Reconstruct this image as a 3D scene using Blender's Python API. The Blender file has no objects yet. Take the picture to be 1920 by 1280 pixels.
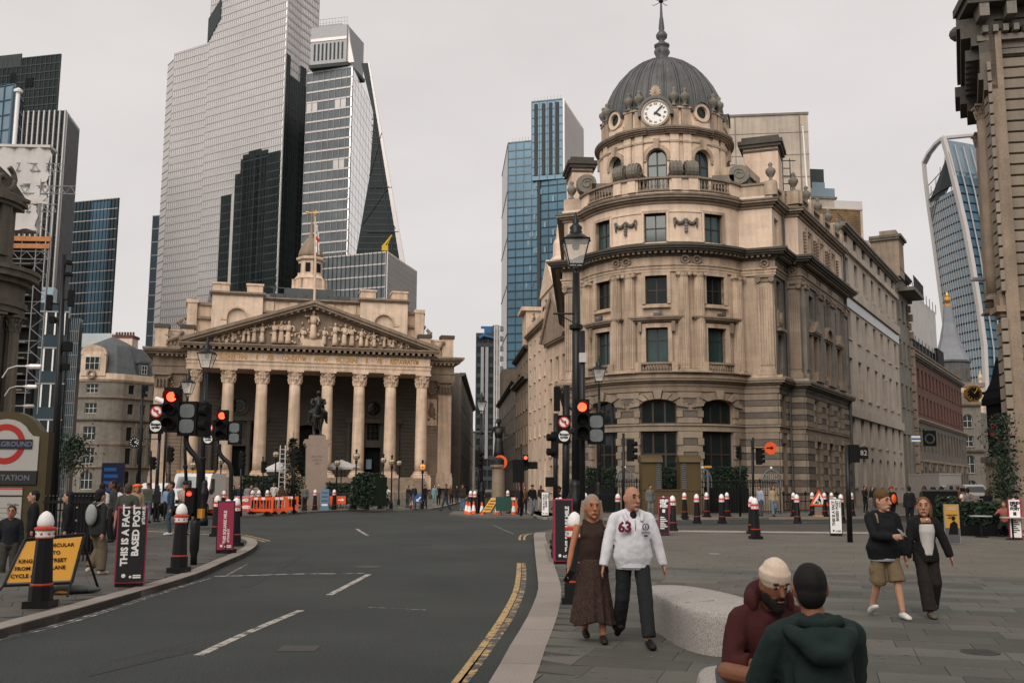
import bpy,math,random
from math import sin,cos,tan,atan,atan2,pi,sqrt,radians,floor
from mathutils import Vector,Matrix,Euler
random.seed(7)
S=bpy.context.scene
COL=S.collection
# ------------------------------------------------------------------ camera, sky, sun, exposure
FPX=1867.0
TILT=atan(267/FPX)
ROLL=0.004
EYE=1.78
cam=bpy.data.cameras.new('camera')
cam.sensor_width=36.0
cam.lens=36.0*FPX/1920
cam.clip_start=0.1
cam.clip_end=4000
camo=bpy.data.objects.new('camera',cam)
COL.objects.link(camo)
camo.location=(0,0,EYE)
camo.rotation_euler=(Matrix.Rotation(pi/2+TILT,3,'X')@Matrix.Rotation(ROLL,3,'Z')).to_euler()
S.camera=camo
SUN_AZ,SUN_EL=radians(202),radians(38)  # compass bearing (from +Y, clockwise) and height of the sun
wd=bpy.data.worlds.new('World')
S.world=wd
wd.use_nodes=True
nt=wd.node_tree
nt.nodes.clear()
o_=nt.nodes.new('ShaderNodeOutputWorld')
bg=nt.nodes.new('ShaderNodeBackground')
sk=nt.nodes.new('ShaderNodeTexSky')
sk.sky_type='NISHITA'
sk.sun_disc=False
sk.sun_elevation=SUN_EL
sk.sun_rotation=SUN_AZ
sc_=nt.nodes.new('ShaderNodeMix');sc_.data_type='RGBA';sc_.blend_type='MULTIPLY'
sc_.inputs[0].default_value=1
sc_.inputs[7].default_value=(.08,.08,.08,1)
nt.links.new(sk.outputs[0],sc_.inputs[6])
tc=nt.nodes.new('ShaderNodeTexCoord')
mp=nt.nodes.new('ShaderNodeMapping');mp.inputs['Scale'].default_value=(1,1,2.6)
nz=nt.nodes.new('ShaderNodeTexNoise');nz.inputs['Scale'].default_value=2.6
nz.inputs['Detail'].default_value=6;nz.inputs['Roughness'].default_value=.55
rp=nt.nodes.new('ShaderNodeValToRGB')
rp.color_ramp.elements[0].position=.3;rp.color_ramp.elements[0].color=(.415,.388,.372,1)
rp.color_ramp.elements[1].position=.72;rp.color_ramp.elements[1].color=(.478,.447,.430,1)
nt.links.new(tc.outputs['Generated'],mp.inputs[0]);nt.links.new(mp.outputs[0],nz.inputs['Vector'])
nt.links.new(nz.outputs[0],rp.inputs[0])
mx=nt.nodes.new('ShaderNodeMix');mx.data_type='RGBA';mx.inputs[0].default_value=.93  # full cloud cover
nt.links.new(sc_.outputs[2],mx.inputs[6]);nt.links.new(rp.outputs[0],mx.inputs[7])
nt.links.new(mx.outputs[2],bg.inputs[0]);bg.inputs[1].default_value=1.0
nt.links.new(bg.outputs[0],o_.inputs[0])
sl=bpy.data.lights.new('sun','SUN')
sl.energy=1.5
sl.angle=radians(48)
sl.color=(1,.93,.85)
so=bpy.data.objects.new('sun',sl)
COL.objects.link(so)
so.location=(-30,-40,60)
_ts=Vector((sin(SUN_AZ)*cos(SUN_EL),cos(SUN_AZ)*cos(SUN_EL),sin(SUN_EL)))
so.rotation_euler=_ts.to_track_quat('Z','Y').to_euler()
S.view_settings.view_transform='Standard'
S.view_settings.look='None'
S.view_settings.exposure=0.8
S.view_settings.gamma=1
S.view_settings.use_curve_mapping=False
S.render.engine='CYCLES'
S.cycles.use_denoising=True
S.cycles.max_bounces=6
S.cycles.diffuse_bounces=3
S.cycles.glossy_bounces=4
S.cycles.transparent_max_bounces=8
# ------------------------------------------------------------------ measuring: pixel of the photograph -> point of the place
def ray(px,py):
 a,b=(px-960)/FPX,(640-py)/FPX
 a,b=a*cos(ROLL)-b*sin(ROLL),a*sin(ROLL)+b*cos(ROLL)
 return Vector((a,cos(TILT)-b*sin(TILT),sin(TILT)+b*cos(TILT)))
def W(px,py,Y):
 d=ray(px,py);t=Y/d.y
 return Vector((d.x*t,Y,EYE+d.z*t))
def G(px,py,z=0.0):
 d=ray(px,py);t=(z-EYE)/d.z
 return Vector((d.x*t,d.y*t,z))
def Zp(px,py,Y):return W(px,py,Y).z
# ------------------------------------------------------------------ mesh builder
class MB:
 def __init__(s,xf=None):
  s.v=[];s.f=[];s.m=[];s.sm=[];s.xf=xf;s.cur=0;s.smooth=False
 def add(s,vs,fs):
  n=len(s.v)
  s.v.extend(tuple(p) for p in vs)
  for f in fs:
   s.f.append([i+n for i in f]);s.m.append(s.cur);s.sm.append(s.smooth)
  return s
 def box(s,x0,x1,y0,y1,z0,z1,nu=1):
  if x1<x0:x0,x1=x1,x0
  if y1<y0:y0,y1=y1,y0
  if z1<z0:z0,z1=z1,z0
  vs=[];fs=[]
  for i in range(nu+1):
   x=x0+(x1-x0)*i/nu
   vs+=[(x,y0,z0),(x,y1,z0),(x,y1,z1),(x,y0,z1)]
  for i in range(nu):
   a,b=4*i,4*i+4
   for j in range(4):
    k=(j+1)%4
    fs.append((a+j,b+j,b+k,a+k))
  e=4*nu
  fs+=[(0,1,2,3),(e+3,e+2,e+1,e)]
  return s.add(vs,[tuple(reversed(f)) if False else f for f in fs])
 def cbox(s,cx,cy,z0,sx,sy,h,rot=0):
  c,d=cos(rot),sin(rot);vs=[]
  for z in(z0,z0+h):
   for a,b in((-1,-1),(1,-1),(1,1),(-1,1)):
    x,y=a*sx/2,b*sy/2
    vs.append((cx+x*c-y*d,cy+x*d+y*c,z))
  return s.add(vs,[(3,2,1,0),(4,5,6,7),(0,1,5,4),(1,2,6,5),(2,3,7,6),(3,0,4,7)])
 def prism(s,pts,z0,z1):  # plan polygon (counter-clockwise) extruded in z
  n=len(pts)
  vs=[(p[0],p[1],z0) for p in pts]+[(p[0],p[1],z1) for p in pts]
  fs=[tuple(range(n-1,-1,-1)),tuple(range(n,2*n))]
  fs+=[(i,(i+1)%n,n+(i+1)%n,n+i) for i in range(n)]
  return s.add(vs,fs)
 def yprism(s,pts,y0,y1):  # elevation polygon (x,z) extruded from y0 (front) to y1
  n=len(pts)
  vs=[(p[0],y0,p[1]) for p in pts]+[(p[0],y1,p[1]) for p in pts]
  fs=[tuple(range(n)),tuple(range(2*n-1,n-1,-1))]
  fs+=[((i+1)%n,i,n+i,n+(i+1)%n) for i in range(n)]
  return s.add(vs,fs)
 def xprism(s,pts,x0,x1):  # section polygon (y,z) extruded in x
  n=len(pts)
  vs=[(x0,p[0],p[1]) for p in pts]+[(x1,p[0],p[1]) for p in pts]
  fs=[tuple(range(n-1,-1,-1)),tuple(range(n,2*n))]
  fs+=[(i,(i+1)%n,n+(i+1)%n,n+i) for i in range(n)]
  return s.add(vs,fs)
 def lathe(s,prof,cx=0,cy=0,n=16,flut=0,sx=1,sy=1,a0=0,a1=2*pi):
  vs=[];fs=[];full=abs(a1-a0-2*pi)<1e-6
  cols=n if full else n+1
  for r,z in prof:
   for i in range(cols):
    a=a0+(a1-a0)*i/n
    rr=r*(1-flut*(i%2))
    vs.append((cx+rr*cos(a)*sx,cy+rr*sin(a)*sy,z))
  for k in range(len(prof)-1):
   for i in range(n):
    j=(i+1)%cols
    fs.append((k*cols+i,k*cols+j,(k+1)*cols+j,(k+1)*cols+i))
  if full:
   if prof[0][0]>1e-4:fs.append(tuple(range(cols-1,-1,-1)))
   if prof[-1][0]>1e-4:fs.append(tuple((len(prof)-1)*cols+i for i in range(cols)))
  return s.add(vs,fs)
 def tube(s,path,rad,n=8,cap=True,flat=1.0,up=None,rot=0.0):
  path=[Vector(p) for p in path]
  if not isinstance(rad,(list,tuple)):rad=[rad]*len(path)
  vs=[];fs=[];pu=None
  for i,p in enumerate(path):
   t=(path[min(i+1,len(path)-1)]-path[max(i-1,0)])
   if t.length<1e-9:t=Vector((0,0,1))
   t.normalize()
   if pu is None:
    u=Vector(up) if up else(Vector((0,0,1)) if abs(t.z)<.9 else Vector((1,0,0)))
   else:u=pu
   u=u-t*u.dot(t)
   if u.length<1e-6:u=t.orthogonal()
   u.normalize();pu=u;w=t.cross(u)
   r=rad[i]
   ra,rb=(r if isinstance(r,(list,tuple)) else(r,r*flat))
   for k in range(n):
    a=2*pi*k/n+rot
    vs.append(p+u*(ra*cos(a))+w*(rb*sin(a)))
  for i in range(len(path)-1):
   for k in range(n):
    j=(k+1)%n
    fs.append((i*n+k,i*n+j,(i+1)*n+j,(i+1)*n+k))
  if cap:
   fs.append(tuple(range(n-1,-1,-1)))
   fs.append(tuple((len(path)-1)*n+k for k in range(n)))
  return s.add(vs,fs)
 def ball(s,c,r,n=10,m=6):
  rx,ry,rz=r if isinstance(r,(list,tuple)) else(r,r,r)
  vs=[(c[0],c[1],c[2]-rz)];fs=[]
  for k in range(1,m):
   b=-pi/2+pi*k/m
   for i in range(n):
    a=2*pi*i/n
    vs.append((c[0]+rx*cos(b)*cos(a),c[1]+ry*cos(b)*sin(a),c[2]+rz*sin(b)))
  vs.append((c[0],c[1],c[2]+rz));e=len(vs)-1
  for i in range(n):
   j=(i+1)%n
   fs.append((0,1+j,1+i));fs.append((e,1+(m-2)*n+i,1+(m-2)*n+j))
   for k in range(m-2):
    a=1+k*n
    fs.append((a+i,a+j,a+n+j,a+n+i))
  return s.add(vs,fs)
 def quad(s,a,b,c,d):return s.add([a,b,c,d],[(0,1,2,3)])
 def poly(s,pts):return s.add(pts,[tuple(range(len(pts)))])
 def wall(s,x0,x1,y0,y1,z0,z1,holes,du=0):  # wall slab with real rectangular openings
  xs=sorted({x0,x1,*[h[0] for h in holes],*[h[1] for h in holes]})
  zs=sorted({z0,z1,*[h[2] for h in holes],*[h[3] for h in holes]})
  xs=[x for x in xs if x0<=x<=x1];zs=[z for z in zs if z0<=z<=z1]
  for za,zb in zip(zs[:-1],zs[1:]):
   zc=(za+zb)/2;run=None
   for xa,xb in zip(xs[:-1],xs[1:]):
    xc=(xa+xb)/2
    solid=not any(h[0]<xc<h[1] and h[2]<zc<h[3] for h in holes)
    if solid:run=[run[0],xb] if run else[xa,xb]
    if(not solid or xb==xs[-1]) and run:
     s.box(run[0],run[1],y0,y1,za,zb,max(1,int(abs(run[1]-run[0])/du)) if du else 1)
     run=None
  return s
 def mesh(s,name,mats):
  me=bpy.data.meshes.new(name)
  v=[s.xf(*p) for p in s.v] if s.xf else s.v
  me.from_pydata(v,[],s.f)
  for m_ in(mats if isinstance(mats,(list,tuple)) else[mats]):me.materials.append(m_)
  me.polygons.foreach_set('material_index',s.m)
  me.polygons.foreach_set('use_smooth',s.sm)
  me.update()
  return me
 def build(s,name,mats,parent=None,loc=(0,0,0),rz=0,**kw):
  return inst(name,s.mesh(name,mats),parent,loc,rz,**kw)
def inst(name,me,parent=None,loc=(0,0,0),rz=0,label=None,cat=None,group=None,kind=None):
 o=bpy.data.objects.new(name,me)
 COL.objects.link(o)
 o.location=loc
 if rz:o.rotation_euler=(0,0,rz)
 if parent:o.parent=parent
 tag(o,label,cat,group,kind)
 return o
def tag(o,label=None,cat=None,group=None,kind=None):
 if label:o['label']=label
 if cat:o['category']=cat
 if group:o['group']=group
 if kind:o['kind']=kind
 return o
def thing(name,label,cat,loc=(0,0,0),rz=0,group=None):
 o=bpy.data.objects.new(name,None)
 o.empty_display_size=.2
 COL.objects.link(o);o.location=loc;o.rotation_euler=(0,0,rz)
 return tag(o,label,cat,group)
def copy_tree(o,loc=None,rz=None,label=None,parent=None):
 c=o.copy();COL.objects.link(c)
 if parent is not None:c.parent=parent
 for ch in list(o.children):copy_tree(ch,parent=c)
 if loc is not None:c.location=loc
 if rz is not None:c.rotation_euler=(0,0,rz)
 if label:c['label']=label
 return c
def pbx(t,name,m,*a):
 k=MB();k.box(*a);return k.build(name,M[m] if isinstance(m,str) else m,t)
def pcb(t,name,m,*a):
 k=MB();k.cbox(*a);return k.build(name,M[m] if isinstance(m,str) else m,t)
def struct(name,mb,m,parent=None):return mb.build(name,m,parent,kind='structure')
_txt={}
def text_mesh(s,size,m,depth=.004,align='CENTER',bold=0.0,sx=1.0,spacing=1.0):
 key=(s,size,m.name,depth,align,bold,sx)
 if key in _txt:return _txt[key]
 cu=bpy.data.curves.new('lettering','FONT')
 cu.body=s;cu.size=size;cu.extrude=depth;cu.align_x=align;cu.offset=bold
 cu.space_character=spacing;cu.resolution_u=2
 ob=bpy.data.objects.new('lettering',cu)
 me=bpy.data.meshes.new_from_object(ob)
 bpy.data.objects.remove(ob)
 me.materials.clear();me.materials.append(m)
 for p in me.polygons:p.material_index=0
 if sx!=1:
  for v in me.vertices:v.co.x*=sx
 me.name='lettering'
 _txt[key]=me
 return me
def text(s,size,m,parent,loc,rot=(pi/2,0,0),**kw):
 nm=kw.pop('name','lettering')
 o=inst(nm,text_mesh(s,size,m,**kw),parent,loc)
 o.rotation_euler=rot
 return o
# ------------------------------------------------------------------ materials
def mat(name,rgb,rough=.75,var=.15,scale=.8,bump=0.0,bscale=30,metal=0.0,streak=0.0,spec=.35,rand=0.0,
  fine=0.0,fscale=60,tint=None,tvar=.5,blocks=0.0,coat=0.0):
 m=bpy.data.materials.new(name);m.use_nodes=True
 t=m.node_tree;N=t.nodes.new;L=t.links.new
 b=t.nodes['Principled BSDF']
 b.inputs['Roughness'].default_value=rough;b.inputs['Metallic'].default_value=metal
 b.inputs['Specular IOR Level'].default_value=spec
 if coat:b.inputs['Coat Weight'].default_value=coat;b.inputs['Coat Roughness'].default_value=.15
 geo=N('ShaderNodeNewGeometry');pos=geo.outputs['Position']
 def mixc(fac,a,c,mode='MULTIPLY'):
  x=N('ShaderNodeMix');x.data_type='RGBA';x.blend_type=mode
  if isinstance(fac,float):x.inputs[0].default_value=fac
  else:L(fac,x.inputs[0])
  for k,q in((6,a),(7,c)):
   if isinstance(q,tuple):x.inputs[k].default_value=(*q,1)
   else:L(q,x.inputs[k])
  return x.outputs[2]
 def ramp(src,p0,c0,p1,c1):
  r=N('ShaderNodeValToRGB');e=r.color_ramp.elements
  e[0].position,e[1].position=p0,p1
  e[0].color=(c0,c0,c0,1) if isinstance(c0,float) else(*c0,1)
  e[1].color=(c1,c1,c1,1) if isinstance(c1,float) else(*c1,1)
  L(src,r.inputs[0]);return r.outputs[0]
 def noise(sc,det=4,vec=None,ro=.6):
  n=N('ShaderNodeTexNoise');n.inputs['Scale'].default_value=sc
  n.inputs['Detail'].default_value=det;n.inputs['Roughness'].default_value=ro
  L(vec or pos,n.inputs['Vector']);return n.outputs[0]
 col=tuple(rgb)
 if tint:
  col=mixc(ramp(noise(scale*.6,3),.35,0.0,.65,1.0),col,tuple(tint),'MIX')
 if var:
  col=mixc(1.0,col,ramp(noise(scale),.28,1-var,.72,1+var*.6))
 if streak:
  mpn=N('ShaderNodeMapping');mpn.inputs['Scale'].default_value=(1.6,1.6,.14)
  L(pos,mpn.inputs[0])
  col=mixc(1.0,col,ramp(noise(1.2,5,mpn.outputs[0]),.36,1-streak,.6,1.0))
 if blocks:
  def math_(op,a,b_=None):
   q=N('ShaderNodeMath');q.operation=op
   for k,v in enumerate((a,b_)):
    if v is None:continue
    if isinstance(v,(int,float)):q.inputs[k].default_value=v
    else:L(v,q.inputs[k])
   return q.outputs[0]
  sx=N('ShaderNodeSeparateXYZ');L(pos,sx.inputs[0])
  row=math_('FLOOR',math_('MULTIPLY',sx.outputs[2],2.1))
  u=math_('FLOOR',math_('ADD',math_('MULTIPLY',math_('ADD',sx.outputs[0],math_('MULTIPLY',sx.outputs[1],.93)),1.0),math_('MULTIPLY',row,.5)))
  cx=N('ShaderNodeCombineXYZ');L(u,cx.inputs[0]);L(row,cx.inputs[1])
  wn=N('ShaderNodeTexWhiteNoise');wn.noise_dimensions='2D';L(cx.outputs[0],wn.inputs['Vector'])
  col=mixc(1.0,col,ramp(wn.outputs[0],0.0,1-blocks,1.0,1+blocks*.5))
 if fine:
  col=mixc(1.0,col,ramp(noise(fscale,2),.3,1-fine,.7,1+fine*.7))
 if rand:
  oi=N('ShaderNodeObjectInfo')
  col=mixc(1.0,col,ramp(oi.outputs['Random'],0.0,1-rand,1.0,1+rand*.5))
 if isinstance(col,tuple):b.inputs['Base Color'].default_value=(*col,1)
 else:L(col,b.inputs['Base Color'])
 if bump:
  bn=N('ShaderNodeBump');bn.inputs['Strength'].default_value=bump;bn.inputs['Distance'].default_value=.02
  L(noise(bscale,3),bn.inputs['Height']);L(bn.outputs[0],b.inputs['Normal'])
 return m
def glow(name,rgb,strength):
 m=bpy.data.materials.new(name);m.use_nodes=True
 b=m.node_tree.nodes['Principled BSDF']
 b.inputs['Base Color'].default_value=(*rgb,1)
 b.inputs['Emission Color'].default_value=(*rgb,1);b.inputs['Emission Strength'].default_value=strength
 return m
def clear_glass(name,tint=(.8,.85,.85),alpha=.25):
 m=bpy.data.materials.new(name);m.use_nodes=True
 t=m.node_tree;b=t.nodes['Principled BSDF']
 b.inputs['Base Color'].default_value=(*tint,1);b.inputs['Roughness'].default_value=.08
 b.inputs['Alpha'].default_value=alpha
 return m
M={}
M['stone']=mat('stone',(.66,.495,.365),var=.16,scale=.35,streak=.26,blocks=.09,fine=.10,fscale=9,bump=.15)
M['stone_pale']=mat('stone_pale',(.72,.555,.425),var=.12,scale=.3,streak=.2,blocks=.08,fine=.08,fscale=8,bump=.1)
M['stone_bow']=mat('weathered_shaded_stone',(.49,.37,.272),var=.22,scale=.4,streak=.34,blocks=.10,fine=.12,fscale=9,bump=.15)  # weathered stone, darkened further as light falls off down the front
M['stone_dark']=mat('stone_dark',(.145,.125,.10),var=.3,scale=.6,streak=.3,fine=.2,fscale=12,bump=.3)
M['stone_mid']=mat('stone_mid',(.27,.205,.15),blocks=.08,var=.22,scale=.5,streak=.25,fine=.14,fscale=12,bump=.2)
M['stone_base']=mat('stone_base',(.28,.22,.165),var=.2,scale=.5,streak=.22,fine=.14,fscale=14,bump=.25,rand=.12)  # grimy base blocks, their colour also lowered for the dimmer street level
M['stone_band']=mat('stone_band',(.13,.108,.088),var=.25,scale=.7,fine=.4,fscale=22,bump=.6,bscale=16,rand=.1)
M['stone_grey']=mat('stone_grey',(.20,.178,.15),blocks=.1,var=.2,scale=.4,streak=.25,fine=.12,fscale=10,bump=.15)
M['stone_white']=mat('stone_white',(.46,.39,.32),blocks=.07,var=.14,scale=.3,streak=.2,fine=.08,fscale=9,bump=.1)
M['soot']=mat('sooty_stone',(.075,.066,.055),var=.3,scale=.8,fine=.2,fscale=12,bump=.3)
M['red_brick']=mat('red_brick',(.115,.043,.03),var=.25,scale=.8,fine=.3,fscale=18)
M['yellow_brick']=mat('yellow_brick',(.20,.125,.055),var=.45,scale=.5,fine=.5,fscale=9)
M['lead']=mat('lead',(.095,.096,.097),rough=.5,var=.22,scale=.9,streak=.3,spec=.4)
M['slate']=mat('slate',(.075,.085,.088),rough=.6,var=.25,scale=1.5)
M['black']=mat('black_paint',(.009,.009,.010),rough=.4,var=.2,scale=3,spec=.28)
M['black_flat']=mat('dull_black',(.008,.0085,.009),spec=.12,rough=.7,var=.2)
M['iron']=mat('iron_paint',(.010,.011,.012),rough=.5,spec=.2,var=.2)
M['glass']=mat('window_glass',(.010,.016,.017),rough=.06,var=.3,scale=.3,spec=.35)
M['glass_teal']=mat('teal_window_glass',(.02,.05,.052),rough=.06,var=.4,scale=.5,spec=.6)
M['blind']=mat('blind',(.22,.30,.30),rough=.7,var=.2,scale=2)
M['frame_dark']=mat('dark_window_frame',(.035,.022,.015),rough=.5,var=.2)
M['frame_white']=mat('white_window_frame',(.55,.55,.52),rough=.5,var=.1)
M['gold']=mat('gilding',(.55,.30,.07),rough=.35,metal=.6,var=.2,scale=4)
M['white']=mat('white_paint',(.78,.77,.75),rough=.45,var=.05,scale=4)
M['red']=mat('red_paint',(.50,.045,.025),rough=.45,var=.08,scale=4)
M['bronze']=mat('bronze',(.022,.023,.021),rough=.45,metal=.3,var=.4,scale=3)
M['granite']=mat('granite',(.30,.225,.18),rough=.55,var=.1,scale=1.5,fine=.3,fscale=60)
M['leaf']=mat('leaf',(.018,.034,.018),rough=.6,var=.35,scale=4,spec=.3)
M['leaf_lt']=mat('pale_leaf',(.045,.07,.035),rough=.6,var=.3,scale=4)
# ------------------------------------------------------------------ ground
RZ=-0.12  # road surface; the pavements lie at z = 0
def worn(name,paint,base,thr,sc=6,extra=9):
 m=bpy.data.materials.new(name);m.use_nodes=True
 t=m.node_tree;N=t.nodes.new;L=t.links.new;b=t.nodes['Principled BSDF']
 b.inputs['Roughness'].default_value=.8
 g=N('ShaderNodeNewGeometry')
 n1=N('ShaderNodeTexNoise');n1.inputs['Scale'].default_value=sc;n1.inputs['Detail'].default_value=8;n1.inputs['Roughness'].default_value=.75
 L(g.outputs['Position'],n1.inputs['Vector'])
 r=N('ShaderNodeValToRGB');r.color_ramp.elements[0].position=thr-.03;r.color_ramp.elements[1].position=thr+.05
 L(n1.outputs[0],r.inputs[0])
 x=N('ShaderNodeMix');x.data_type='RGBA'
 L(r.outputs[0],x.inputs[0]);x.inputs[6].default_value=(*base,1);x.inputs[7].default_value=(*paint,1)
 L(x.outputs[2],b.inputs['Base Color'])
 return m
M['asphalt']=mat('asphalt',(.050,.055,.052),rough=.85,var=.2,scale=.3,bump=.6,bscale=60,fine=.5,fscale=42,tint=(.038,.043,.042),spec=.25)
M['paving']=mat('york_paving',(.122,.112,.096),rough=.8,var=.16,scale=.7,bump=.2,bscale=40,fine=.2,fscale=50,rand=.3,tint=(.096,.102,.092),spec=.2)
M['paving_far']=mat('paving_distant',(.132,.122,.104),rough=.8,var=.18,scale=.6,fine=.16,fscale=30,spec=.2)
M['paving_left']=mat('grey_paving',(.085,.081,.072),rough=.8,var=.16,scale=.7,bump=.2,bscale=40,fine=.2,fscale=45,rand=.2)
M['joint']=mat('paving_joint',(.06,.055,.048),var=.2)
M['kerb']=mat('kerb_granite',(.27,.235,.205),rough=.7,var=.12,scale=.8,fine=.25,fscale=45,rand=.12)
M['sett']=mat('sett',(.36,.31,.27),rough=.7,var=.25,scale=5,fine=.2,fscale=40)
M['tactile']=mat('tactile_paving',(.17,.155,.135),var=.2,scale=2)
M['yellow_line']=worn('yellow_line_paint',(.42,.28,.115),(.052,.055,.055),.44)
M['yellow_faint']=worn('faint_yellow_paint',(.46,.31,.13),(.055,.057,.056),.53)
M['white_line']=worn('white_line_paint',(.40,.37,.33),(.055,.058,.06),.47)
M['white_faint']=worn('faint_white_paint',(.40,.37,.34),(.055,.058,.06),.53)

g=MB();g.box(-900,900,-60,1500,RZ-.3,RZ)
struct('road',g,M['asphalt'])
def Gl(pts,z=0.0):return[G(x,y,z) for x,y in pts]
def inside(p,poly):
 r=False;n=len(poly)
 for i in range(n):
  a,b=poly[i],poly[(i+1)%n]
  if(a[1]>p[1])!=(b[1]>p[1]) and p[0]<(b[0]-a[0])*(p[1]-a[1])/(b[1]-a[1])+a[0]:r=not r
 return r
def smooth_line(pts,k=5):
 out=[];pts=[Vector(p) for p in pts]
 n=len(pts)
 for i in range(n-1):
  p0,p1,p2,p3=pts[max(i-1,0)],pts[i],pts[i+1],pts[min(i+2,n-1)]
  for j in range(k):
   t=j/k
   out.append(.5*((2*p1)+(p2-p0)*t+(2*p0-5*p1+4*p2-p3)*t*t+(3*p1-p0-3*p2+p3)*t**3))
 out.append(pts[-1]);return out
def resample(pts,step):
 out=[pts[0]];acc=0
 for a,b in zip(pts[:-1],pts[1:]):
  L_=(b-a).length
  if L_<1e-9:continue
  d=step-acc
  while d<=L_:
   out.append(a+(b-a)*(d/L_));d+=step
  acc=(acc+L_)%step if False else L_-(d-step)
 return out
def offset(pts,w):
 out=[]
 for i,p in enumerate(pts):
  t=pts[min(i+1,len(pts)-1)]-pts[max(i-1,0)];t.z=0;t.normalize()
  out.append(p+Vector((t.y,-t.x,0))*w)
 return out
def kerb(outer,width,step=1.0,side=1,name='kerb',drop=.12,m='kerb'):
 """granite kerb stones along the road-side edge; width is laid to the pavement side"""
 pts=resample(smooth_line(outer),step)
 inn=offset(pts,width*side)
 root=thing(name,None,None);tag(root,kind='structure')
 for i in range(len(pts)-1):
  a,b,c,d=pts[i],pts[i+1],inn[i+1],inn[i]
  e=.004
  t=(b-a).normalized()*e;a,d=a+t,d+t;b,c=b-t,c-t
  h=random.uniform(-.002,.002)
  mb=MB()
  mb.add([Vector((q.x,q.y,z)) for z in(RZ-.1,h) for q in(a,b,c,d)],
   [(3,2,1,0),(4,5,6,7),(0,1,5,4),(1,2,6,5),(2,3,7,6),(3,0,4,7)])
  mb.build('kerb_stone',M[m],root)
 return pts,inn
def strip(name,pts,w,m,z=None,dash=None):
 """painted line of width w along a list of road points"""
 pts=resample(smooth_line(pts,6),.25) if len(pts)>1 else pts
 L1,L2=offset(pts,w/2),offset(pts,-w/2)
 mb=MB();zz=(RZ+.004) if z is None else z
 for i in range(len(pts)-1):
  if dash and(i*.25)%(dash[0]+dash[1])>dash[0]:continue
  mb.add([(q.x,q.y,zz) for q in(L1[i],L1[i+1],L2[i+1],L2[i])],[(0,1,2,3)])
 return mb.build(name,m,kind='structure')

# the plaza on the right
K_R=Gl([(860,1345),(916,1280),(957,1208),(989,1155),(1007,1112),(1009,1089),(1005,1054),(1002,1020),(1001,1002),(1006,996)])
k_out,k_in=kerb(K_R,.40,1.2,1)
PLAZA=[Vector((-1.2,3,0))]+k_out[1:]+Gl([(1035,990),(1270,984),(1450,982),(1580,981),(1700,977),(1920,974),(2100,972)])+[Vector((40,40,0)),Vector((34,3,0))]
mb=MB();mb.prism([(p.x,p.y) for p in reversed(PLAZA)],RZ-.3,-.014)
pav=struct('pavement',mb,M['joint'])
PIN=[Vector((-.6,3,0))]+k_in[1:]+PLAZA[len(k_out):]
PIN[-1]=Vector((34,3,0))
SETT0=[G(1150,993),G(1255,994),G(1440,997),G(1640,1001),G(1740,1002),G(2050,1006)]
def in_setts(p):
 d=p.y
 a=G(1255,993).y-(p.x-G(1255,993).x)*.13
 return a-1.9<d<a+.1 and p.x>4.6
def lay(parent,poly,ang,row,lens,m,n_single,ymax,x0,x1,y0,skip=None,gap=.007):
 c,s=cos(ang),sin(ang)
 def wld(u,v):return Vector((u*c-v*s,u*s+v*c,0))
 def loc(p):return(p.x*c+p.y*s,-p.x*s+p.y*c)
 cor=[loc(Vector(q)) for q in((x0,y0,0),(x1,y0,0),(x1,ymax,0),(x0,ymax,0))]
 umin,umax=min(q[0] for q in cor),max(q[0] for q in cor)
 vmin,vmax=min(q[1] for q in cor),max(q[1] for q in cor)
 cells=[]
 v=vmin
 while v<vmax:
  u=umin+random.uniform(0,.8)
  while u<umax:
   l=random.uniform(*lens)
   cs=[wld(u+gap/2,v+gap/2),wld(u+l-gap/2,v+gap/2),wld(u+l-gap/2,v+row-gap/2),wld(u+gap/2,v+row-gap/2)]
   ctr=(cs[0]+cs[2])/2
   if y0-1<ctr.y<ymax and x0<ctr.x<x1 and abs(ctr.x)<.58*ctr.y+1.5:
    ok=[inside(q,poly) for q in cs]
    if not(skip and any(skip(q) for q in cs)):
     if all(ok):cells.append((ctr.length,cs))
     elif any(ok):  # cut slabs along the kerb
      ctr2=sum((q for q,k in zip(cs,ok) if k),Vector())/sum(ok)
      cs2=[]
      for q,k in zip(cs,ok):
       if not k:
        lo,hi=ctr2,q
        for _ in range(12):
         md=(lo+hi)/2
         if inside(md,poly):lo=md
         else:hi=md
        q=lo
       cs2.append(q)
      cells.append((ctr.length,cs2))
   u+=l
  v+=row
 cells.sort(key=lambda q:q[0])
 rest=MB()
 for i,(_,cs) in enumerate(cells):
  h=random.uniform(-.0025,.001)
  mb=MB() if i<n_single else rest
  mb.add([Vector((q.x,q.y,z)) for z in(-.05,h) for q in cs],
   [(3,2,1,0),(4,5,6,7),(0,1,5,4),(1,2,6,5),(2,3,7,6),(3,0,4,7)])
  if i<n_single:mb.build('paving_slab',m[0],parent)
 if len(cells)>n_single:rest.build('paving_slab_field',m[1],parent,kind='stuff')
lay(pav,PIN,radians(-17),.55,(.5,1.15),(M['paving'],M['paving_far']),300,40,-1.2,26,7.4,in_setts)
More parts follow.
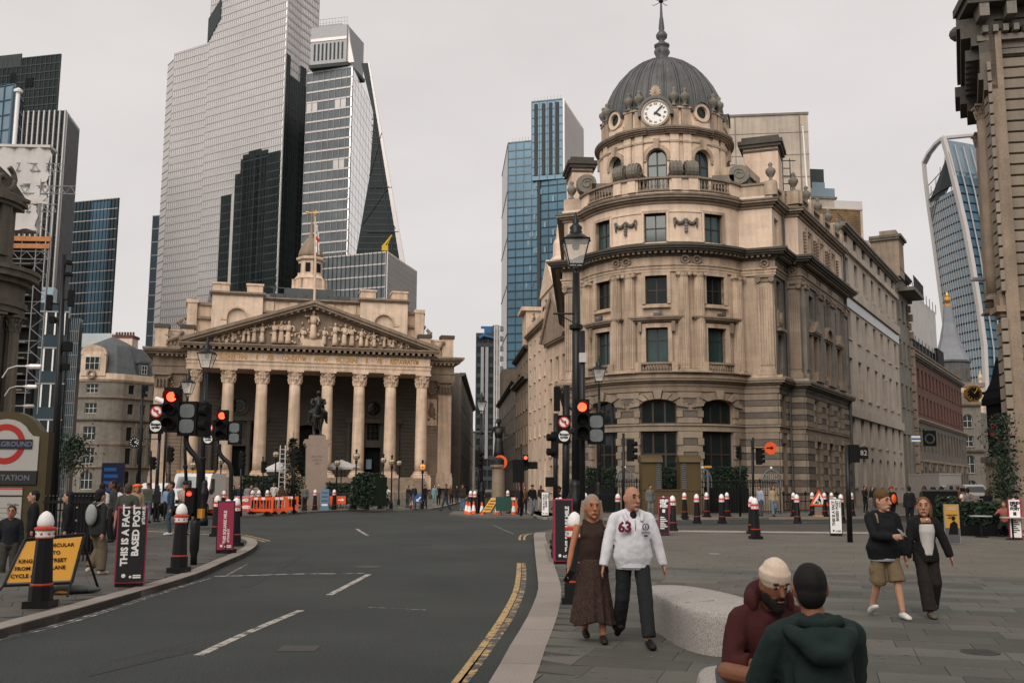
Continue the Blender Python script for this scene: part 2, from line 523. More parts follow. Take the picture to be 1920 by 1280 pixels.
# band of small setts and tactile studs across the plaza
mb=MB();x=4.8
while x<22:
 for r in range(7):
  y=G(1255,993).y-(x-G(1255,993).x)*.13-.35-r*.19
  xx=x+(r%2)*.12
  mb.cbox(xx,y,-.02,.225,.17,.022+random.uniform(-.004,.003),-.13)
 x+=.245
mb.build('sett_band',M['sett'],pav,kind='stuff')
mb=MB();x=4.8
while x<22:
 for r in(0,1,2):
  for e in(-.05,-1.62):
   y=G(1255,993).y-(x-G(1255,993).x)*.13+e-r*.08
   mb.cbox(x,y,-.02,.05,.05,.026,.2)
 x+=.11
mb.build('tactile_stud_band',M['tactile'],pav,kind='stuff')
mb=MB()
for i in range(4):
 a,b=G(1023+i*5.5,1020),G(1032+i*8.5,1052)
 t=Vector((.035,0,0));mb.add([a-t,a+t,b+t,b-t]+[q+Vector((0,0,.012)) for q in(a-t,a+t,b+t,b-t)],[(4,5,6,7),(0,1,5,4),(1,2,6,5),(2,3,7,6),(3,0,4,7)])
mb.build('tactile_rib_band',M['tactile'],pav,kind='stuff')
# the left pavement with its rounded nose
K_L=Gl([(-260,1246),(-60,1194),(0,1178),(200,1124),(366,1075),(420,1052),(462,1034),(481,1021),(480,1012),(462,1007),(430,1003),(351,998),(265,994),(150,990),(-60,984)])
kl_out,kl_in=kerb(K_L,.30,1.0,-1)
LEFTP=kl_out+[Vector((-40,34,0)),Vector((-30,6,0))]
mb=MB();mb.prism([(p.x,p.y) for p in LEFTP],RZ-.3,-.014)
pavl=struct('pavement',mb,M['joint'])
LPIN=kl_in+[Vector((-40,34,0)),Vector((-30,6,0))]
lay(pavl,LPIN,radians(24),.6,(.6,1.2),(M['paving_left'],M['paving_left']),220,38,-22,-4,9,gap=.009)
# forecourt of the exchange, traffic island, corner pavement, back pavement
def flat_pave(name,pts,m,k=True,kw=.3,side=1,z0=0.0):
 P_=Gl(pts) if isinstance(pts[0],tuple) else pts
 mb=MB();mb.prism([(p.x,p.y) for p in P_],RZ-.3,z0-.002)
 return struct(name,mb,m)
kf=Gl([(-200,976),(150,972),(300,970),(380,968),(405,965.5),(408,962),(395,959)])
kerb(kf,.3,2.0,-1)
fc=[(-400,976)]+[(-200,976),(150,972),(300,970),(380,968),(405,965.5),(408,962),(395,959),(200,955),(-400,952)]
mb=MB();mb.prism([(p.x,p.y) for p in Gl(fc)],RZ-.3,-.002);struct('pavement',mb,M['paving_far'])
kx=Gl([(430,966.5),(500,963.5),(580,958),(640,955.5),(700,954),(780,953),(815,951.5),(850,944),(872,936),(880,930)])
kerb(kx,.3,2.0,-1)
XF=kx+[Vector((-6,150,0)),Vector((-3,330,0)),Vector((-90,330,0)),Vector((-90,75,0)),Vector((-32,66,0))]
mb=MB();mb.prism([(p.x,p.y) for p in XF],RZ-.3,-.002);struct('pavement',mb,M['paving_far'])
ki=Gl([(842,962.5),(870,965.5),(930,968),(1000,967.5),(1040,966),(1042,962),(1000,957),(900,955.5),(850,958),(842,962.5)])
mb=MB();mb.prism([(p.x,p.y) for p in ki[:-1]],RZ-.3,-.002);struct('traffic_island',mb,M['paving_far'])
kd=Gl([(962,948),(985,958),(1000,966),(1030,970),(1080,971),(1270,970),(1450,969),(1640,968),(1740,962),(1790,955),(1810,948)])
kerb(kd,.3,2.0,-1)
DP=kd+[Vector((88,165,0)),Vector((60,175,0)),Vector((6,200,0)),Vector((3.2,120,0))]
mb=MB();mb.prism([(p.x,p.y) for p in DP],RZ-.3,-.002);struct('pavement',mb,M['paving_far'])
# painted road markings
strip('lane_marking',Gl([(372,1228),(470,1183),(571,1141)],RZ),.12,M['white_line'])
strip('lane_marking',Gl([(617,1115),(650,1098),(694,1075)],RZ),.12,M['white_line'])
strip('stop_line',Gl([(402,1080),(480,1078),(560,1075.5),(640,1075)],RZ),.13,M['white_line'])
strip('stop_line',Gl([(640,1075),(690,1074)],RZ),.1,M['white_faint'])
strip('edge_line',Gl([(0,1196),(100,1172),(200,1143),(300,1110),(390,1084)],RZ),.05,M['white_faint'])
strip('edge_line',Gl([(-100,1223),(0,1199),(110,1173),(210,1143),(300,1113),(396,1083)],RZ),.05,M['white_faint'])
strip('edge_line',Gl([(425,1078),(466,1056)],RZ),.06,M['white_faint'])
strip('lane_marking',Gl([(669,991),(678,997),(690,1004)],RZ),.13,M['white_line'])
strip('lane_marking',Gl([(690,1138),(740,1140),(815,1144)],RZ),.05,M['white_faint'])
strip('lane_marking',Gl([(925,984),(945,993),(965,1001)],RZ),.07,M['white_faint'])
for y,xs in((1012,(597,636,678,720,762,802,842,884,924)),(1051,(480,535,585,640,692,750,803,858,912))):
 for x in xs:
  if random.random()<.8:strip('crossing_stud',Gl([(x-3.2,y),(x+3.2,y-.1)],RZ),.1,M['white_line'])
for dx,mm in((0,'yellow_line'),(15,'yellow_faint')):
 strip('yellow_line',Gl([(800+dx,1345),(855+dx*.9,1280),(910+dx*.95,1205),(945+dx,1152),(966+dx*.8,1110),(972+dx*.7,1080),(973+dx*.6,1054)],RZ),.10,M[mm])
for dx in(0,8.5):
 strip('yellow_line',Gl([(974.5+dx,1012),(975+dx,1006),(980+dx,1002),(1000+dx*.5,999)],RZ),.08,M['yellow_line'])
 strip('yellow_line',Gl([(497+dx,1015.5-dx*.2),(470+dx*.5,1008-dx*.25),(440,1003-dx*.28),(351,996-dx*.3),(240,991-dx*.3)],RZ),.09,M['yellow_line'])
strip('yellow_line',Gl([(1045,973.5),(1270,972.5),(1640,970.5)],RZ),.07,M['yellow_faint'])
strip('yellow_line',Gl([(580,959.5),(700,955.5),(812,953)],RZ),.1,M['yellow_line'])
strip('lane_marking',Gl([(1275,975.5),(1310,975)],RZ),.15,M['white_line'])
strip('lane_marking',Gl([(1340,978.5),(1375,979)],RZ),.12,M['white_line'])
strip('lane_marking',Gl([(1470,979.5),(1560,977.5)],RZ),.12,M['white_line'])
strip('paint_mark',Gl([(1330,1037.5),(1352,1038)]),.09,M['white'],.004)
mb=MB();c_=G(1838,1222);mb.lathe([(.0,.006),(.2,.006),(.2,-.02)],c_.x,c_.y,20)
for i in range(5):mb.box(c_.x-.15,c_.x+.15,c_.y-.14+i*.065,c_.y-.115+i*.065,.006,.010)
struct('manhole_cover',mb,mat('cast_iron',(.045,.042,.038),rough=.6))

M['patch']=mat('asphalt_patch',(.043,.047,.046),rough=.85,var=.2,scale=.8,fine=.4,fscale=40,spec=.2)
for pts in(((150,1250),(420,1190),(440,1203),(165,1268)),((720,1018),(800,1016),(812,1022),(728,1024)),((560,1040),(575,1040),(470,1100),(445,1100))):
 mb=MB();mb.poly([(q.x,q.y,RZ+.0035) for q in Gl(pts,RZ)]);struct('road_patch',mb,M['patch'])
mb=MB();c_=G(690,1062,RZ);mb.lathe([(.0,RZ+.005),(.32,RZ+.005),(.32,RZ-.02)],c_.x,c_.y,20);c_=G(560,1215,RZ);mb.box(c_.x-.22,c_.x+.22,c_.y-.2,c_.y+.2,RZ-.02,RZ+.005);struct('manhole_cover',mb,bpy.data.materials['cast_iron'])
mb=MB();r_=random.Random(9)
for _ in range(420):
 p=G(r_.uniform(1020,1900),985+300*r_.random()**1.6)
 if inside(p,PIN):s_=r_.uniform(.012,.03);mb.add([(p.x+s_*cos(a)*r_.uniform(.7,1.2),p.y+s_*sin(a),.0035) for a in[i*1.05 for i in range(6)]],[(0,1,2,3,4,5)])
mb.build('gum_spots',mat('gum',(.135,.128,.115)),pav,kind='stuff')
# ------------------------------------------------------------------ facade kit
_wm={}
def win_meshes(w,h,nx,nz,bar,arch,fm,gm,split=None):
 key=(round(w,3),round(h,3),nx,nz,bar,round(arch,3),fm,gm,split)
 if key in _wm:return _wm[key]
 f=MB();p=MB();a=w/2;zt=h-arch
 f.box(-a,-a+bar,0,.1,0,zt);f.box(a-bar,a,0,.1,0,zt);f.box(-a+bar,a-bar,0,.1,0,bar)
 def half(z):  # half-width of the opening at height z
  if not arch or z<=zt:return a
  q=min(1,(z-zt)/arch);return a*sqrt(max(0,1-q*q))
 if arch:
  n=10;o=[]
  for i in range(n+1):
   t=pi*i/n;o.append((a*cos(t),zt+arch*sin(t)))
  for(x0,z0),(x1,z1) in zip(o[:-1],o[1:]):
   k=1-bar/a
   f.add([(x0,0,z0),(x1,0,z1),(x1*k,0,zt+(z1-zt)*k),(x0*k,0,zt+(z0-zt)*k),
    (x0,.1,z0),(x1,.1,z1),(x1*k,.1,zt+(z1-zt)*k),(x0*k,.1,zt+(z0-zt)*k)],
    [(0,1,2,3),(2,3,7,6),(0,4,5,1)])
  p.yprism([(-a+.01,.01),(a-.01,.01)]+[(x*.99,z) for x,z in o],.05,.07)
 else:
  f.box(-a+bar,a-bar,0,.1,h-bar,h)
  p.box(-a+.01,a-.01,.05,.07,.01,h-.01)
 zs=split if split else[h*i/nz for i in range(1,nz)]
 for z in zs:
  b=half(z+bar/2)-bar*.5
  f.box(-b,b,.004,.096,z-bar/2,z+bar/2)
 for i in range(1,nx):
  x=-a+w*i/nx
  top=h if not arch else zt+arch*sqrt(max(0,1-(x/a)**2))
  f.box(x-bar/2,x+bar/2,.008,.092,bar,top-bar*.6)
 _wm[key]=(f.mesh('window',M[fm]),p.mesh('pane',M[gm]))
 return _wm[key]
class Fac:
 """one face of a building: x along it (to the right as seen from the street), y into it, z up"""
 def __init__(s,root,A,ang=0.0,R=None):
  s.root=root;s.o=root.location;s.A=A;s.ang=ang;s.R=R
 def pt(s,x,y,z):
  if s.R:
   t=x/s.R;r=s.R-y
   return(s.A[0]+r*sin(t)-s.o[0],s.A[1]-r*cos(t)-s.o[1],z-s.o[2])
  c,d=cos(s.ang),sin(s.ang)
  return(s.A[0]+x*c-y*d-s.o[0],s.A[1]+x*d+y*c-s.o[1],z-s.o[2])
 def rot(s,x):return x/s.R if s.R else s.ang
 def mb(s):return MB(xf=s.pt)
 def box(s,mb,x0,x1,y0,y1,z0,z1):
  mb.box(x0,x1,y0,y1,z0,z1,max(1,int(abs(x1-x0)/.5)) if s.R else 1)
 def part(s,name,mb,m,parent=None,**kw):
  return mb.build(name,m if not isinstance(m,str) else M[m],parent or s.root,**kw)
 def bx(s,name,m,*a):
  mb=s.mb();mb.box(*a);return s.part(name,mb,m)
 def cornice(s,mb,x0,x1,z,steps,ends=(0,0),back=.25):
  for pr,h in steps:
   s.box(mb,x0-pr*ends[0],x1+pr*ends[1],-pr,back,z,z+h);z+=h
  return z
 def wall(s,mb,x0,x1,y0,y1,z0,z1,holes):mb.wall(x0,x1,y0,y1,z0,z1,holes,.5 if s.R else 0)
 def window(s,x,z,w,h,y=.25,nx=2,nz=2,arch=0.0,fm='frame_dark',gm='glass',bar=.07,split=None,name='window'):
  f,p=win_meshes(w,h,nx,nz,bar,arch,fm,gm,split)
  o=inst(name,f,s.root,s.pt(x,y,z),s.rot(x))
  inst('pane',p,o)
  return o
 def place(s,name,me,x,y,z,parent=None,**kw):
  return inst(name,me,parent or s.root,s.pt(x,y,z),s.rot(x),**kw)
 def arch_fill(s,mb,x,z,w,arch,y0,y1,ztop,n=10):
  """masonry between a curved opening head and the flat top of the wall hole"""
  a=w/2
  for i in range(n):
   t0,t1=pi*i/n,pi*(i+1)/n
   x0,x1=x+a*cos(t0),x+a*cos(t1);z0,z1=z+arch*sin(t0),z+arch*sin(t1)
   mb.add([(x0,y0,z0),(x1,y0,z1),(x1,y0,ztop),(x0,y0,ztop),(x0,y1,z0),(x1,y1,z1),(x1,y1,ztop),(x0,y1,ztop)],
    [(0,1,2,3),(0,4,5,1),(4,7,6,5),(3,2,6,7)])
 def arch_ring(s,mb,x,z,w,arch,band,y0,y1,n=12,a0=0,a1=pi):
  a=w/2
  for i in range(n):
   t0,t1=a0+(a1-a0)*i/n,a0+(a1-a0)*(i+1)/n
   q=[(x+a*cos(t0),z+arch*sin(t0)),(x+a*cos(t1),z+arch*sin(t1)),
    (x+(a+band)*cos(t1),z+(arch+band)*sin(t1)),(x+(a+band)*cos(t0),z+(arch+band)*sin(t0))]
   mb.add([(p[0],y0,p[1]) for p in q]+[(p[0],y1,p[1]) for p in q],
    [(0,1,2,3),(0,4,5,1),(2,6,7,3),(1,5,6,2),(0,3,7,4)])
def column_meshes(h,r,order,flutes=20,key=None,m='stone',half=False):
 """shaft, capital and base of a classical column standing at its own origin"""
 caph=r*(2.3 if order=='corinthian' else 1.0);bh=r*.9
 sh=MB();sh.smooth=order=='corinthian' and not flutes
 prof=[]
 n=8
 for i in range(n+1):
  t=i/n
  prof.append((r*(1-.15*t**1.6),bh+(h-bh-caph)*t))
 sh.lathe(prof,n=flutes*2 if flutes else 24,flut=.10 if flutes else 0)
 b=MB();b.box(-r*1.38,r*1.38,-r*1.38,r*1.38,0,bh*.35)
 b.lathe([(r*1.32,bh*.35),(r*1.36,bh*.5),(r*1.25,bh*.65),(r*1.12,bh*.72),(r*1.2,bh*.86),(r*1.02,bh)],n=20)
 c=MB();z0=h-caph;rt=r*.86
 if order=='corinthian':
  c.lathe([(rt,z0),(rt*1.06,z0+caph*.05),(rt*.98,z0+caph*.1),(rt*1.02,z0+caph*.5),(rt*1.3,z0+caph*.86)],n=16)
  for tier,(zb,hh,nn,off) in enumerate(((.08,.36,8,0),(.34,.36,8,.5))):
   for i in range(nn):
    t=2*pi*(i+off)/nn;cs,sn=cos(t),sin(t)
    rr=rt*(1.0+.06*tier);z1=z0+caph*zb
    path=[(cs*rr*1.02,sn*rr*1.02,z1),(cs*rr*1.12,sn*rr*1.12,z1+caph*hh*.6),
      (cs*rr*1.32,sn*rr*1.32,z1+caph*hh),(cs*rr*1.42,sn*rr*1.42,z1+caph*hh*.82)]
    c.tube(path,[rt*.22,rt*.26,rt*.2,rt*.08],n=5,flat=.45)
  for i in range(4):
   t=pi/4+i*pi/2
   c.tube([(cos(t)*rt*1.15,sin(t)*rt*1.15,z0+caph*.62),(cos(t)*rt*1.6,sin(t)*rt*1.6,z0+caph*.84),(cos(t)*rt*1.5,sin(t)*rt*1.5,z0+caph*.72)],[rt*.12,rt*.16,rt*.1],n=6)
  a=rt*1.5
  c.prism([(a,-a),(a*.86,0),(a,a),(0,a*.86),(-a,a),(-a*.86,0),(-a,-a),(0,-a*.86)],z0+caph*.87,h)
 else:  # ionic
  c.lathe([(rt,z0),(rt*1.12,z0+caph*.25),(rt*1.15,z0+caph*.55)],n=16)
  for sx in(-1,1):
   c.lathe([(.01,0),(rt*.2,0),(rt*.42,.02),(rt*.42,0)],n=4)  # eye seed, covered by the scroll
   for yy in(-rt*1.02,rt*.62):
    vs=[];k=12
    for i in range(k):
     t=2*pi*i/k;vs.append((sx*rt*1.12+rt*.40*cos(t),z0+caph*.52+rt*.40*sin(t)))
    c.yprism(vs,yy,yy+rt*.4)
    c.yprism([(sx*rt*1.12+rt*.2*cos(2*pi*i/8),z0+caph*.52+rt*.2*sin(2*pi*i/8)) for i in range(8)],yy-rt*.06,yy+.02)
   c.tube([(sx*rt*1.12,-rt*.9,z0+caph*.5),(sx*rt*1.12,rt*.9,z0+caph*.5)],rt*.3,n=8)
  c.box(-rt*1.3,rt*1.3,-rt*1.0,rt*1.0,z0+caph*.6,z0+caph*.82)
  c.box(-rt*1.36,rt*1.36,-rt*1.12,rt*1.12,z0+caph*.82,h)
 return sh.mesh('column',M[m]),c.mesh('capital',M[m]),b.mesh('column_base',M[m])
def put_column(ms,parent,loc,rz=0):
 o=inst('column',ms[0],parent,loc,rz)
 inst('capital',ms[1],o);inst('column_base',ms[2],o)
 return o
def urn_mesh(h,m,name='urn'):
 k=MB();k.smooth=True;s_=h
 q=.78;k.lathe([(.26*s_,0),(.26*s_,.06*s_),(.12*s_,.12*s_),(.09*s_,.22*s_),(.22*s_,.34*s_),(.32*s_,.5*s_),(.30*s_,.62*s_),(.14*s_,.72*s_),(.10*s_,.80*s_),(.15*s_,.88*s_),(.10*s_,.97*s_),(.01,s_)],n=14,sx=q,sy=q)
 return k.mesh(name,M[m])
def baluster_row(F,name,x0,x1,y,z0,h,m,step=.26,r=.075,rail=True,parent=None):
 mb=F.mb();n=max(1,int((x1-x0)/step))
 for i in range(n):
  x=x0+(i+.5)*(x1-x0)/n
  hb=h-.26
  mb.lathe([(r*.9,z0+.12),(r*.6,z0+.12+hb*.12),(r*1.15,z0+.12+hb*.35),(r*.5,z0+.12+hb*.75),(r*.9,z0+.12+hb)],x,y,7)
 F.part(name,mb,m,parent,kind='stuff')
 if rail:
  mb=F.mb();F.box(mb,x0,x1,y-.14,y+.14,z0,z0+.12);F.box(mb,x0,x1,y-.17,y+.17,z0+h-.14,z0+h)
  F.part('balustrade_rail',mb,m,parent)
def figure_mesh(h,seed,m,arm=None,lean=0.0):
 """a draped stone figure: folds, torso, head, arms"""
 r=random.Random(seed);k=MB();k.smooth=True;u=h/7.5
 lx=lean*h
 k.lathe([(u*1.15,0),(u*1.0,u*1.2),(u*.85,u*3.0),(u*.62,u*4.2)],n=14,flut=.18,sy=.75)
 k.tube([(0,0,u*3.9),(lx*.3,0,u*4.9),(lx*.6,0,u*6.1)],[(u*.6,u*.75),(u*.62,u*.9),(u*.35,u*.95)],n=10,up=(0,1,0))
 k.tube([(lx*.6,0,u*6.0),(lx*.7,-u*.1,u*6.6)],u*.26,n=8)
 k.ball((lx*.8,-u*.15,u*7.0),(u*.42,u*.48,u*.55),10,7)
 for sx in(-1,1):
  a=r.uniform(-.5,1.2) if arm is None else arm
  sh=Vector((lx*.6+sx*u*.95,0,u*5.9))
  el=sh+Vector((sx*u*(.5+.5*max(a,0)),-u*.3,-u*1.2*(1-a)))
  ha=el+Vector((sx*u*r.uniform(-.6,.5),-u*.6,u*r.uniform(-.6,.9)))
  k.tube([sh,el,ha],[u*.32,u*.27,u*.17],n=7)
 return k.mesh('figure',M[m])
# ------------------------------------------------------------------ the pedimented exchange at the end of the road
EA=radians(14.5)
EO=Vector((-23.86,118,0))
ex=thing('exchange_building','pale stone columned exchange with carved pediment and gold lettering across the road','building',EO)
def EF(v):return Fac(ex,(EO.x-sin(EA)*v,EO.y+cos(EA)*v),EA)
E0,E7,E11=EF(0),EF(7),EF(11)
ST='stone'
M['portico']=mat('sooty_shaded_portico_stone',(.075,.066,.055),var=.25,scale=.5,fine=.15,fscale=10)  # soot plus the shade behind the columns, both in the colour
# steps and podium
mb=E0.mb()
mb.box(-14.4,14.4,-.9,7,0,2.53)
for i in range(9):mb.box(-13.6,13.6,-1.2-.34*(8-i),-.9,0,.27*(i+1))
E0.part('podium',mb,'stone_mid')
cm=column_meshes(12.4,.74,'corinthian',flutes=0)
for i in range(8):put_column(cm,ex,E0.pt(-13.28+26.56*i/7,0,2.55),EA)
mb=E0.mb()
for i in range(8):
 x=-13.28+26.56*i/7
 mb.box(x-1.1,x+1.1,-1.12,1.1,1.1,2.546)
E0.part('column_plinth',mb,'stone')
# entablature
mb=E0.mb()
mb.box(-14.2,14.2,-.72,.8,14.95,15.42);mb.box(-14.26,14.26,-.78,.8,15.42,15.86);mb.box(-14.36,14.36,-.88,.8,15.86,15.98)
mb.box(-14.1,14.1,.8,7,15.2,16.8)  # ceiling of the portico
E0.part('architrave',mb,ST)
E0.bx('frieze','stone_pale',-14.16,14.16,-.68,.8,15.98,16.86)
mb=E0.mb();E0.cornice(mb,-14.16,14.16,16.86,[(.78,.14),(.9,.12)],(1,1),1);mb.box(-15.0,15.0,-1.5,1,17.42,17.62);mb.box(-15.12,15.12,-1.62,1,17.62,17.8)
E0.part('cornice',mb,'stone_mid')
mb=E0.mb()
for i in range(44):x=-14.7+29.4*i/43;mb.box(x-.16,x+.16,-1.42,-.6,17.13,17.415)
E0.part('modillion_row',mb,'stone_mid',kind='stuff')
_ws=['ANNO','ELIZABETHAE','·','R','·','XIII','·','CONDITVM','·','ANNO','·','VICTORIAE','·','R','·','VIII','·','RESTAVRATVM']
_wm2=[text_mesh(w,.92,M['gold'],.02,bold=.016,align='LEFT') for w in _ws]
_wl=[max(v.co.x for v in m_.vertices) for m_ in _wm2]
_k=(25.4-.42*(len(_ws)-1))/sum(_wl);x=-12.7
for m_,l_ in zip(_wm2,_wl):
 t_=inst('lettering',m_,ex,E0.pt(x,-.71,16.08));t_.rotation_euler=(pi/2,0,EA);t_.scale=(_k,1,1);x+=l_*_k+.42
# pediment
mb=E0.mb()
mb.yprism([(-14.5,17.82),(14.5,17.82),(0,22.55)],-.25,3.0);E0.part('tympanum',mb,'stone_mid')
for sx in(-1,1):
 mb=E0.mb()
 for pr,a,b in((1.62,0.0,.34),(1.42,-.34,-.004),(.95,-.55,-.344)):
  mb.yprism([(sx*15.12,17.82+max(a,0)),(sx*15.12,17.82+b+.1),(0,22.98+b),(0,22.98+a),(sx*14.0,18.22+a)][::sx],-pr,3.2)
 E0.part('raking_cornice',mb,'stone_mid')
 mb=E0.mb()
 for i in range(19):
  t=(i+.5)/19;x=sx*(14.2-14.2*t);z=18.2+(22.4-18.2)*t
  mb.box(x-.15,x+.15,-1.3,-.3,z-.06,z+.16)
 E0.part('modillion_row',mb,'stone_mid',kind='stuff')
for i,(x,h,ln) in enumerate([(0,3.5,0),(-1.2,2.0,0),(1.3,2.1,.05),(-2.9,2.7,.05),(-3.7,2.7,0),(-4.5,2.6,-.05),(2.6,2.7,0),(3.7,2.6,.1),(4.6,2.4,-.1),(-5.9,2.3,0),(-6.8,2.2,.05),
       (5.7,2.2,.1),(6.4,1.7,.35),(7.3,1.8,-.1),(-8.0,1.6,.3),(-9.2,1.3,-.3),(8.5,1.5,.25),(9.6,1.2,.2),(-10.3,1.0,.4),(-11.2,.7,.5),(10.6,.8,.3),(11.5,.6,.2),(-7.4,1.6,-.2)]):
 E0.place('relief_figure',figure_mesh(h,i,'stone',lean=ln*.6),x,-.55,18.12+(.62 if i==0 else 0))
E0.bx('inscribed_plinth','stone',-1.3,1.3,-.75,-.2,17.84,18.72)
mb=E0.mb()
mb.yprism([(-15.0,18.2),(0,23.3),(15.0,18.2)],3.0,11);E0.part('portico_roof',mb,'lead')
# wings and the back wall of the portico
holes=[(-2.2,2.2,2.6,9.0)]
for sx in(-1,1):
 for xc in(8.3,):
  holes+=[(sx*xc-1.0,sx*xc+1.0,2.6,6.3),(sx*xc-.8,sx*xc+.8,7.2,9.6)]
  for q in(-2.1,2.1):holes+=[(sx*xc+q-.42,sx*xc+q+.42,3.2,5.6),(sx*xc+q-.42,sx*xc+q+.42,6.3,9.2)]
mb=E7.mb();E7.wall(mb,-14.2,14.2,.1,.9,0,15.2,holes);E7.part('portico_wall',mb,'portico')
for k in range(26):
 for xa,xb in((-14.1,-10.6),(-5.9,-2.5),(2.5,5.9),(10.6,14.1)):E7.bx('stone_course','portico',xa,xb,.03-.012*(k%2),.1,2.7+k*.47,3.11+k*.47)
mb=E0.mb();r_=random.Random(2)
for _ in range(150):
 x=r_.uniform(-11.5,11.5);h=3.4*(1-abs(x)/13.5);z=18.1+h*r_.random()**1.3;mb.ball((x,-.35,z),(r_.uniform(.08,.25),.22,r_.uniform(.1,.3)),6,4)
E0.part('relief_carving',mb,'stone',kind='stuff')
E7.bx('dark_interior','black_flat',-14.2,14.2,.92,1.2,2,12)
mb=E7.mb();E7.arch_fill(mb,0,6.9,4.4,2.1,.05,.6,9.02);E7.arch_ring(mb,0,6.9,4.4,2.1,.5,-.1,.3)
for sx in(-1,1):
 E7.arch_ring(mb,sx*8.3,11.0,4.2,2.1,.45,-.1,.3);E7.arch_ring(mb,sx*8.3,11.2,1.9,.95,.25,-.05,.3,20,0,2*pi)
 E7.arch_fill(mb,sx*8.3,9.0,1.6,.6,.05,.5,9.62)
 for q in(-3.1,-1.35,1.35,3.1):mb.lathe([(.3,2.6),(.24,8.9),(.38,9.3)],sx*8.3+q,-.1,10)
 mb.box(sx*8.3-3.6,sx*8.3+3.6,-.4,.3,9.35,9.9)
E7.part('portal_moulding',mb,'portico')
for sx in(-1,1):
 E7.window(sx*8.3,7.2,1.6,2.4,.45,3,4,.6,'frame_dark','glass',.06)
 o=MB();o.lathe([(.8,0),(0.01,.01)],n=20);d=o.build('round_window',M['glass'],ex,E7.pt(sx*8.3,.06,11.2));d.rotation_euler=(pi/2,0,EA)
 o=MB();o.box(-.8,.8,-.03,.03,-.04,.04);o.box(-.04,.04,-.03,.03,-.8,.8)
 for r_ in(.4,.86):
  o.tube([(r_*cos(2*pi*i/16),0,r_*sin(2*pi*i/16)) for i in range(17)],.05,5)
 d=o.build('window_frame',M['frame_dark'],ex,E7.pt(sx*8.3,.0,11.2),EA)
E7.bx('door','black_flat',-2.1,2.1,.6,.7,2.6,6.6)
mb=E7.mb();mb.box(7.5,8.2,.3,.34,3.6,4.8);E7.part('notice_board',mb,mat('pale_blue_notice',(.20,.30,.38)))
for sx in(-1,1):
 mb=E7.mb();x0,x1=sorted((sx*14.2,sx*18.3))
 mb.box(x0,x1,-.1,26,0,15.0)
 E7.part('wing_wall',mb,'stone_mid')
 for k in range(22):  # rusticated courses between the pilasters
  mb=E7.mb();z=2.75+k*.42
  if z+.42>11.0:break
  xa,xb=sorted((sx*14.9,sx*16.55));mb.box(xa,xb,-.2,0,z+.03,z+.40);E7.part('stone_course',mb,'stone_mid')
 for xp in(17.4,):
  pm=MB();pm.box(-.85,.85,-.45,.2,2.6,13.2);pm.box(-1.05,1.05,-.6,.2,1.2,2.6);pm.box(-.98,.98,-.58,.2,2.6,3.1)
  E7.place('pilaster',pm.mesh('pilaster',M[ST]),sx*xp,0,0)
  pc=MB();pc.box(-.8,.8,-.5,.2,13.2,14.7)
  for q in range(4):
   for zz in(13.25,13.75):pc.tube([(-.6+q*.4,-.5,zz),(-.6+q*.4,-.62,zz+.35),(-.6+q*.4,-.8,zz+.5)],[.18,.2,.07],5)
  for q in(-.85,.85):pc.tube([(q*.8,-.5,14.2),(q*1.15,-.75,14.6),(q*1.05,-.75,14.35)],.14,6)
  pc.box(-1.1,1.1,-.75,.2,14.7,14.95)
  E7.place('capital',pc.mesh('capital',M['stone_mid']),sx*xp,0,0)
 mb=E7.mb();xa,xb=sorted((sx*14.9,sx*16.5));mb.box(xa+.1,xb-.1,-.25,0,9.2,12.6);mb.box(xa+.3,xb-.3,-.32,-.2,9.5,12.3);E7.part('carved_panel',mb,'stone')
 mb=E7.mb();xm=(xa+xb)/2
 mb.ball((xm,-.35,11.0),(.45,.25,.8),10,7);mb.ball((xm,-.4,11.9),(.25,.2,.25),8,6)
 for q in range(8):mb.ball((xm+.4*cos(q),-.4,10.6+.7*sin(q*1.7)),.16,6,5)
 for q in range(9):t=q/8;mb.ball((xa+.1+(xb-xa-.2)*t,-.3,14.2-1.0*sin(pi*t)),.2,6,5)
 E7.part('carving',mb,'stone_mid',kind='stuff')
 mb=E7.mb();xa,xb=sorted((sx*14.2,sx*18.3));e=(0,1) if sx>0 else(1,0)
 E7.cornice(mb,xa,xb,14.95,[(.35,.9),(.45,.15),(.3,1.0)],e,26)
 E7.part('entablature',mb,'stone_mid')
 mb=E7.mb();E7.cornice(mb,xa,xb,17.0,[(.5,.25),(1.0,.3),(1.3,.2),(1.45,.25)],e,26)
 E7.part('cornice',mb,'stone_mid')
 mb=E7.mb()
 for i in range(8):x=xa+.3+(xb-xa)*i/7.5;mb.box(x-.14,x+.14,-.95,-.4,16.98,17.24)
 E7.part('modillion_row',mb,'stone_mid',kind='stuff')
 # parapet with beast reliefs and end blocks
 mb=E7.mb();mb.box(xa,xb,.2,.8,18.0,20.2);mb.box(xa-.05,xb+.05,.1,.9,20.2,20.4);E7.part('parapet',mb,ST)
 for q in(xa+.55,xb-.55):
  E7.bx('parapet_pier',ST,q-.75,q+.75,-.1,1.3,18.0,20.55)
  E7.bx('pier_cap','soot',q-.9,q+.9,-.25,1.4,20.55,21.0)
 mb=E7.mb();xm=(xa+xb)/2
 mb.tube([(xm-.9,-.05,18.9),(xm-.2,-.2,19.2),(xm+.5,-.15,19.5),(xm+.8,-.2,20.0)],[.2,.32,.3,.2],8);mb.ball((xm+.85,-.25,20.0),.28,8,6)
 for q in range(4):mb.tube([(xm-.7+q*.4,-.1,19.0),(xm-.9+q*.5,-.25,18.4)],.1,6)
 for q in range(3):mb.tube([(xm-.1,-.15,19.4),(xm-.5-.3*q,-.1,20.2-.25*q)],[.2,.05],6)
 E7.part('beast_relief',mb,'stone_mid')
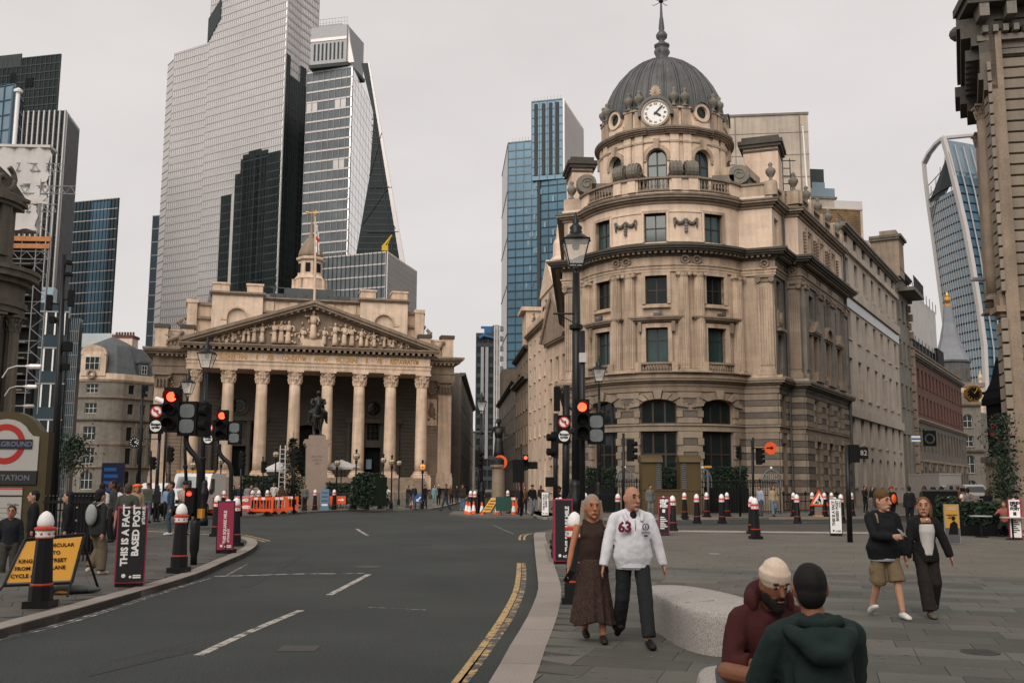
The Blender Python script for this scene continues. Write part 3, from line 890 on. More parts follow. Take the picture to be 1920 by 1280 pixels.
# attic
def slab(F,name,x0,x1,y0,y1,z0,z1,m):
 mb=F.mb();mb.box(x0,x1,y0,y1,z0,z1);return F.part(name,mb,m)
slab(E11,'attic_wall',-15.0,15.4,.6,14,18,24.3,ST)
for sx in(-1,1):
 a,b=sorted((sx*12.3,sx*15.3))
 mb=E11.mb();mb.box(a-.1,b+.1,.3,14.2,24.3,24.65);mb.box(a-.25,b+.25,.2,2,22.5,22.85);E11.part('attic_cornice',mb,'stone_mid')
 q=sx*14.6;mb=E11.mb();mb.box(q-.6,q+.6,0,1,18,24.5);mb.box(q-.75,q+.75,-.1,1.1,24.5,24.95);E11.part('attic_pier',mb,ST)
 mb=E11.mb();q=sx*15.7
 for k in range(3):mb.tube([(q,.5,19+k*1.2),(q+sx*.5,.5,19.5+k*1.2),(q,.5,20+k*1.2)],[.3,.35,.2],7)
 E11.part('scroll',mb,'stone_mid')
 x0,x1=(-12.2,-5.9) if sx<0 else(6.6,12.9)
 mb=E11.mb();xm=(x0+x1)/2
 E11.wall(mb,x0,x1,-.6,.6,18,25.6,[(xm-1.25,xm+1.25,18,24.0)]);mb.box(xm-1.25,xm+1.25,-.2,.5,18,24.0);E11.arch_fill(mb,xm,22.7,2.5,1.25,-.6,-.2,24.02)
 E11.part('attic_block',mb,'stone_pale')
 mb=E11.mb();E11.arch_ring(mb,xm,22.7,2.5,1.25,.25,-.7,-.55);mb.box(xm-2.0,xm-1.25,-.7,-.5,22.4,22.7);mb.box(xm+1.25,xm+2.0,-.7,-.5,22.4,22.7)
 E11.part('arch_moulding',mb,ST)
 mb=E11.mb();E11.cornice(mb,x0,x1,25.6,[(.8,.2),(1.0,.25)],(.3,.3),2);E11.part('attic_cornice',mb,'stone_mid')
 for q in(x0+1.05,x1-1.05):
  mb=E11.mb();mb.box(q-1.0,q+1.0,-.5,1.6,26.05,27.0);mb.box(q-1.12,q+1.12,-.62,1.7,27.0,27.25);E11.part('chimney_block',mb,ST)
mb=E11.mb();mb.box(-5.9,6.6,0,.6,18,25.2)
for q in(-5.0,-2,.3,2.7,5.6):mb.box(q-.5,q+.5,-.2,0,18,25.1)
E11.part('attic_centre',mb,ST)
mb=E11.mb();E11.cornice(mb,-5.9,6.6,25.2,[(.3,.2),(.6,.2)],(0,0),1.5);E11.cornice(mb,-5.9,6.6,23.6,[(.45,.25)],(0,0),1);E11.part('attic_cornice',mb,'stone_mid')
mb=E11.mb();mb.xprism([(3,24.2),(8,27.6),(50,27.6),(56,24.2)],-13,13);E11.part('roof',mb,'lead')
mb=E11.mb();mb.box(-5,5.5,2,5,25.6,26.6);mb.box(-3,3.5,5,8,26.6,27.9)
for q in range(7):mb.box(-4.6+q*1.4,-4.5+q*1.4,1.9,2,25.6,27.4)
mb.box(-5,5,1.9,1.95,27.3,27.4);E11.part('roof_plant',mb,'slate')
E7.bx('rear_wall','stone_mid',-18.2,18.2,26,95,0,17.5)
E7.bx('rear_roof','lead',-17,17,26,94,17.5,22)
for k in range(9):
 mb=E7.mb();mb.box(18.2,18.6,8+k*7,9.4+k*7,0,15);mb.box(18.2,19.3,5+k*7.5,12.6+k*7.5,17.5,18.3);E7.part('side_pilaster',mb,'stone_mid')
# bell tower
bt=thing('bell_tower','stone bell tower with leaded cap and gilded vane rising behind the exchange pediment','tower',(-39.35,190,22))
k=MB();k.lathe([(3.4,0),(3.4,15.6),(3.7,15.9),(3.7,16.5),(3.0,16.9),(2.9,18.6),(3.05,18.8),(2.7,19.2),(2.4,19.6),(2.3,22.3),(2.75,22.6),(2.75,23.0),(2.35,23.2)],n=8,a0=pi/8,a1=2*pi+pi/8)
k.build('tower_shaft',M['stone'],bt)
k=MB();k.smooth=True;k.lathe([(2.3,23.2),(2.45,23.7),(2.2,24.7),(1.5,26.2),(.9,27.0),(.5,27.3),(.55,27.8),(.25,28.3),(.12,31.5),(.2,31.8),(.05,33)],n=16,flut=.05)
k.build('tower_cap',M['stone_mid'],bt)
for i in range(3):
 a=-pi/2+(i-1)*pi/3.2
 k=MB();k.box(-.45,.45,-.1,.3,20.1,21.8);w_=k.build('belfry_opening',M['black_flat'],bt,(2.28*cos(a),2.28*sin(a),0),a+pi/2)
for i in range(8):
 a=2*pi*(i+.5)/8
 k=MB();k.lathe([(.35,15.9+.6),(.3,18.4),(.42,18.7)],3.15*cos(a),3.15*sin(a),8);k.build('pilaster',M['stone'],bt)
k=MB();k.tube([(-.8,0,32.2),(.4,0,32.2)],.14,6);k.ball((-.9,0,32.35),(.4,.2,.25),8,6);k.tube([(.3,0,32.3),(.8,0,32.8),(1.0,0,32.2)],.12,6);k.build('weather_vane',M['gold'],bt)
# flag on the pediment
fp=thing('flagpole','white flagpole with a hanging union flag on top of the pediment','flagpole',E0.pt(.1,1.0,23.2) and Vector(E0.pt(.1,1.0,23.2))+EO)
k=MB();k.tube([(0,0,-.6),(0,0,4.5),(-.25,0,11.1)],[.16,.13,.08],8);k.build('pole',M['stone_pale'],fp)
k=MB();k.ball((-.26,0,11.2),.16,8,6);k.build('finial',M['gold'],fp)
fm_=MB();cols=7;rows=14
for j in range(rows+1):
 for i in range(cols+1):
  u=i/cols;v=j/rows
  fm_.v.append((-.12+u*.62*(.6+.4*v),.16*sin(u*9+v*2)*(.4+u),10.2-v*3.6-u*.5))
for j in range(rows):
 for i in range(cols):
  a=j*(cols+1)+i
  fm_.f.append([a,a+1,a+cols+2,a+cols+1]);fm_.sm.append(True)
  d1=abs((j/rows)-(i/cols))<.12 or abs((j/rows)-(1-i/cols))<.12
  fm_.m.append(2 if(i in(3,) or j in(6,7)) else(1 if d1 or i in(2,4) or j in(5,8) else 0))
fm_.build('flag',[mat('flag_blue',(.02,.03,.10)),M['white'],M['red']],fp)
# ------------------------------------------------------------------ the corner building with the clock dome
DC=Vector((11.81,75,0));DR=6.6
db=thing('corner_building','ornate stone corner building with curved front, ribbed grey dome and white clock','building',DC)
B=Fac(db,(DC.x,DC.y),0,DR)
fdir,sdir=atan2(-.35,.94),atan2(.866,.5)
pA=B.pt(radians(44)*DR,0,0);pA=(pA[0]+DC.x,pA[1]+DC.y)
FA=Fac(db,pA,fdir)  # frontal pier beside the bow
LA=2.35
pB=(pA[0]+LA*cos(fdir),pA[1]+LA*sin(fdir))
FB=Fac(db,pB,sdir);LB=3.2  # set-back strip with narrow windows
pC=(pB[0]+LB*cos(sdir),pB[1]+LB*sin(sdir))
FC=Fac(db,pC,fdir);LC=1.0  # second pier
pD=(pC[0]+LC*cos(fdir),pC[1]+LC*sin(fdir))
FD=Fac(db,pD,sdir);LD=15.0  # long street front on the right
pL=B.pt(radians(-76)*DR,0,0);pL=(pL[0]+DC.x,pL[1]+DC.y)
FL=Fac(db,(pL[0]-1.45,pL[1]+.6),atan2(-.6,1.45));LL=sqrt(1.45**2+.6**2)  # left pier
ldir=(.07,1.0)
FS=Fac(db,(pL[0]-1.45+2.0,pL[1]+.6+28),atan2(-28,-2.0));LS=sqrt(28**2+4)  # left street front
bx=lambda d:radians(d)*DR
BX0,BX1=bx(-76),bx(44)
WN=[bx(-52),bx(-15),bx(22)]  # window axes of the bow
faces=[(B,BX0,BX1,(0,0)),(FA,0,LA,(0,1)),(FB,0,LB,(0,0)),(FC,0,LC,(0,1)),(FD,0,LD,(0,1)),(FL,0,LL,(1,0)),(FS,0,LS,(0,0))]
# walls with true openings
for F,x0,x1,e in faces:
 hs=[]
 if F is B:
  for x in WN:
   hs+=[(x-1.25,x+1.25,1.3,5.4),(x-1.25,x+1.25,5.9,7.62),(x-.75,x+.75,10.0,12.6),(x-.75,x+.75,14.3,16.3),(x-.76,x+.76,18.72,20.8)]
 if F is FB:hs=[(.5,1.9,1.8,4.7),(.5,1.9,6.0,8.0),(.6,1.7,10.0,12.4),(.6,1.7,14.3,16.3),(.6,1.7,18.9,20.9)]
 if F is FD:
  for k in range(3):
   x=3.3+k*4.0
   hs+=[(x-.7,x+.7,1.6,4.9),(x-.75,x+.75,6.0,8.0),(x-.65,x+.65,10.2,12.6),(x-.65,x+.65,14.2,16.0),(x-.6,x+.6,18.9,20.8)]
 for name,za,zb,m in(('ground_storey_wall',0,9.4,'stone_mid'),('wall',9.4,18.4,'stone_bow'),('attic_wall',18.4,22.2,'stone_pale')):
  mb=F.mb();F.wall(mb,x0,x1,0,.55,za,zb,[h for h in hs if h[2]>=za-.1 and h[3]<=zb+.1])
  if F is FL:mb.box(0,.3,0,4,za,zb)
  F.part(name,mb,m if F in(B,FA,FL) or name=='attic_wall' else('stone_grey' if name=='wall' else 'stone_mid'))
 # horizontal mouldings run round every face
 dk='stone_mid'
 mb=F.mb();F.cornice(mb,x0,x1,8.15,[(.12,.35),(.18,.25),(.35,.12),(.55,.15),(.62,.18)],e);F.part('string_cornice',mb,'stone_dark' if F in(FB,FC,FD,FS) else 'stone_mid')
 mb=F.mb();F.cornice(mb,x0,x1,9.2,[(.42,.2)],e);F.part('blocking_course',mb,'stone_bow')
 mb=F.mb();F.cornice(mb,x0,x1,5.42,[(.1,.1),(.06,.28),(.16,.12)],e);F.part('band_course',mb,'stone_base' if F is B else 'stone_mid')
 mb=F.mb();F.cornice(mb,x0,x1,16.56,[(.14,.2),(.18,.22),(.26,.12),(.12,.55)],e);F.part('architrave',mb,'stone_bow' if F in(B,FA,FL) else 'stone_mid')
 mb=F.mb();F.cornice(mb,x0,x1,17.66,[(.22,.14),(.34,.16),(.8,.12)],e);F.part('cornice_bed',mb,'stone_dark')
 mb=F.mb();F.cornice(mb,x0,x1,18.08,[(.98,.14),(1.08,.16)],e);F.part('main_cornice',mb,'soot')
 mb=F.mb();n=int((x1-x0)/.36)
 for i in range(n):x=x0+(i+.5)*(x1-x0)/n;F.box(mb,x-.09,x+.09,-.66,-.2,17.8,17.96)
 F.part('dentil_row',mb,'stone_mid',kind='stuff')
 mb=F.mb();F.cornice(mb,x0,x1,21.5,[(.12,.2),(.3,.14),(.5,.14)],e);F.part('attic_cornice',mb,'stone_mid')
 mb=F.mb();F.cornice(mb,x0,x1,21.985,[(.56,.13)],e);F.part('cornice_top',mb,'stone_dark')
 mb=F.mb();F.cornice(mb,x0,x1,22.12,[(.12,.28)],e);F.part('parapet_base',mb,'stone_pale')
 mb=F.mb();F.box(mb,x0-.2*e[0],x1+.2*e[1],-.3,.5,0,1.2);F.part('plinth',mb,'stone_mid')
# ground storey: banded courses of separate blocks
def courses(F,xa,xb,z0,z1,h=.46,q=.36,edges=(1,1),dark0=0):
 k=int(round((z1-z0)/h));h=(z1-z0)/k
 for i in range(k):
  za,zb=z0+i*h+.018,z0+(i+1)*h-.018
  band=(i+dark0)%2
  xs=[xa+(q if edges[0] and band else 0),xb-(q if edges[1] and band else 0)]
  mb=F.mb();F.box(mb,xs[0],xs[1],-.13 if band else-.17,0,za,zb)
  F.part('stone_block',mb,'stone_band' if band else 'stone_base')
  if band:
   for sd,(c,d) in enumerate(((xa,xa+q-.03),(xb-q+.03,xb))):
    if edges[sd]:
     mb=F.mb();F.box(mb,c-(.08 if sd==0 else 0),d+(.08 if sd else 0),-.24,0,za-.02,zb+.02);F.part('stone_block',mb,'stone_base')
for xa,xb,ed in((BX0,bx(-52)-1.3,(0,1)),(bx(-52)+1.3,bx(-15)-1.3,(1,1)),(bx(-15)+1.3,bx(22)-1.3,(1,1)),(bx(22)+1.3,BX1,(1,0))):
 courses(B,xa,xb,1.2,5.4,edges=ed);courses(B,xa,xb,5.95,8.1,.43,edges=ed,dark0=0)
courses(FA,0,LA,1.2,5.4,edges=(0,0));courses(FA,0,LA,5.95,8.1,.43,edges=(0,0))
courses(FL,0,LL,1.2,5.4,edges=(0,0));courses(FL,0,LL,5.95,8.1,.43,edges=(0,0))
courses(FC,0,LC,1.2,5.4,edges=(0,0));courses(FC,0,LC,5.95,8.1,.43,edges=(0,0))
for xa,xb in((0,.45),(1.95,LB)):courses(FB,xa,xb,1.2,5.4,edges=(0,0));courses(FB,xa,xb,5.95,8.1,.43,edges=(0,0))
for xa,xb,ed in((0,2.55,(0,1)),(4.05,6.55,(1,1)),(8.05,10.55,(1,1)),(12.05,LD,(1,0))):
 courses(FD,xa,xb,1.2,5.4,edges=ed);courses(FD,xa,xb,5.95,8.1,.43,edges=ed)
# bow windows
for i,x in enumerate(WN):
 B.window(x,1.3,2.5,4.1,.32,3,2,0,'frame_dark','glass',.13,(2.55,))
 B.window(x,5.9,2.5,1.72,.32,3,1,.5,'frame_dark','glass',.13)
 mb=B.mb();B.arch_fill(mb,x,7.12,2.5,.5,0,.5,7.63);B.part('arch_infill',mb,'stone_mid')
 for k in range(9):  # voussoirs, every other one standing proud
  a0=pi*(k+.06)/9;a1=pi*(k+.94)/9
  mb=B.mb();pr=.34 if k%2==0 else .2
  r1=1.36 if k!=4 else 1.3
  q=[(x+1.25*cos(t),7.12+.5*sin(t)) for t in(a0,a1)]+[(x+(1.25+.75)*cos(t),7.0+(.5+.62)*sin(t)*(1.12 if k==4 else 1)) for t in(a1,a0)]
  mb.add([(p_[0],-pr,p_[1]) for p_ in q]+[(p_[0],.1,p_[1]) for p_ in q],[(0,1,2,3),(4,7,6,5),(0,4,5,1),(1,5,6,2),(2,6,7,3),(3,7,4,0)])
  B.part('voussoir',mb,'stone_mid' if k%2 else 'stone_base')
 B.window(x,10.0,1.5,2.6,.3,2,2,0,'frame_dark','glass_teal',.08,(1.75,))
 B.window(x,14.3,1.5,2.0,.3,2,2,0,'frame_dark','glass',.08)
 B.window(x,18.72,1.52,2.08,.3,2,2,0,'frame_dark','glass_teal',.08)
 def surround(mb,w,z0,z1,t=.22,pr=.14):
  B.box(mb,x-w/2-t,x-w/2,-pr,.3,z0,z1+t);B.box(mb,x+w/2,x+w/2+t,-pr,.3,z0,z1+t);B.box(mb,x-w/2,x+w/2,-pr,.3,z1,z1+t)
 for a_ in((1.5,10.0,12.6,.3,.2),(1.5,14.3,16.3,.24),(1.52,18.72,20.8,.2,.1)):mb=B.mb();surround(mb,*a_);B.part('window_surround',mb,'stone_bow')
 mb=B.mb();B.cornice(mb,x-1.25,x+1.25,13.0,[(.3,.12),(.5,.12),(.58,.12)],(1,1));B.part('window_hood',mb,'stone_mid')
 for sx in(-1,1):
  mb=B.mb();B.box(mb,x+sx*1.12-.12,x+sx*1.12+.12,-.4,0,12.3,13.0);B.part('bracket',mb,'stone_mid')
 mb=B.mb();B.box(mb,x-.95,x+.95,-.28,0,14.0,14.18);B.part('sill',mb,'stone_bow')
 baluster_row(B,'balcony_balusters',x-.95,x+.95,-.55,9.4,.72,'stone_mid',.19,.06)
 mb=B.mb()
 for sx in(-1,1):B.box(mb,x+sx*1.15-.2,x+sx*1.15+.2,-.72,-.2,9.42,10.14)
 B.part('balcony_pier',mb,'stone_bow')
 fl=MB();fl.cbox(0,0,0,.42,.3,.2);fl.cbox(.28,0,.05,.2,.2,.3)
 B.place('floodlight',fl.mesh('floodlight',M['lead']),x+random.uniform(-.2,.2),-.45,13.38)
# giant columns
cI=column_meshes(7.15,.42,'ionic',flutes=18,m='stone_bow')
cG=column_meshes(7.15,.42,'ionic',flutes=18,m='stone_grey')
for d in(1,10.5,-40.5,-31,38.5,-68):put_column(cI,db,B.pt(bx(d),-.18,9.4),radians(d))
for x0_,x1_ in((-.5,11.8),(-42,-29.5),(37,40),(-70,-66)):
 mb=B.mb();B.box(mb,bx(x0_)-.12,bx(x1_)+.12,-.8,-.1,9.41,9.62);B.part('column_pedestal',mb,'stone_bow')
def pilaster(F,x,w,m,y=-.3):
 mb=F.mb();mb.box(x-w/2,x+w/2,y+.06,0,9.8,16.05)
 n=6
 for i in range(n):a=x-w/2+w*(i+.12)/n;mb.box(a,a+w*.76/n,y,y+.06,10.1,15.8)
 F.part('pilaster',mb,m)
 mb=F.mb();mb.box(x-w/2-.1,x+w/2+.1,y-.12,0,9.42,9.8);F.part('pilaster_base',mb,m)
 mb=F.mb();mb.box(x-w/2-.03,x+w/2+.03,y-.03,0,16.05,16.35);mb.box(x-w/2-.16,x+w/2+.16,y-.16,0,16.35,16.55)
 for sx in(-1,1):
  mb.yprism([(x+sx*w*.45+.2*cos(2*pi*i/10),16.2+.2*sin(2*pi*i/10)) for i in range(10)],y-.14,y)
 F.part('pilaster_capital',mb,'stone_mid')
pilaster(FA,LA-.62,1.05,'stone_bow');pilaster(FC,LC/2,.92,'stone_mid');pilaster(FL,.55,.9,'stone_bow')
for x in(.6,5.1,5.75,9.1,9.75,14.3):put_column(cG,db,FD.pt(x,-.12,9.4),sdir) if False else pilaster(FD,x,.72,'stone_grey')
mb=FB.mb();mb.tube([(2.6,-.15,.3),(2.6,-.15,21.8)],.09,8);FB.part('drainpipe',mb,'slate')
mb=FD.mb();mb.tube([(LD-.15,-.25,.3),(LD-.15,-.25,18)],.1,8);FD.part('drainpipe',mb,'slate')
# set-back strip and street-front windows
for F,xs in((FB,[1.15]),(FD,[3.3,7.3,11.3])):
 for i,x in enumerate(xs):
  w=1.1 if F is FB else 1.3
  F.window(x,1.8 if F is FB else 1.6,1.4,2.9 if F is FB else 3.3,.45,2,2,0,'frame_dark','glass',.08)
  F.window(x,6.0,1.4 if F is FB else 1.5,2.0,.45,2,1,0,'frame_dark','glass',.08)
  F.window(x,10.0 if F is FB else 10.2,w,2.4,.4,2,2,0,'frame_dark','glass_teal' if F is FB else 'glass',.07)
  F.window(x,14.3 if F is FB else 14.2,w,2.0 if F is FB else 1.8,.4,2,2,0,'frame_dark','glass',.07)
  F.window(x,18.9,1.1 if F is FB else 1.2,2.0 if F is FB else 1.9,.35,2,2,0,'frame_dark','glass',.07)
  if F is FD:
   mb=F.mb();F.cornice(mb,x-1.0,x+1.0,12.9,[(.3,.14),(.45,.12)],(1,1))
   if i==1:F.arch_ring(mb,x,13.16,1.9,.75,.22,-.5,0);mb.yprism([(x-.9,13.16),(x+.9,13.16),(x+.5,13.7),(x,13.85),(x-.5,13.7)],-.3,0)
   else:mb.yprism([(x-1.2,13.16),(x+1.2,13.16),(x,14.05)],-.5,0)
   F.part('window_pediment',mb,'stone_mid')
   mb=F.mb();mb.box(x-1.0,x-.66,-.25,0,10.0,12.9);mb.box(x+.66,x+1.0,-.25,0,10.0,12.9);mb.box(x-1.1,x+1.1,-.6,0,9.42,10.1);F.part('window_surround',mb,'stone_mid')
   for sx in(-1,1):
    mb=F.mb();xx=x+sx*1.6
    for k in range(8):mb.ball((xx,-.1,18.95+k*.24),(.16,.12,.11),6,4)
    F.part('carved_drop',mb,'stone_mid')
   mb=F.mb();mb.box(x-.95,x-.62,-.12,0,18.8,20.95);mb.box(x+.62,x+.95,-.12,0,18.8,20.95);mb.box(x-.95,x+.95,-.12,0,20.95,21.2);F.part('window_surround',mb,'stone_bow')
   for k in(-1,0,1):
    mb=F.mb();mb.yprism([(x+k*.55-.16,5.0),(x+k*.55+.16,5.0),(x+k*.62+.2,5.42),(x+k*.62-.2,5.42)],-.35 if k==0 else-.25,0);F.part('keystone',mb,'stone_base')
 if F is FB:
  mb=F.mb();mb.box(.35,1.95,-.35,0,12.6,12.8)
  mb.box(.5,1.8,-.1,0,12.9,14.1);F.part('window_hood',mb,'stone_mid')
  mb=F.mb();mb.ball((1.15,-.12,13.5),(.42,.15,.5),10,6);F.part('cartouche',mb,'stone_mid')
# rosettes in the frieze, garlands in the attic
ro=MB();ro.smooth=True
ro.tube([(.27*cos(2*pi*i/12),0,.27*sin(2*pi*i/12)) for i in range(13)],.09,6);ro.ball((0,0,0),.1,8,5)
ro=ro.mesh('rosette',M['stone_mid'])
for d in(2.5,9.5,-40,-33):B.place('rosette',ro,bx(d),-.24,17.38)
FA.place('rosette',ro,LA-.6,-.24,17.38);FC.place('rosette',ro,LC/2,-.2,17.38)
for k in range(3):
 FD.bx('frieze_panel','stone_bow',2.0+k*4,4.4+k*4,-.18,0,17.18,17.6)
for d in(3.5,-33.5):
 x=bx(d)
 mb=B.mb();B.box(mb,x-1.25,x+1.25,-.05,0,18.75,20.9)
 for a,b,c,e in((-1.25,1.25,20.84,20.95),(-1.25,1.25,18.7,18.8)):B.box(mb,x+a,x+b,-.11,0,c,e)
 for sx in(-1,1):B.box(mb,x+sx*1.25-.06,x+sx*1.25+.06,-.11,0,18.8,20.84)
 B.part('attic_panel',mb,'stone_pale')
 g_=MB();g_.smooth=True
 for sx in(-1,1):
  g_.tube([(sx*.1,0,.3),(sx*.3,-.02,.08),(sx*.5,-.02,.05),(sx*.75,0,.32)],[.09,.14,.14,.08],7)
  g_.tube([(sx*.78,0,.38),(sx*.8,0,-.25)],[.13,.04],7);g_.ball((sx*.78,-.03,.36),.13,7,5)
  for q in range(4):g_.ball((sx*(.2+.16*q),-.1,.1+.04*(q-1.5)**2),.09,6,4)
 g_.tube([(0,0,.4),(0,0,-.55)],[.15,.09],7)
 for q in range(5):g_.ball((0,-.08,.3-q*.2),.13,7,5)
 B.place('garland',g_.mesh('garland',M['stone_grey']),x,-.12,19.95)
# balustrade over the bow, with piers and scroll consoles
for a,b in((-65,-42),(-25,-6),(12.5,34)):
 baluster_row(B,'balustrade',bx(a),bx(b),-.12,22.4,1.0,'stone_mid',.27,.08)
for a,b in((-76,-65),(-42,-25),(-6,12.5),(34,44)):
 mb=B.mb();B.box(mb,bx(a),bx(b),-.2,.3,22.4,23.25)
 if b-a>12:
  B.box(mb,bx(a)+.15,bx((a+b)/2)-.25,-.32,-.2,22.4,23.25);B.box(mb,bx((a+b)/2)+.25,bx(b)-.15,-.32,-.2,22.4,23.25)
 B.part('balustrade_pier',mb,'stone_pale');mb=B.mb();B.box(mb,bx(a)-.05,bx(b)+.05,-.36,.36,23.25,23.42);B.part('pier_coping',mb,'stone_mid')
sc_m=MB();sc_m.smooth=False
for k in range(14):
 a0,a1=2*pi*k/14,2*pi*(k+1)/14
 sc_m.add([(-.42,.62*cos(a0),.62*sin(a0)+.62),(-.42,.62*cos(a1),.62*sin(a1)+.62),(.42,.62*cos(a1),.62*sin(a1)+.62),(.42,.62*cos(a0),.62*sin(a0)+.62)],[(0,1,2,3)])
for sx in(-.42,.42):
 sc_m.add([(sx,.62*cos(2*pi*k/14),.62*sin(2*pi*k/14)+.62) for k in range(14)],[tuple(range(14))])
 sc_m.tube([(sx,.4*cos(t*.6)*(1-t/22),.4*sin(t*.6)*(1-t/22)+.62) for t in range(16)],.05,5)
 for q in(-.28,-.14,0,.14,.28):pass
for q in(-.26,0,.26):sc_m.tube([(q,.64*cos(t),.64*sin(t)+.62) for t in[i*.35 for i in range(2,15)]],.045,5)
sc_m.box(-.42,.42,.3,1.6,0,.6)
sc_me=sc_m.mesh('scroll_console',M['stone_grey'])
for d in(-38,-28.5,-1.5,8):B.place('scroll_console',sc_me,bx(d),.25,23.42)
for d,rr in((47,.6),(-72,-.4)):
 o=B.place('scroll_console',sc_me,bx(d),.1,23.42);o.rotation_euler.z+=rr;o.scale=(1.5,1.2,1.15)
# flank and street balustrades
um=urn_mesh(1.5,'stone_grey')
for F,L_,ps in((FA,LA,(0,LA)),(FB,LB,(LB,)),(FC,LC,(LC,)),(FD,LD,(0,3.9,7.7,11.4,LD))):
 if F in(FA,FC):
  F.bx('parapet','stone_bow',0,L_,-.1,.4,22.4,23.2);F.bx('coping','stone_mid',0,L_+.2,-.2,.5,23.2,23.36)
 elif F is FD:
  for a,b in zip(ps[:-1],ps[1:]):baluster_row(F,'balustrade',a+.5,b-.5,.1,22.4,.95,'stone_mid',.27,.08)
 else:baluster_row(F,'balustrade',.3,L_-.2,.1,22.4,.95,'stone_mid',.27,.08)
 for x in ps:
  if F is FA and x==0:continue
  F.bx('balustrade_pier','stone_bow',x-.42,x+.42,-.25,.6,22.4,23.42)
  if F in(FA,FD):F.place('urn',um,x,.2,23.42)
FL.bx('parapet','stone_bow',0,LL,-.1,.4,22.4,23.3);FL.place('urn',um,LL*.35,.2,23.3)
# drum with arched windows
DD=Fac(db,(DC.x,DC.y),0,4.9)
dx=lambda d:radians(d)*4.9
DW=[-56,-15,26,67,-97]
hs=[(dx(d)-.74,dx(d)+.74,22.9,26.15) for d in DW]
mb=DD.mb();DD.wall(mb,dx(-130),dx(110),0,.4,21.8,27.3,hs);DD.part('drum_wall',mb,'stone_pale')
for d in DW:
 x=dx(d)
 mb=DD.mb();DD.arch_fill(mb,x,25.4,1.48,.74,0,.4,26.16);DD.part('arch_infill',mb,'stone_pale')
 DD.window(x,22.9,1.48,3.24,.28,2,2,.74,'frame_dark','glass_teal',.1,(2.05,))
 mb=DD.mb();DD.arch_ring(mb,x,25.4,1.48,.74,.3,-.14,.1);DD.box(mb,x-1.3,x-.74,-.12,0,25.2,25.4);DD.box(mb,x+.74,x+1.3,-.12,0,25.2,25.4)
 mb.yprism([(x-.17,26.1),(x+.17,26.1),(x+.23,26.85),(x-.23,26.85)],-.28,0)
 DD.part('arch_moulding',mb,'stone_bow')
for d in(-35.5,5.5,46.5,-76.5):
 for q in(-5.5,5.5):
  x=dx(d+q);mb=DD.mb();DD.box(mb,x-.3,x+.3,-.16,0,22.2,27.3);DD.part('pilaster',mb,'stone_pale')
  mb=DD.mb();DD.box(mb,x-.36,x+.36,-.22,0,26.55,26.72);DD.part('pilaster_capital',mb,'stone_bow')
mb=DD.mb();DD.cornice(mb,dx(-130),dx(110),26.6,[(.05,.1)]);DD.cornice(mb,dx(-130),dx(110),27.2,[(.15,.12),(.3,.12)]);DD.part('drum_cornice_bed',mb,'stone_mid')
mb=DD.mb();DD.cornice(mb,dx(-130),dx(110),27.44,[(.45,.1),(.5,.14)]);DD.part('drum_cornice',mb,'stone_grey')
for d in(-35.5,5.5,46.5):
 mb=DD.mb();DD.cornice(mb,dx(d-12),dx(d+12),27.2,[(.3,.12),(.44,.12),(.58,.1),(.64,.14)],(.2,.2));DD.part('cornice_break',mb,'stone_mid')
mb=DD.mb();DD.box(mb,dx(-130),dx(110),.15,.6,27.6,29.2);DD.part('drum_attic',mb,'stone_pale')
for d in(-35.5,5.5,46.5,-76.5):
 mb=DD.mb();DD.box(mb,dx(d-9),dx(d-1.5),-.02,.2,27.68,29.2);DD.box(mb,dx(d+1.5),dx(d+9),-.02,.2,27.68,29.2);DD.box(mb,dx(d-10),dx(d+10),-.08,.2,29.2,29.34);DD.part('attic_pier',mb,'stone_bow')
mb=DD.mb();DD.box(mb,dx(-130),dx(110),.1,.7,29.34,29.46);DD.part('attic_coping',mb,'lead')
u2=urn_mesh(1.5,'stone_grey')
for d in(-35.5,5.5,46.5,-76.5):
 for q in(-5,5):DD.place('urn',u2,dx(d+q),.1,29.34)
for d in(-56,26,67):  # round windows
 mb=DD.mb();DD.arch_ring(mb,dx(d),29.0,.95,.475,.24,-.12,.5,20,0,2*pi);DD.box(mb,dx(d)-.82,dx(d)+.82,-.02,.4,27.68,28.3);DD.part('round_window_surround',mb,'stone_pale')
 mb=DD.mb();DD.arch_ring(mb,dx(d),29.0,1.46,.73,.1,-.25,.5,12);DD.part('hood_mould',mb,'lead')
 k=MB();k.yprism([(.5*cos(2*pi*i/16),.5*sin(2*pi*i/16)) for i in range(16)],.12,.2);DD.place('round_window',k.mesh('round_window',M['glass']),dx(d),0,29.0)
# clock
ck=Vector(DD.pt(dx(-15),-.28,28.75))
k=MB();k.yprism([(1.13*cos(2*pi*i/32),1.13*sin(2*pi*i/32)) for i in range(32)],0,.6);k.yprism([(-1.1,-1.1),(1.1,-1.1),(1.1,0),(-1.1,0)],.05,.6)
clk=k.build('clock',M['stone_bow'],db,ck,radians(-15))
k=MB();DDr=Fac(thing('x',None,None),(0,0));bpy.data.objects.remove(DDr.root)
def ring(k,r0,r1,y0,y1,n=32,a0=0,a1=2*pi):
 for i in range(n):
  t0,t1=a0+(a1-a0)*i/n,a0+(a1-a0)*(i+1)/n
  q=[(r*cos(t),r*sin(t)) for r,t in((r0,t0),(r0,t1),(r1,t1),(r1,t0))]
  k.add([(p[0],y0,p[1]) for p in q]+[(p[0],y1,p[1]) for p in q],[(0,1,2,3),(0,4,5,1),(2,6,7,3)])
ring(k,.9,1.06,-.12,.0);k.build('clock_rim',M['stone_bow'],clk)
k=MB();ring(k,1.08,1.3,-.2,.7,20,radians(-10),radians(190));k.build('hood_mould',M['lead'],clk)
k=MB();k.yprism([(.9*cos(2*pi*i/32),.9*sin(2*pi*i/32)) for i in range(32)],-.03,0);k.build('clock_face',M['white'],clk)
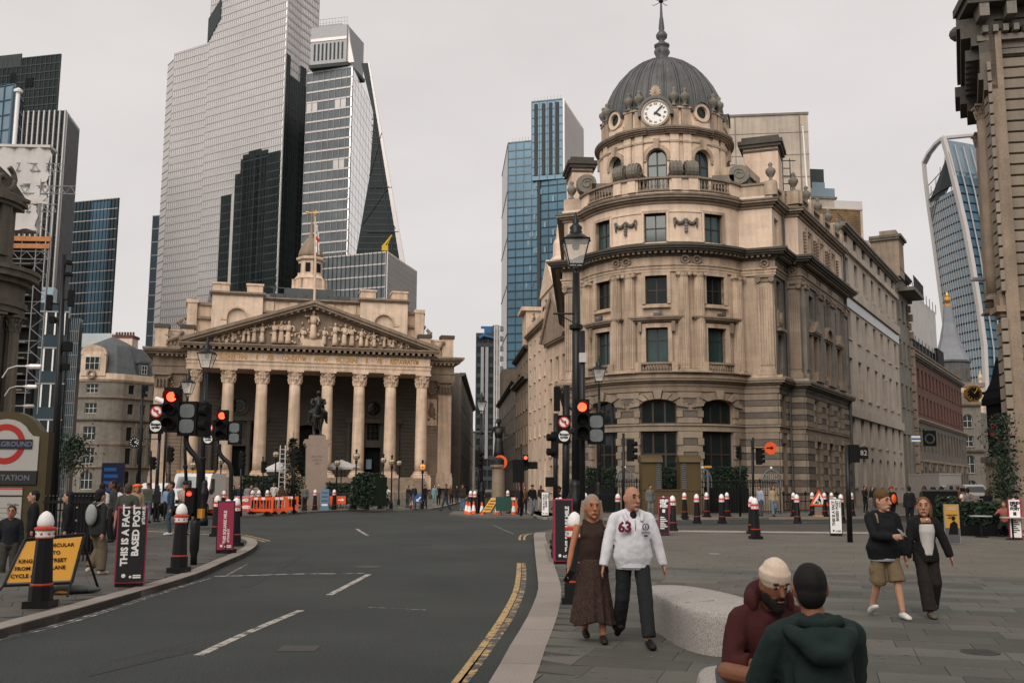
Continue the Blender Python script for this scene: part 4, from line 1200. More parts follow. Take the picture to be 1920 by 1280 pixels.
for i,nm in enumerate(['XII','I','II','III','IV','V','VI','VII','VIII','IX','X','XI']):
 t=pi/2-i*pi/6
 o=text(nm,.24,M['black'],clk,(.72*cos(t)-.085*cos(t-pi/2),-.035,.72*sin(t)-.085*sin(t-pi/2)-.0),(pi/2,pi/2-t if False else 0,0),name='numeral',bold=.008,depth=.006)
 o.rotation_euler=Euler((pi/2,0,0)).to_matrix().to_4x4().to_euler();o.rotation_euler=(Matrix.Rotation(-(t-pi/2),3,'Y')@Matrix.Rotation(pi/2,3,'X')).to_euler()
 o.location=(.62*cos(t),-.035,.62*sin(t))
 c=o.data
 if not c.get('ctr'):
  yc=.0;c['ctr']=1
def hand(l,w,ang,y):
 k=MB();t=pi/2-ang
 d=Vector((cos(t),0,sin(t)));n=Vector((-sin(t),0,cos(t)))
 a,b,c,e=-d*l*.2-n*w,-d*l*.2+n*w,d*l*.7+n*w*1.4,d*l*.7-n*w*1.4
 f=d*l
 vs=[a,e,f,c,b]
 k.add([(v.x,y-.02,v.z) for v in vs]+[(v.x,y,v.z) for v in vs],[(0,1,2,3,4),(0,5,6,1),(1,6,7,2),(2,7,8,3),(3,8,9,4),(4,9,5,0)])
 k.build('clock_hand',M['black'],clk)
hand(.52,.06,radians(122),-.06);hand(.82,.04,radians(45),-.09)
k=MB();k.smooth=True
for i in range(9):
 t=pi*(i+.5)/9;k.tube([(0,-.02,1.3),(.28*cos(t),-.08,1.35+.5*sin(t)),(.40*cos(t),-.04,1.4+.72*sin(t))],[.05,.09,.05],6)
k.tube([(-.3,0,1.3),(.3,0,1.3)],.12,8);k.build('shell_crest',M['stone_bow'],clk)
# dome with ribs and seams
dprof=[(4.66,29.3),(4.62,29.9),(4.52,30.6),(4.3,31.4),(3.92,32.2),(3.4,33.0),(2.78,33.7),(2.1,34.28),(1.35,34.72),(.7,34.99),(.5,35.05)]
dprof2=[]
for(r0,z0),(r1,z1) in zip(dprof[:-1],dprof[1:]):
 for j in range(2):dprof2.append((r0+(r1-r0)*j/2,z0+(z1-z0)*j/2))
dprof2.append(dprof[-1])
k=MB();k.smooth=True;k.lathe(dprof2,n=64);k.build('dome',M['lead'],db)
for i in range(24):
 t=2*pi*i/24+.13;c,d=cos(t),sin(t)
 if d>.75:continue
 k=MB()
 for o_s in(-.10,.10):
  tt=Vector((-d,c,0))*o_s
  k.tube([Vector((c*(r+.03),d*(r+.03),z))+tt*min(1,r/2) for r,z in dprof],[.075*max(.35,min(1,r/3)) for r,z in dprof],6)
 k.build('dome_rib',M['lead'],db,kind='stuff')
 k=MB();t2=t+pi/24
 k.tube([(cos(t2)*(r+.01),sin(t2)*(r+.01),z) for r,z in dprof],.03,5);k.build('dome_seam',M['lead'],db)
for zz,rr in((32.3,3.48),):
 k=MB();k.tube([(cos(2*pi*i/48)*rr,sin(2*pi*i/48)*rr,zz) for i in range(49)],.03,5);k.build('dome_seam',M['lead'],db)
k=MB();k.smooth=True
k.lathe([(.62,34.9),(.5,35.1),(.42,35.25),(.55,35.5),(.55,35.95),(.42,36.05),(.6,36.15),(.62,36.3),(.3,36.5),(.2,36.7),(.42,36.9),(.46,37.15),(.3,37.4),(.2,37.5),(.24,37.7),(.16,38.5),(.12,38.7),(.07,39.9)],n=16);k.build('dome_finial',M['lead'],db)
for i in range(6):
 k=MB();t=2*pi*i/6;k.ball((.5*cos(t),.5*sin(t),35.72),(.14,.14,.22),7,5);k.build('finial_carving',M['lead'],db)
k=MB();k.ball((0,0,40.05),.2,10,7);k.tube([(0,0,39.8),(0,0,41.6)],.03,6)
for i in range(4):
 t=pi/4+i*pi/2;k.tube([(0,0,39.95),(.7*cos(t),.7*sin(t),39.9),(.85*cos(t),.85*sin(t),40.0)],.025,5)
k.tube([(-.8,0,40.9),(.8,0,40.9)],.03,5);k.build('weather_vane',M['black'],db)
# chimneys, mansards, roofs
def chimney(px,py0,py1,Y,w,d,rz=fdir):
 c=W(px,640,Y);z1=Zp(px,py0,Y);z0=18
 mb=MB();mb.cbox(0,0,z0,w,d,z1-z0-.9);o=mb.build('chimney',M['stone_pale'],db,(c.x-DC.x,c.y-DC.y,0),rz)
 mb=MB();mb.cbox(0,0,z1-1.25,w+.12,d+.12,.15);mb.cbox(0,0,z1-.9,w+.5,d+.5,.25);mb.cbox(0,0,z1-.65,w+.75,d+.75,.3);mb.cbox(0,0,z1-.35,w+.2,d+.2,.35);mb.build('chimney_cap',M['soot'],o)
chimney(1441,268,0,77.5,2.7,3.0);chimney(1089,306,0,80,1.7,3.0,.07)
mb=MB();pts=[(pA[0]-DC.x+.3,pA[1]-DC.y+1.2),(pB[0]-DC.x-.4,pB[1]-DC.y+.6),(pD[0]-DC.x-1.2,pD[1]-DC.y+1.2),(28.2-DC.x-1,86-DC.y),(17-DC.x,104-DC.y),(6.6-DC.x,104-DC.y),(5.0-DC.x,75-DC.y)]
mb.prism(pts,15,22.35);mb.build('roof_deck',M['lead'],db)
mb=FB.mb();mb.xprism([(1.6,22.3),(2.0,24.4),(3.4,24.4),(3.4,22.3)],.2,LB+.4);FB.part('mansard_roof',mb,'slate')
FB.bx('mansard_curb','stone_bow',0,LB+.5,1.8,3.6,24.4,25.0)
mb=MB();q=Vector(FL.pt(LL+.2,2.0,22.3));mb.box(-1.2,1.0,0,4,0,2.2);mb.build('mansard_roof',M['slate'],db,q,-.4)
mb=FD.mb();mb.xprism([(1.6,22.3),(2.6,24.0),(9,24.0),(9,22.3)],3,LD-.3);FD.part('mansard_roof',mb,'slate')
# back walls close the block
mb=MB();mb.prism([(6.5-DC.x,104-DC.y),(6.2-DC.x,103.8-DC.y),(28-DC.x,87-DC.y),(28.5-DC.x,87.5-DC.y),(18-DC.x,106-DC.y)],0,18);mb.build('rear_wall',M['stone_grey'],db)
# ------------------------------------------------------------------ towers and streets beyond
def glz(name,rgb,rough=.12,metal=.55,var=.12,sc=.05,spec=.5):
 return mat(name,rgb,rough=rough,metal=metal,var=var,scale=sc,spec=spec)
M['mirror']=glz('sky_mirror_glass',(.86,.84,.83),.2,.9)
M['gl_pale']=glz('pale_mirror_glass',(.62,.60,.60),.3,.3)
M['gl_dark']=glz('dark_green_glass_or_reflection',(.018,.026,.027),.3,.0,.35,.12,.12)
M['gl_grey']=glz('grey_glass_or_shadow',(.13,.145,.155),.2,.2,.3,.15)
M['gl_blue']=glz('blue_glass',(.055,.125,.18),.2,.25,.3,.06)
M['gl_deep']=glz('deep_blue_glass',(.022,.045,.060),.12,.25,.4,.05)
M['gl_sky']=glz('sky_blue_glass',(.19,.26,.31),.2,.25,.2,.06)
M['fin']=mat('pale_metal_fin',(.46,.44,.425),rough=.5,metal=.1,var=.08)
M['fin_mid']=mat('grey_metal_fin',(.26,.26,.265),rough=.45,metal=.3,var=.08)
M['fin_dark']=mat('dark_metal_fin',(.045,.054,.055),rough=.6,spec=.15,var=.15)
M['clad_pale']=mat('pale_cladding',(.52,.49,.475),rough=.35,metal=.3,var=.06,scale=.1)
M['sheet']=mat('white_sheeting',(.50,.475,.455),rough=.6,var=.12,scale=.5)
M['timber']=mat('scaffold_board',(.42,.17,.06),rough=.7,var=.3,scale=2)
def XY(px,Y,py=907):p=W(px,py,Y);return(p.x,p.y)
def tower(name,label,faces,back=30,org=None):
 """faces: plan points left to right with a z range and the glazing of each face between them"""
 o=faces[0]['a']
 t=thing(name,label,'skyscraper',(o[0],o[1],0))
 for fc in faces:
  a,b=Vector(fc['a']),Vector(fc['b']);ang=atan2(b.y-a.y,b.x-a.x);L_=(b-a).length
  F=Fac(t,(a.x,a.y),ang);z0,z1=fc['z']
  mb=F.mb();mb.box(0,L_,0,.6,z0,z1);F.part('glazing',mb,fc['m'])
  fh=fc.get('floor')
  if fh:
   mb=F.mb();n=int((z1-z0)/fh);bw=fc.get('band',.8)
   for k in range(n+1):
    z=z1-k*fh-bw
    if z>z0:mb.box(-.02,L_+.02,-fc.get('proud',.25),0,z,z+bw)
   F.part('floor_band',mb,fc.get('mb','fin'),kind='stuff')
  mh=fc.get('mull')
  if mh:
   mb=F.mb();n=max(1,int(L_/mh))
   for k in range(n+1):
    x=L_*k/n;mb.box(x-fc.get('mw',.12),x+fc.get('mw',.12),-fc.get('mp',.3),0,z0,z1)
   F.part('mullion',mb,fc.get('mm','fin'),kind='stuff')
  for nm,x0,x1,za,zb,m,pr in fc.get('extra',[]):
   mb=F.mb();mb.box(x0,x1,-pr,.2,za,zb);F.part(nm,mb,m)
 ps=[Vector(fc['a']) for fc in faces if fc['z'][0]<120]+[Vector([fc for fc in faces if fc['z'][0]<120][-1]['b'])]
 k=MB();q=Vector(o);poly=[p*1.002 for p in ps]+[ps[-1]*(1+back/ps[-1].length),ps[0]*(1+back/ps[0].length)]
 k.prism([tuple(p-q) for p in poly],0,min(fc['z'][1] for fc in faces)-.5);k.build('rear_core',M['fin_dark'],t)
 return t
# pale glass giant with dark reflections set on it as panels
a0,a1,a2,a3=XY(294,505,500),XY(306,497,500),XY(372,484,500),XY(521,455,500)
a4,a5=XY(549,468,500),XY(582,482,500)
M['fin_soft']=mat('soft_metal_band',(.45,.43,.425),rough=.5,var=.06)
PA=dict(m='gl_pale',floor=4.0,band=1.05,mull=1.45,mw=.10,mb='fin_soft',mm='fin_soft',depth=14)
tA=tower('glass_tower','tallest pale mirrored glass tower with faceted front and dark reflection panels below',[
 dict(a=a0,b=a1,z=(0,222),m='clad_pale',depth=40,floor=4.0,band=.3),
 dict(a=a1,b=a2,z=(0,225),**PA),dict(a=a2,b=a3,z=(0,278),**PA),dict(a=a3,b=a4,z=(0,278),**{**PA,'m':'mirror'}),dict(a=a4,b=a5,z=(0,278),**{**PA,'m':'mirror'})])
Fm=Fac(tA,a2,atan2(a3[1]-a2[1],a3[0]-a2[0]))
Lm=(Vector(a3)-Vector(a2)).length
def dark(F,x0,x1,z1,m='gl_dark',pr=.5):  # dark reflection in the tower front, built as proud dark panels
 mb=F.mb();mb.box(x0,x1,-pr,.1,0,z1);F.part('dark_glass_or_reflection',mb,m)
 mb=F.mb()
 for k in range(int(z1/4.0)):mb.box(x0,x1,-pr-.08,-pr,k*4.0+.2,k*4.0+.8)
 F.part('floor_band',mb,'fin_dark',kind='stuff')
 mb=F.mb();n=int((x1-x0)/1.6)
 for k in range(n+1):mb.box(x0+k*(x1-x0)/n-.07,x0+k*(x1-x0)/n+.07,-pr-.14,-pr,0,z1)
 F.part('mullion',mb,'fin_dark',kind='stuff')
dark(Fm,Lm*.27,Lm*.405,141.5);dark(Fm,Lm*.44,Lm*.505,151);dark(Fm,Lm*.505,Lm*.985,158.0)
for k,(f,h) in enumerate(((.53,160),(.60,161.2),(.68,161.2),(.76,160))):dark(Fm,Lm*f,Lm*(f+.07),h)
Fr=Fac(tA,a3,atan2(a4[1]-a3[1],a4[0]-a3[0]));Lr=(Vector(a4)-Vector(a3)).length
Fr2=Fac(tA,a4,atan2(a5[1]-a4[1],a5[0]-a4[0]));Lr2=(Vector(a5)-Vector(a4)).length
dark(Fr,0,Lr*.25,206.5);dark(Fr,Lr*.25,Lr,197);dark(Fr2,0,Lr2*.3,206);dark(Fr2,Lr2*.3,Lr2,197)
mb=Fm.mb();mb.yprism([(-1,225),(8,236),(8,247),(-1,238)],-.6,0);Fm.part('crown_opening',mb,'fin_dark')
Fm.bx('light_fin','fin',Lm*.405,Lm*.44,-.7,0,0,141)
tower('dark_tower','narrow dark teal glass tower edge left of the pale mirrored tower',[dict(a=XY(281,540,500),b=XY(318,536,500),z=(0,149),m='gl_deep',floor=7.5,band=.6,mb='fin_mid',depth=20)])
# stacked grey office tower
b0,b1,b2=XY(571,428,300),XY(657,420,300),XY(700,473,300)
tB=tower('stacked_tower','grey banded office tower with pale side and louvred cap',[
 dict(a=b0,b=b1,z=(92.5,185),m='gl_grey',floor=4.65,band=.75,mull=2.75,mw=.10,mb='clad_pale',mm='fin_mid',depth=20),
 dict(a=b1,b=b2,z=(92.5,184.2),m='mirror',floor=4.65,band=.12,proud=.05,mb='fin',mull=6,mw=.05,mp=.05,depth=3)])
F=Fac(tB,XY(583,424,80),atan2(-4,17));L_=(Vector(XY(583,424,80))-Vector(XY(650,420,80))).length
F.bx('cap_block','fin_mid',0,L_,0,20,186.8,204.5)
F.bx('dark_recess','fin_dark',-.4,L_+1,-.3,20,185.2,186.8)
for k in range(8):
 mb=F.mb();x=1.6+k*(L_-3)/7.5;mb.box(x,x+.75,-.2,0,188.6,196.4);F.part('louvre',mb,'fin_dark')
F.bx('cap_band','clad_pale',0,L_,-.25,.1,197.6,199)
mb=F.mb()
for k in range(13):mb.box(k*L_/12-.06,k*L_/12+.06,-.1,0,204.5,208.0)
mb.box(0,L_,-.1,0,207.8,208.0);mb.box(0,L_,-.1,0,206,206.1);F.part('roof_rail',mb,'fin_mid',kind='stuff')
F.bx('roof_plant','fin_mid',2,L_-4,3,8,204.5,206.8)
mb=F.mb();mb.yprism([(L_,186.8),(L_+3.3,186.8),(L_+1.2,196),(L_,205)],1,2);F.part('side_cladding',mb,'clad_pale')
Ff=Fac(tB,b0,atan2(b1[1]-b0[1],b1[0]-b0[0]));Lf=(Vector(b1)-Vector(b0)).length
for k,j in((0,3),(1,3),(5,9),(6,9),(5,3),(6,3)):
 Ff.bx('blind','clad_pale',Lf*k/8+.2,Lf*(k+1)/8-.2,-.12,.02,185-4.65*(j+1)+.1,185-4.65*j-.85)
c0,c1,c2=XY(600,391,480),XY(725,380,480),XY(780,416,500)
tower('office_block','lower grey office block with white floor bands below the stacked tower',[
 dict(a=c0,b=c1,z=(0,91.4),m='gl_grey',floor=4.6,band=.55,mull=1.9,mw=.14,mb='clad_pale',mm='fin_dark',depth=10),
 dict(a=c1,b=c2,z=(0,91.4),m='fin_mid',floor=2.3,band=.4,mull=1.2,mw=.16,mp=.5,mb='clad_pale',mm='clad_pale',depth=10)])
# wedge tower with braced dark flank
Yw=402
wd_=thing('wedge_tower','dark glass wedge tower with sloping pale edge behind the grey stacked tower','skyscraper',(*XY(700,Yw),0))
Fw=Fac(wd_,XY(700,Yw),0)
def wp(px,py):p=W(px,py,Yw);return(p.x-XY(700,Yw)[0],p.z)
mb=Fw.mb();mb.yprism([wp(701,214),wp(693,330),wp(667,480),wp(752,490),wp(706,215)][::-1],0,2);Fw.part('dark_glass_or_reflection',mb,'gl_dark')
mb=Fw.mb();mb.yprism([wp(677,118),wp(690,118),wp(713,232),wp(700,214)][::-1],.3,2);Fw.part('top_frame',mb,'fin_dark')
mb=Fw.mb();mb.yprism([wp(690,118),wp(693,118),wp(759,492),wp(750,492)][::-1],-.4,1.9);Fw.part('sloping_edge',mb,'clad_pale')
for a,b in(((700,214),(737,480)),((693,330),(716,250)),((680,420),(729,350)),((693,330),(742,430)),((694,352),(735,352)),((690,435),(748,435))):
 mb=Fw.mb();p,q=wp(*a),wp(*b);mb.tube([(p[0],-.3,p[1]),(q[0],-.3,q[1])],.22,5);Fw.part('brace',mb,'fin_dark')
mb=Fw.mb()
for k in range(22):p,q=wp(697-max(0,k-9)*2.2,225+k*11.6),wp(707+k*1.95,225+k*11.6);mb.box(p[0],q[0],-.15,0,p[1],p[1]+.5)
Fw.part('floor_band',mb,'fin_dark',kind='stuff')
cr=thing('roof_crane','small yellow roof crane on top of the lower grey office block','crane',W(722,471,385))
pbx(cr,'crane_base',mat('crane_yellow',(.55,.38,.02)),-1.2,1.2,-1,1,0,2.2)
k=MB();k.tube([(-.5,0,2.2),(2.6,0,6.6)],[.55,.25],6);k.tube([(.8,0,2.4),(2.4,0,6.2)],.15,5);k.build('crane_jib',bpy.data.materials['crane_yellow'],cr)
# blue tower
d0,d1,d2,d3=XY(941,444,400),XY(952,400,400),XY(1012,396,400),XY(1062,392,400)
BL=dict(m='gl_blue',floor=3.5,band=.5,mull=3.0,mw=.09,mb='gl_deep',mm='gl_deep',depth=30)
e0,e1,e2=XY(997,395.5,200),XY(1055,392,200),XY(1091,426,240)
tC=tower('blue_tower','stepped blue glass tower with black striped top behind the lamp post',[
 dict(a=d0,b=d1,z=(0,142.4),m='clad_pale',floor=20,band=.3,depth=3),
 dict(a=d1,b=d2,z=(0,142.8),**BL),dict(a=d2,b=d3,z=(0,130),**BL),
 dict(a=e0,b=e1,z=(125,159),**{**BL,'depth':6}),dict(a=e1,b=e2,z=(125,159),m='gl_deep',mull=1.6,mw=.25,mp=.8,mm='clad_pale',depth=3)])
F=Fac(tC,e0,atan2(e1[1]-e0[1],e1[0]-e0[0]))
for x in(1.2,4.4,7.4,10.2):
 F.bx('dark_stripe','fin_dark',x,x+1.3,-.6,0,127,157.5)
F=Fac(tC,d2,atan2(-4,10));F.bx('dark_slot','fin_dark',-.9,.5,-.8,.2,60,143)
mb=F.mb()
for k in range(9):mb.box(-12+k*1.4,-11.9+k*1.4,-.2,0,142.8,144.6)
for k in range(9):mb.box(-2.4+k*1.45,-2.3+k*1.45,-.2,0,159,161)
F.part('roof_rail',mb,'fin',kind='stuff')
mb=F.mb();r_=random.Random(3)
for k in range(70):
 x=r_.choice(range(20))*.9-11.5;z=35+3.5*r_.choice(range(28))+.2;mb.box(x,x+.8,-.5,.1,z,z+2.3)
F.part('lit_pane',mb,'gl_sky',kind='stuff')
# service-tower high-rise, dark with pipes
g0,g1,g2=XY(893,330,700),XY(926,330,700),XY(938,334,700)
tD=tower('service_tower','dark steel high-rise with external pipes beside the blue glass tower',[
 dict(a=g0,b=g1,z=(0,51.8),m='gl_dark',floor=3.4,band=1.3,mb='fin_dark',mull=1.9,mw=.2,mm='fin_dark',depth=16),
 dict(a=g1,b=g2,z=(0,54.5),m='fin_dark',floor=3.4,band=1.6,proud=1.2,mb='fin_mid',depth=8)])
F=Fac(tD,g0,0)
for x in(1.5,3.0):F.bx('column','fin_mid',x,x+1.0,-.7,0,10,47)
for x in(6.1,6.9,7.7):mb=F.mb();mb.tube([(x,-1.6,8),(x,-1.6,54)],.32,7);F.part('pipe',mb,'fin')
mb=F.mb();mb.tube([(1.0,-1,50),(3.0,-1,51.2)],.5,6);mb.tube([(2.4,-1,50.8),(6,-1,50.0)],.4,6);F.part('cradle',mb,mat('cradle_blue',(.03,.11,.25)))
mb=F.mb();mb.box(2.5,5.5,1,3,51.8,53.5);mb.box(1.4,6,1.2,1.8,53.5,54.3);F.part('cradle',mb,bpy.data.materials['cradle_blue'])
# far left group
tower('dark_tower','blocky near black tower at the upper left edge',[
 dict(a=XY(-60,430,300),b=XY(100,420,300),z=(0,190),m='gl_dark',floor=3.8,band=.5,mull=2.4,mw=.15,mb='fin_dark',mm='fin_dark',depth=20,
  extra=[('plant_screen',0,24,186,192,'fin_dark',.3),('panel',27,31,176,180,'black_flat',.4),('panel',19,22,178,183,'black_flat',.4),('panel',28,33,158,162,'black_flat',.4)])])
h0,h1,h2=XY(-20,332,300),XY(118,330,300),XY(142,346,300)
tower('ribbed_tower','dark tower with pale vertical ribs behind the white scaffold sheeting',[
 dict(a=h0,b=h1,z=(0,129),m='gl_dark',mull=1.85,mw=.22,mp=.8,mm='fin',floor=4,band=.4,mb='fin_dark',depth=20),
 dict(a=h1,b=h2,z=(0,128.5),m='gl_dark',mull=1.4,mw=.15,mp=.6,mm='fin_mid',depth=3)])
tower('glass_block','deep blue glass office block with thin white floor lines',[
 dict(a=XY(126,402,450),b=XY(218,395,450),z=(0,117),m='gl_deep',floor=4.3,band=.35,mull=1.7,mw=.06,mb='fin',mm='fin_dark',depth=30,
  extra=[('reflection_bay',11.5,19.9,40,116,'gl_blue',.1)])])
tower('glass_block','light blue glass block with white column at the left edge above the sheeting',[
 dict(a=XY(-60,262,200),b=XY(24,256,200),z=(0,108),m='gl_sky',floor=4.2,band=.3,mull=3,mw=.1,mb='gl_blue',mm='gl_blue',depth=6),
 dict(a=XY(24,256,200),b=XY(42,266,200),z=(0,107),m='gl_blue',floor=4.2,band=.3,mull=2.0,mw=.08,mb='gl_deep',mm='gl_deep',depth=3)])
o=thing('white_mast','white round mast standing before the light blue glass block','mast',W(-2,640,240));o.location.z=0
k=MB();k.tube([(0,0,60),(0,0,99)],.5,10);k.build('pole',M['white'],o)
k=MB();k.lathe([(1.0,99),(1.1,99.6),(.2,100.2)],n=10);k.build('cap',M['white'],o)
# round-shouldered glass hall
gh=thing('glass_vault','pale blue rounded glass gable rising behind the exchange on the left','building',(*XY(264,300),0))
pts=[]
for i in range(17):
 t=pi*i/16;pts.append((-5.2*cos(t)*(1 if t<pi/2 else .75)-.6,20+19.2*sin(t)**.9))
F=Fac(gh,XY(266,300),0)
mb=F.mb();mb.yprism([(pts[0][0],0)]+pts+[(pts[-1][0],0)],0,12);F.part('glazing',mb,'gl_sky')
mb=F.mb();mb.tube([(x,-.1,z) for x,z in pts],.28,6);F.part('rim',mb,'clad_pale')
mb=F.mb()
for k in range(9):mb.box(-5.4,3.1,-.06,0,12+k*2.6,12.1+k*2.6)
for k in range(7):mb.box(-5+k*1.2,-4.92+k*1.2,-.05,0,8,33)
F.part('glazing_bar',mb,'gl_blue',kind='stuff')
# flared tower on the right
wt=thing('flared_tower','pale curved glass tower that widens upward behind the right street','skyscraper',(*XY(1800,430),0))
o=Vector((wt.location.x,wt.location.y,0))
Lft=[(1733,306,446),(1735,330,446),(1742,385,446),(1752,455,446),(1763,540,446),(1774,625,446),(1782,720,446),(1787,800,446)]
Rib=[(1769,259,420),(1780,300,420),(1796,365,420),(1811,430,420),(1824,500,420),(1836,575,420),(1846,650,420),(1852,800,420)]
Rgt=[(1850,252,432),(1862,300,432),(1880,365,432),(1895,430,432),(1906,500,432),(1916,575,432),(1924,650,432),(1930,800,432)]
PL,PR,PG=[[W(*q)-o for q in L3] for L3 in(Lft,Rib,Rgt)]
def lerp_row(P_,z):
 for a,b in zip(P_[:-1],P_[1:]):
  if b.z<=z<=a.z:return b+(a-b)*((z-b.z)/(a.z-b.z))
 return P_[0] if z>P_[0].z else P_[-1]
def grid(P1,P2,z0,z1,nz_,bulge,name,m,nx=8):
 mb=MB()
 for j in range(nz_+1):
  z=z0+(z1-z0)*j/nz_
  a,b=lerp_row(P1,z),lerp_row(P2,z);a=Vector((a.x,a.y,z));b=Vector((b.x,b.y,z))
  n=Vector((b.y-a.y,a.x-b.x,0)).normalized()
  for i in range(nx+1):
   u=i/nx;mb.v.append(tuple(a+(b-a)*u+n*bulge*4*u*(1-u)))
 for j in range(nz_):
  for i in range(nx):
   q=j*(nx+1)+i;mb.f.append([q,q+1,q+nx+2,q+nx+1]);mb.m.append(0);mb.sm.append(True)
 return mb.build(name,M[m],wt)
zt=128.0
grid(PL,PR,5,130,30,.8,'glazing','gl_sky');grid(PR,PG,5,138,30,.8,'side_glazing','gl_blue')
mb=MB();mb2=MB()
for k in range(33):
 z=132-k*4.0
 for P1,P2,q in((PL,PR,mb),(PR,PG,mb2)):
  a,b=lerp_row(P1,z),lerp_row(P2,z);a=Vector((a.x,a.y,z));b=Vector((b.x,b.y,z));n=Vector((b.y-a.y,a.x-b.x,0)).normalized()
  q.tube([a+n*.3,(a+b)/2+n*1.1,b+n*.3],[(.35,.3)]*3,4)
mb.build('floor_band',M['gl_deep'],wt,kind='stuff');mb2.build('floor_band',M['gl_deep'],wt,kind='stuff')
mb=MB()
for u in[i/15 for i in range(1,15)]:
 pth=[]
 for z in(6,40,80,110,129):
  a,b=lerp_row(PL,z),lerp_row(PR,z);n=Vector((b.y-a.y,a.x-b.x,0)).normalized();pth.append(Vector((a.x+(b.x-a.x)*u,a.y+(b.y-a.y)*u,z))+n*(.5+3.2*u*(1-u)))
 mb.tube(pth,.11,4)
mb.build('mullion',M['fin'],wt,kind='stuff')
mb=MB()
for u in[i/6 for i in range(1,6)]:
 pth=[]
 for z in(6,60,100,130,150):
  a,b=lerp_row(PR,z),lerp_row(PG,z);n=Vector((b.y-a.y,a.x-b.x,0)).normalized();pth.append(Vector((a.x+(b.x-a.x)*u,a.y+(b.y-a.y)*u,min(z,152)))+n*(.6+3.2*u*(1-u)))
 mb.tube(pth,.3,4)
mb.build('rib',M['fin'],wt,kind='stuff')
grid(PR,PG,136,152,4,.8,'crown_glazing','gl_sky')
mb=MB();mb.tube([p+Vector((-.3,-.5,0)) for p in PR],[1.5]*8,6);mb.build('corner_rib',M['clad_pale'],wt)
mb=MB();mb.tube([p+Vector((-.3,-.3,0)) for p in PL],[1.1]*8,6);mb.build('corner_rib',M['clad_pale'],wt)
arch=[W(1733,306,446)-o,W(1742,288,440)-o,W(1756,270,430)-o,W(1769,259,420)-o]
mb=MB();mb.tube(arch,1.3,6);mb.build('crown_rim',M['clad_pale'],wt)
mb=MB();mb.tube([W(1769,259,420)-o,W(1810,255,425)-o,W(1850,252,432)-o],1.0,6);mb.build('crown_rim',M['clad_pale'],wt)
a_,b_=lerp_row(PL,130),lerp_row(PR,135)
mb=MB()
for k in range(5):
 u=(k+.5)/5;t_=(a_+(b_-a_)*u);h_=138+14.5*u;mb.tube([Vector((t_.x,t_.y,130)),Vector((t_.x+2.5,t_.y+5,h_))],.3,5)
for z in(134,139):mb.tube([Vector((a_.x,a_.y,z)),Vector((b_.x,b_.y,z+4))],.25,5)
mb.build('crown_frame',M['fin'],wt,kind='stuff')
mb=MB()
pl=[lerp_row(PL,z) for z in(124,131)];pr=[lerp_row(PR,z) for z in(136,148)]
pl[1]=Vector((pl[1].x,pl[1].y,131));pl[0]=Vector((pl[0].x,pl[0].y,121.5))
mb.add([pl[0]+Vector((0,-.6,0)),pr[0]+Vector((0,-2,-1)),pr[1]+Vector((0,-2,-2)),pl[1]+Vector((0,-.6,0))],[(0,1,2,3)]);mb.build('dark_roof_band',M['fin_dark'],wt)
# ------------------------------------------------------------------ street buildings
def block(name,label,A,ang,L,H,rows,cols,m,depth=12,fm='frame_dark',gm='glass',ground=None,cornice=True,cm=None,x_off=None,sill=True,pilasters=0,ww=None,surround=None,pm=None,side=None,cat='building'):
 t=thing(name,label,cat,(A[0],A[1],0));F=Fac(t,A,ang)
 xs=cols if isinstance(cols,list) else[L*(i+.5)/cols for i in range(cols)]
 w=ww or min(1.5,L/len(xs)*.45)
 hs=[(x-w/2,x+w/2,z,z+h) for z,h,*_ in rows for x in xs]
 mb=F.mb();mb.wall(0,L,0,.5,0,H,hs);F.part('wall',mb,m)
 F.bx('interior_core','black_flat',.05,L-.05,.7,depth,0,H-.2)
 mb=F.mb();mb.box(-.003,.5,.5,depth,0,H);mb.box(L-.5,L+.003,.5,depth,0,H);F.part('side_wall',mb,side or m)
 F.bx('roof','lead',0,L,.5,depth,H-.2,H)
 for z,h,*ar in rows:
  for x in xs:
   ah=ar[0] if ar else 0
   F.window(x,z,w,h,.3,2,2,ah,fm,gm,.07)
   if ah:
    mb=F.mb();F.arch_fill(mb,x,z+h-ah,w,ah,0,.5,z+h+.01);F.part('arch_infill',mb,m)
  if sill:
   for x in xs:
    mb=F.mb();mb.box(x-w/2-.12,x+w/2+.12,-.14,.1,z-.16,z);F.part('sill',mb,m)
 if cornice:
  mb=F.mb();F.cornice(mb,0,L,H-.5,[(.2,.15),(.45,.2),(.6,.2)],(0,0));F.part('cornice',mb,cm or m)
 return t,F,xs,w
# white stone office on the right street
WO=(pD[0]+(LD+.05)*cos(sdir),pD[1]+(LD+.05)*sin(sdir))
wb,F,xs,w=block('stone_office','pale plain stone office with five rows of windows right of the corner building',WO,sdir,28.5,24.6,
 [(23.1,1.0),(19.6,2.3),(14.6,2.5),(9.6,3.3),(5.4,2.5),(1.7,2.6,.6)],[2.2+4.05*i for i in range(7)],'stone_white',14,cm='stone_grey',ww=1.5)
for z,h,pr in((18.3,.9,.3),(7.7,.8,.25),(22.3,.5,.3)):
 F.bx('band_course','stone_white',0,28.5,-pr,0,z,z+h)
F.bx('ledge_shadow','gl_grey',0,28.5,-.12,0,17.3,18.29)  # bluish shadow under the ledge, painted as a strip
mb=F.mb();mb.tube([(.25,-.2,0),(.25,-.2,22)],.1,7);F.part('drainpipe',mb,'slate')
mb=F.mb()
for k in range(40):
 x=1+k*.68;mb.tube([(x,.3,24.6),(x,.3,25.7)],.04,4)
mb.box(.5,28,.28,.32,25.6,25.7);F.part('roof_rail',mb,'slate',kind='stuff')
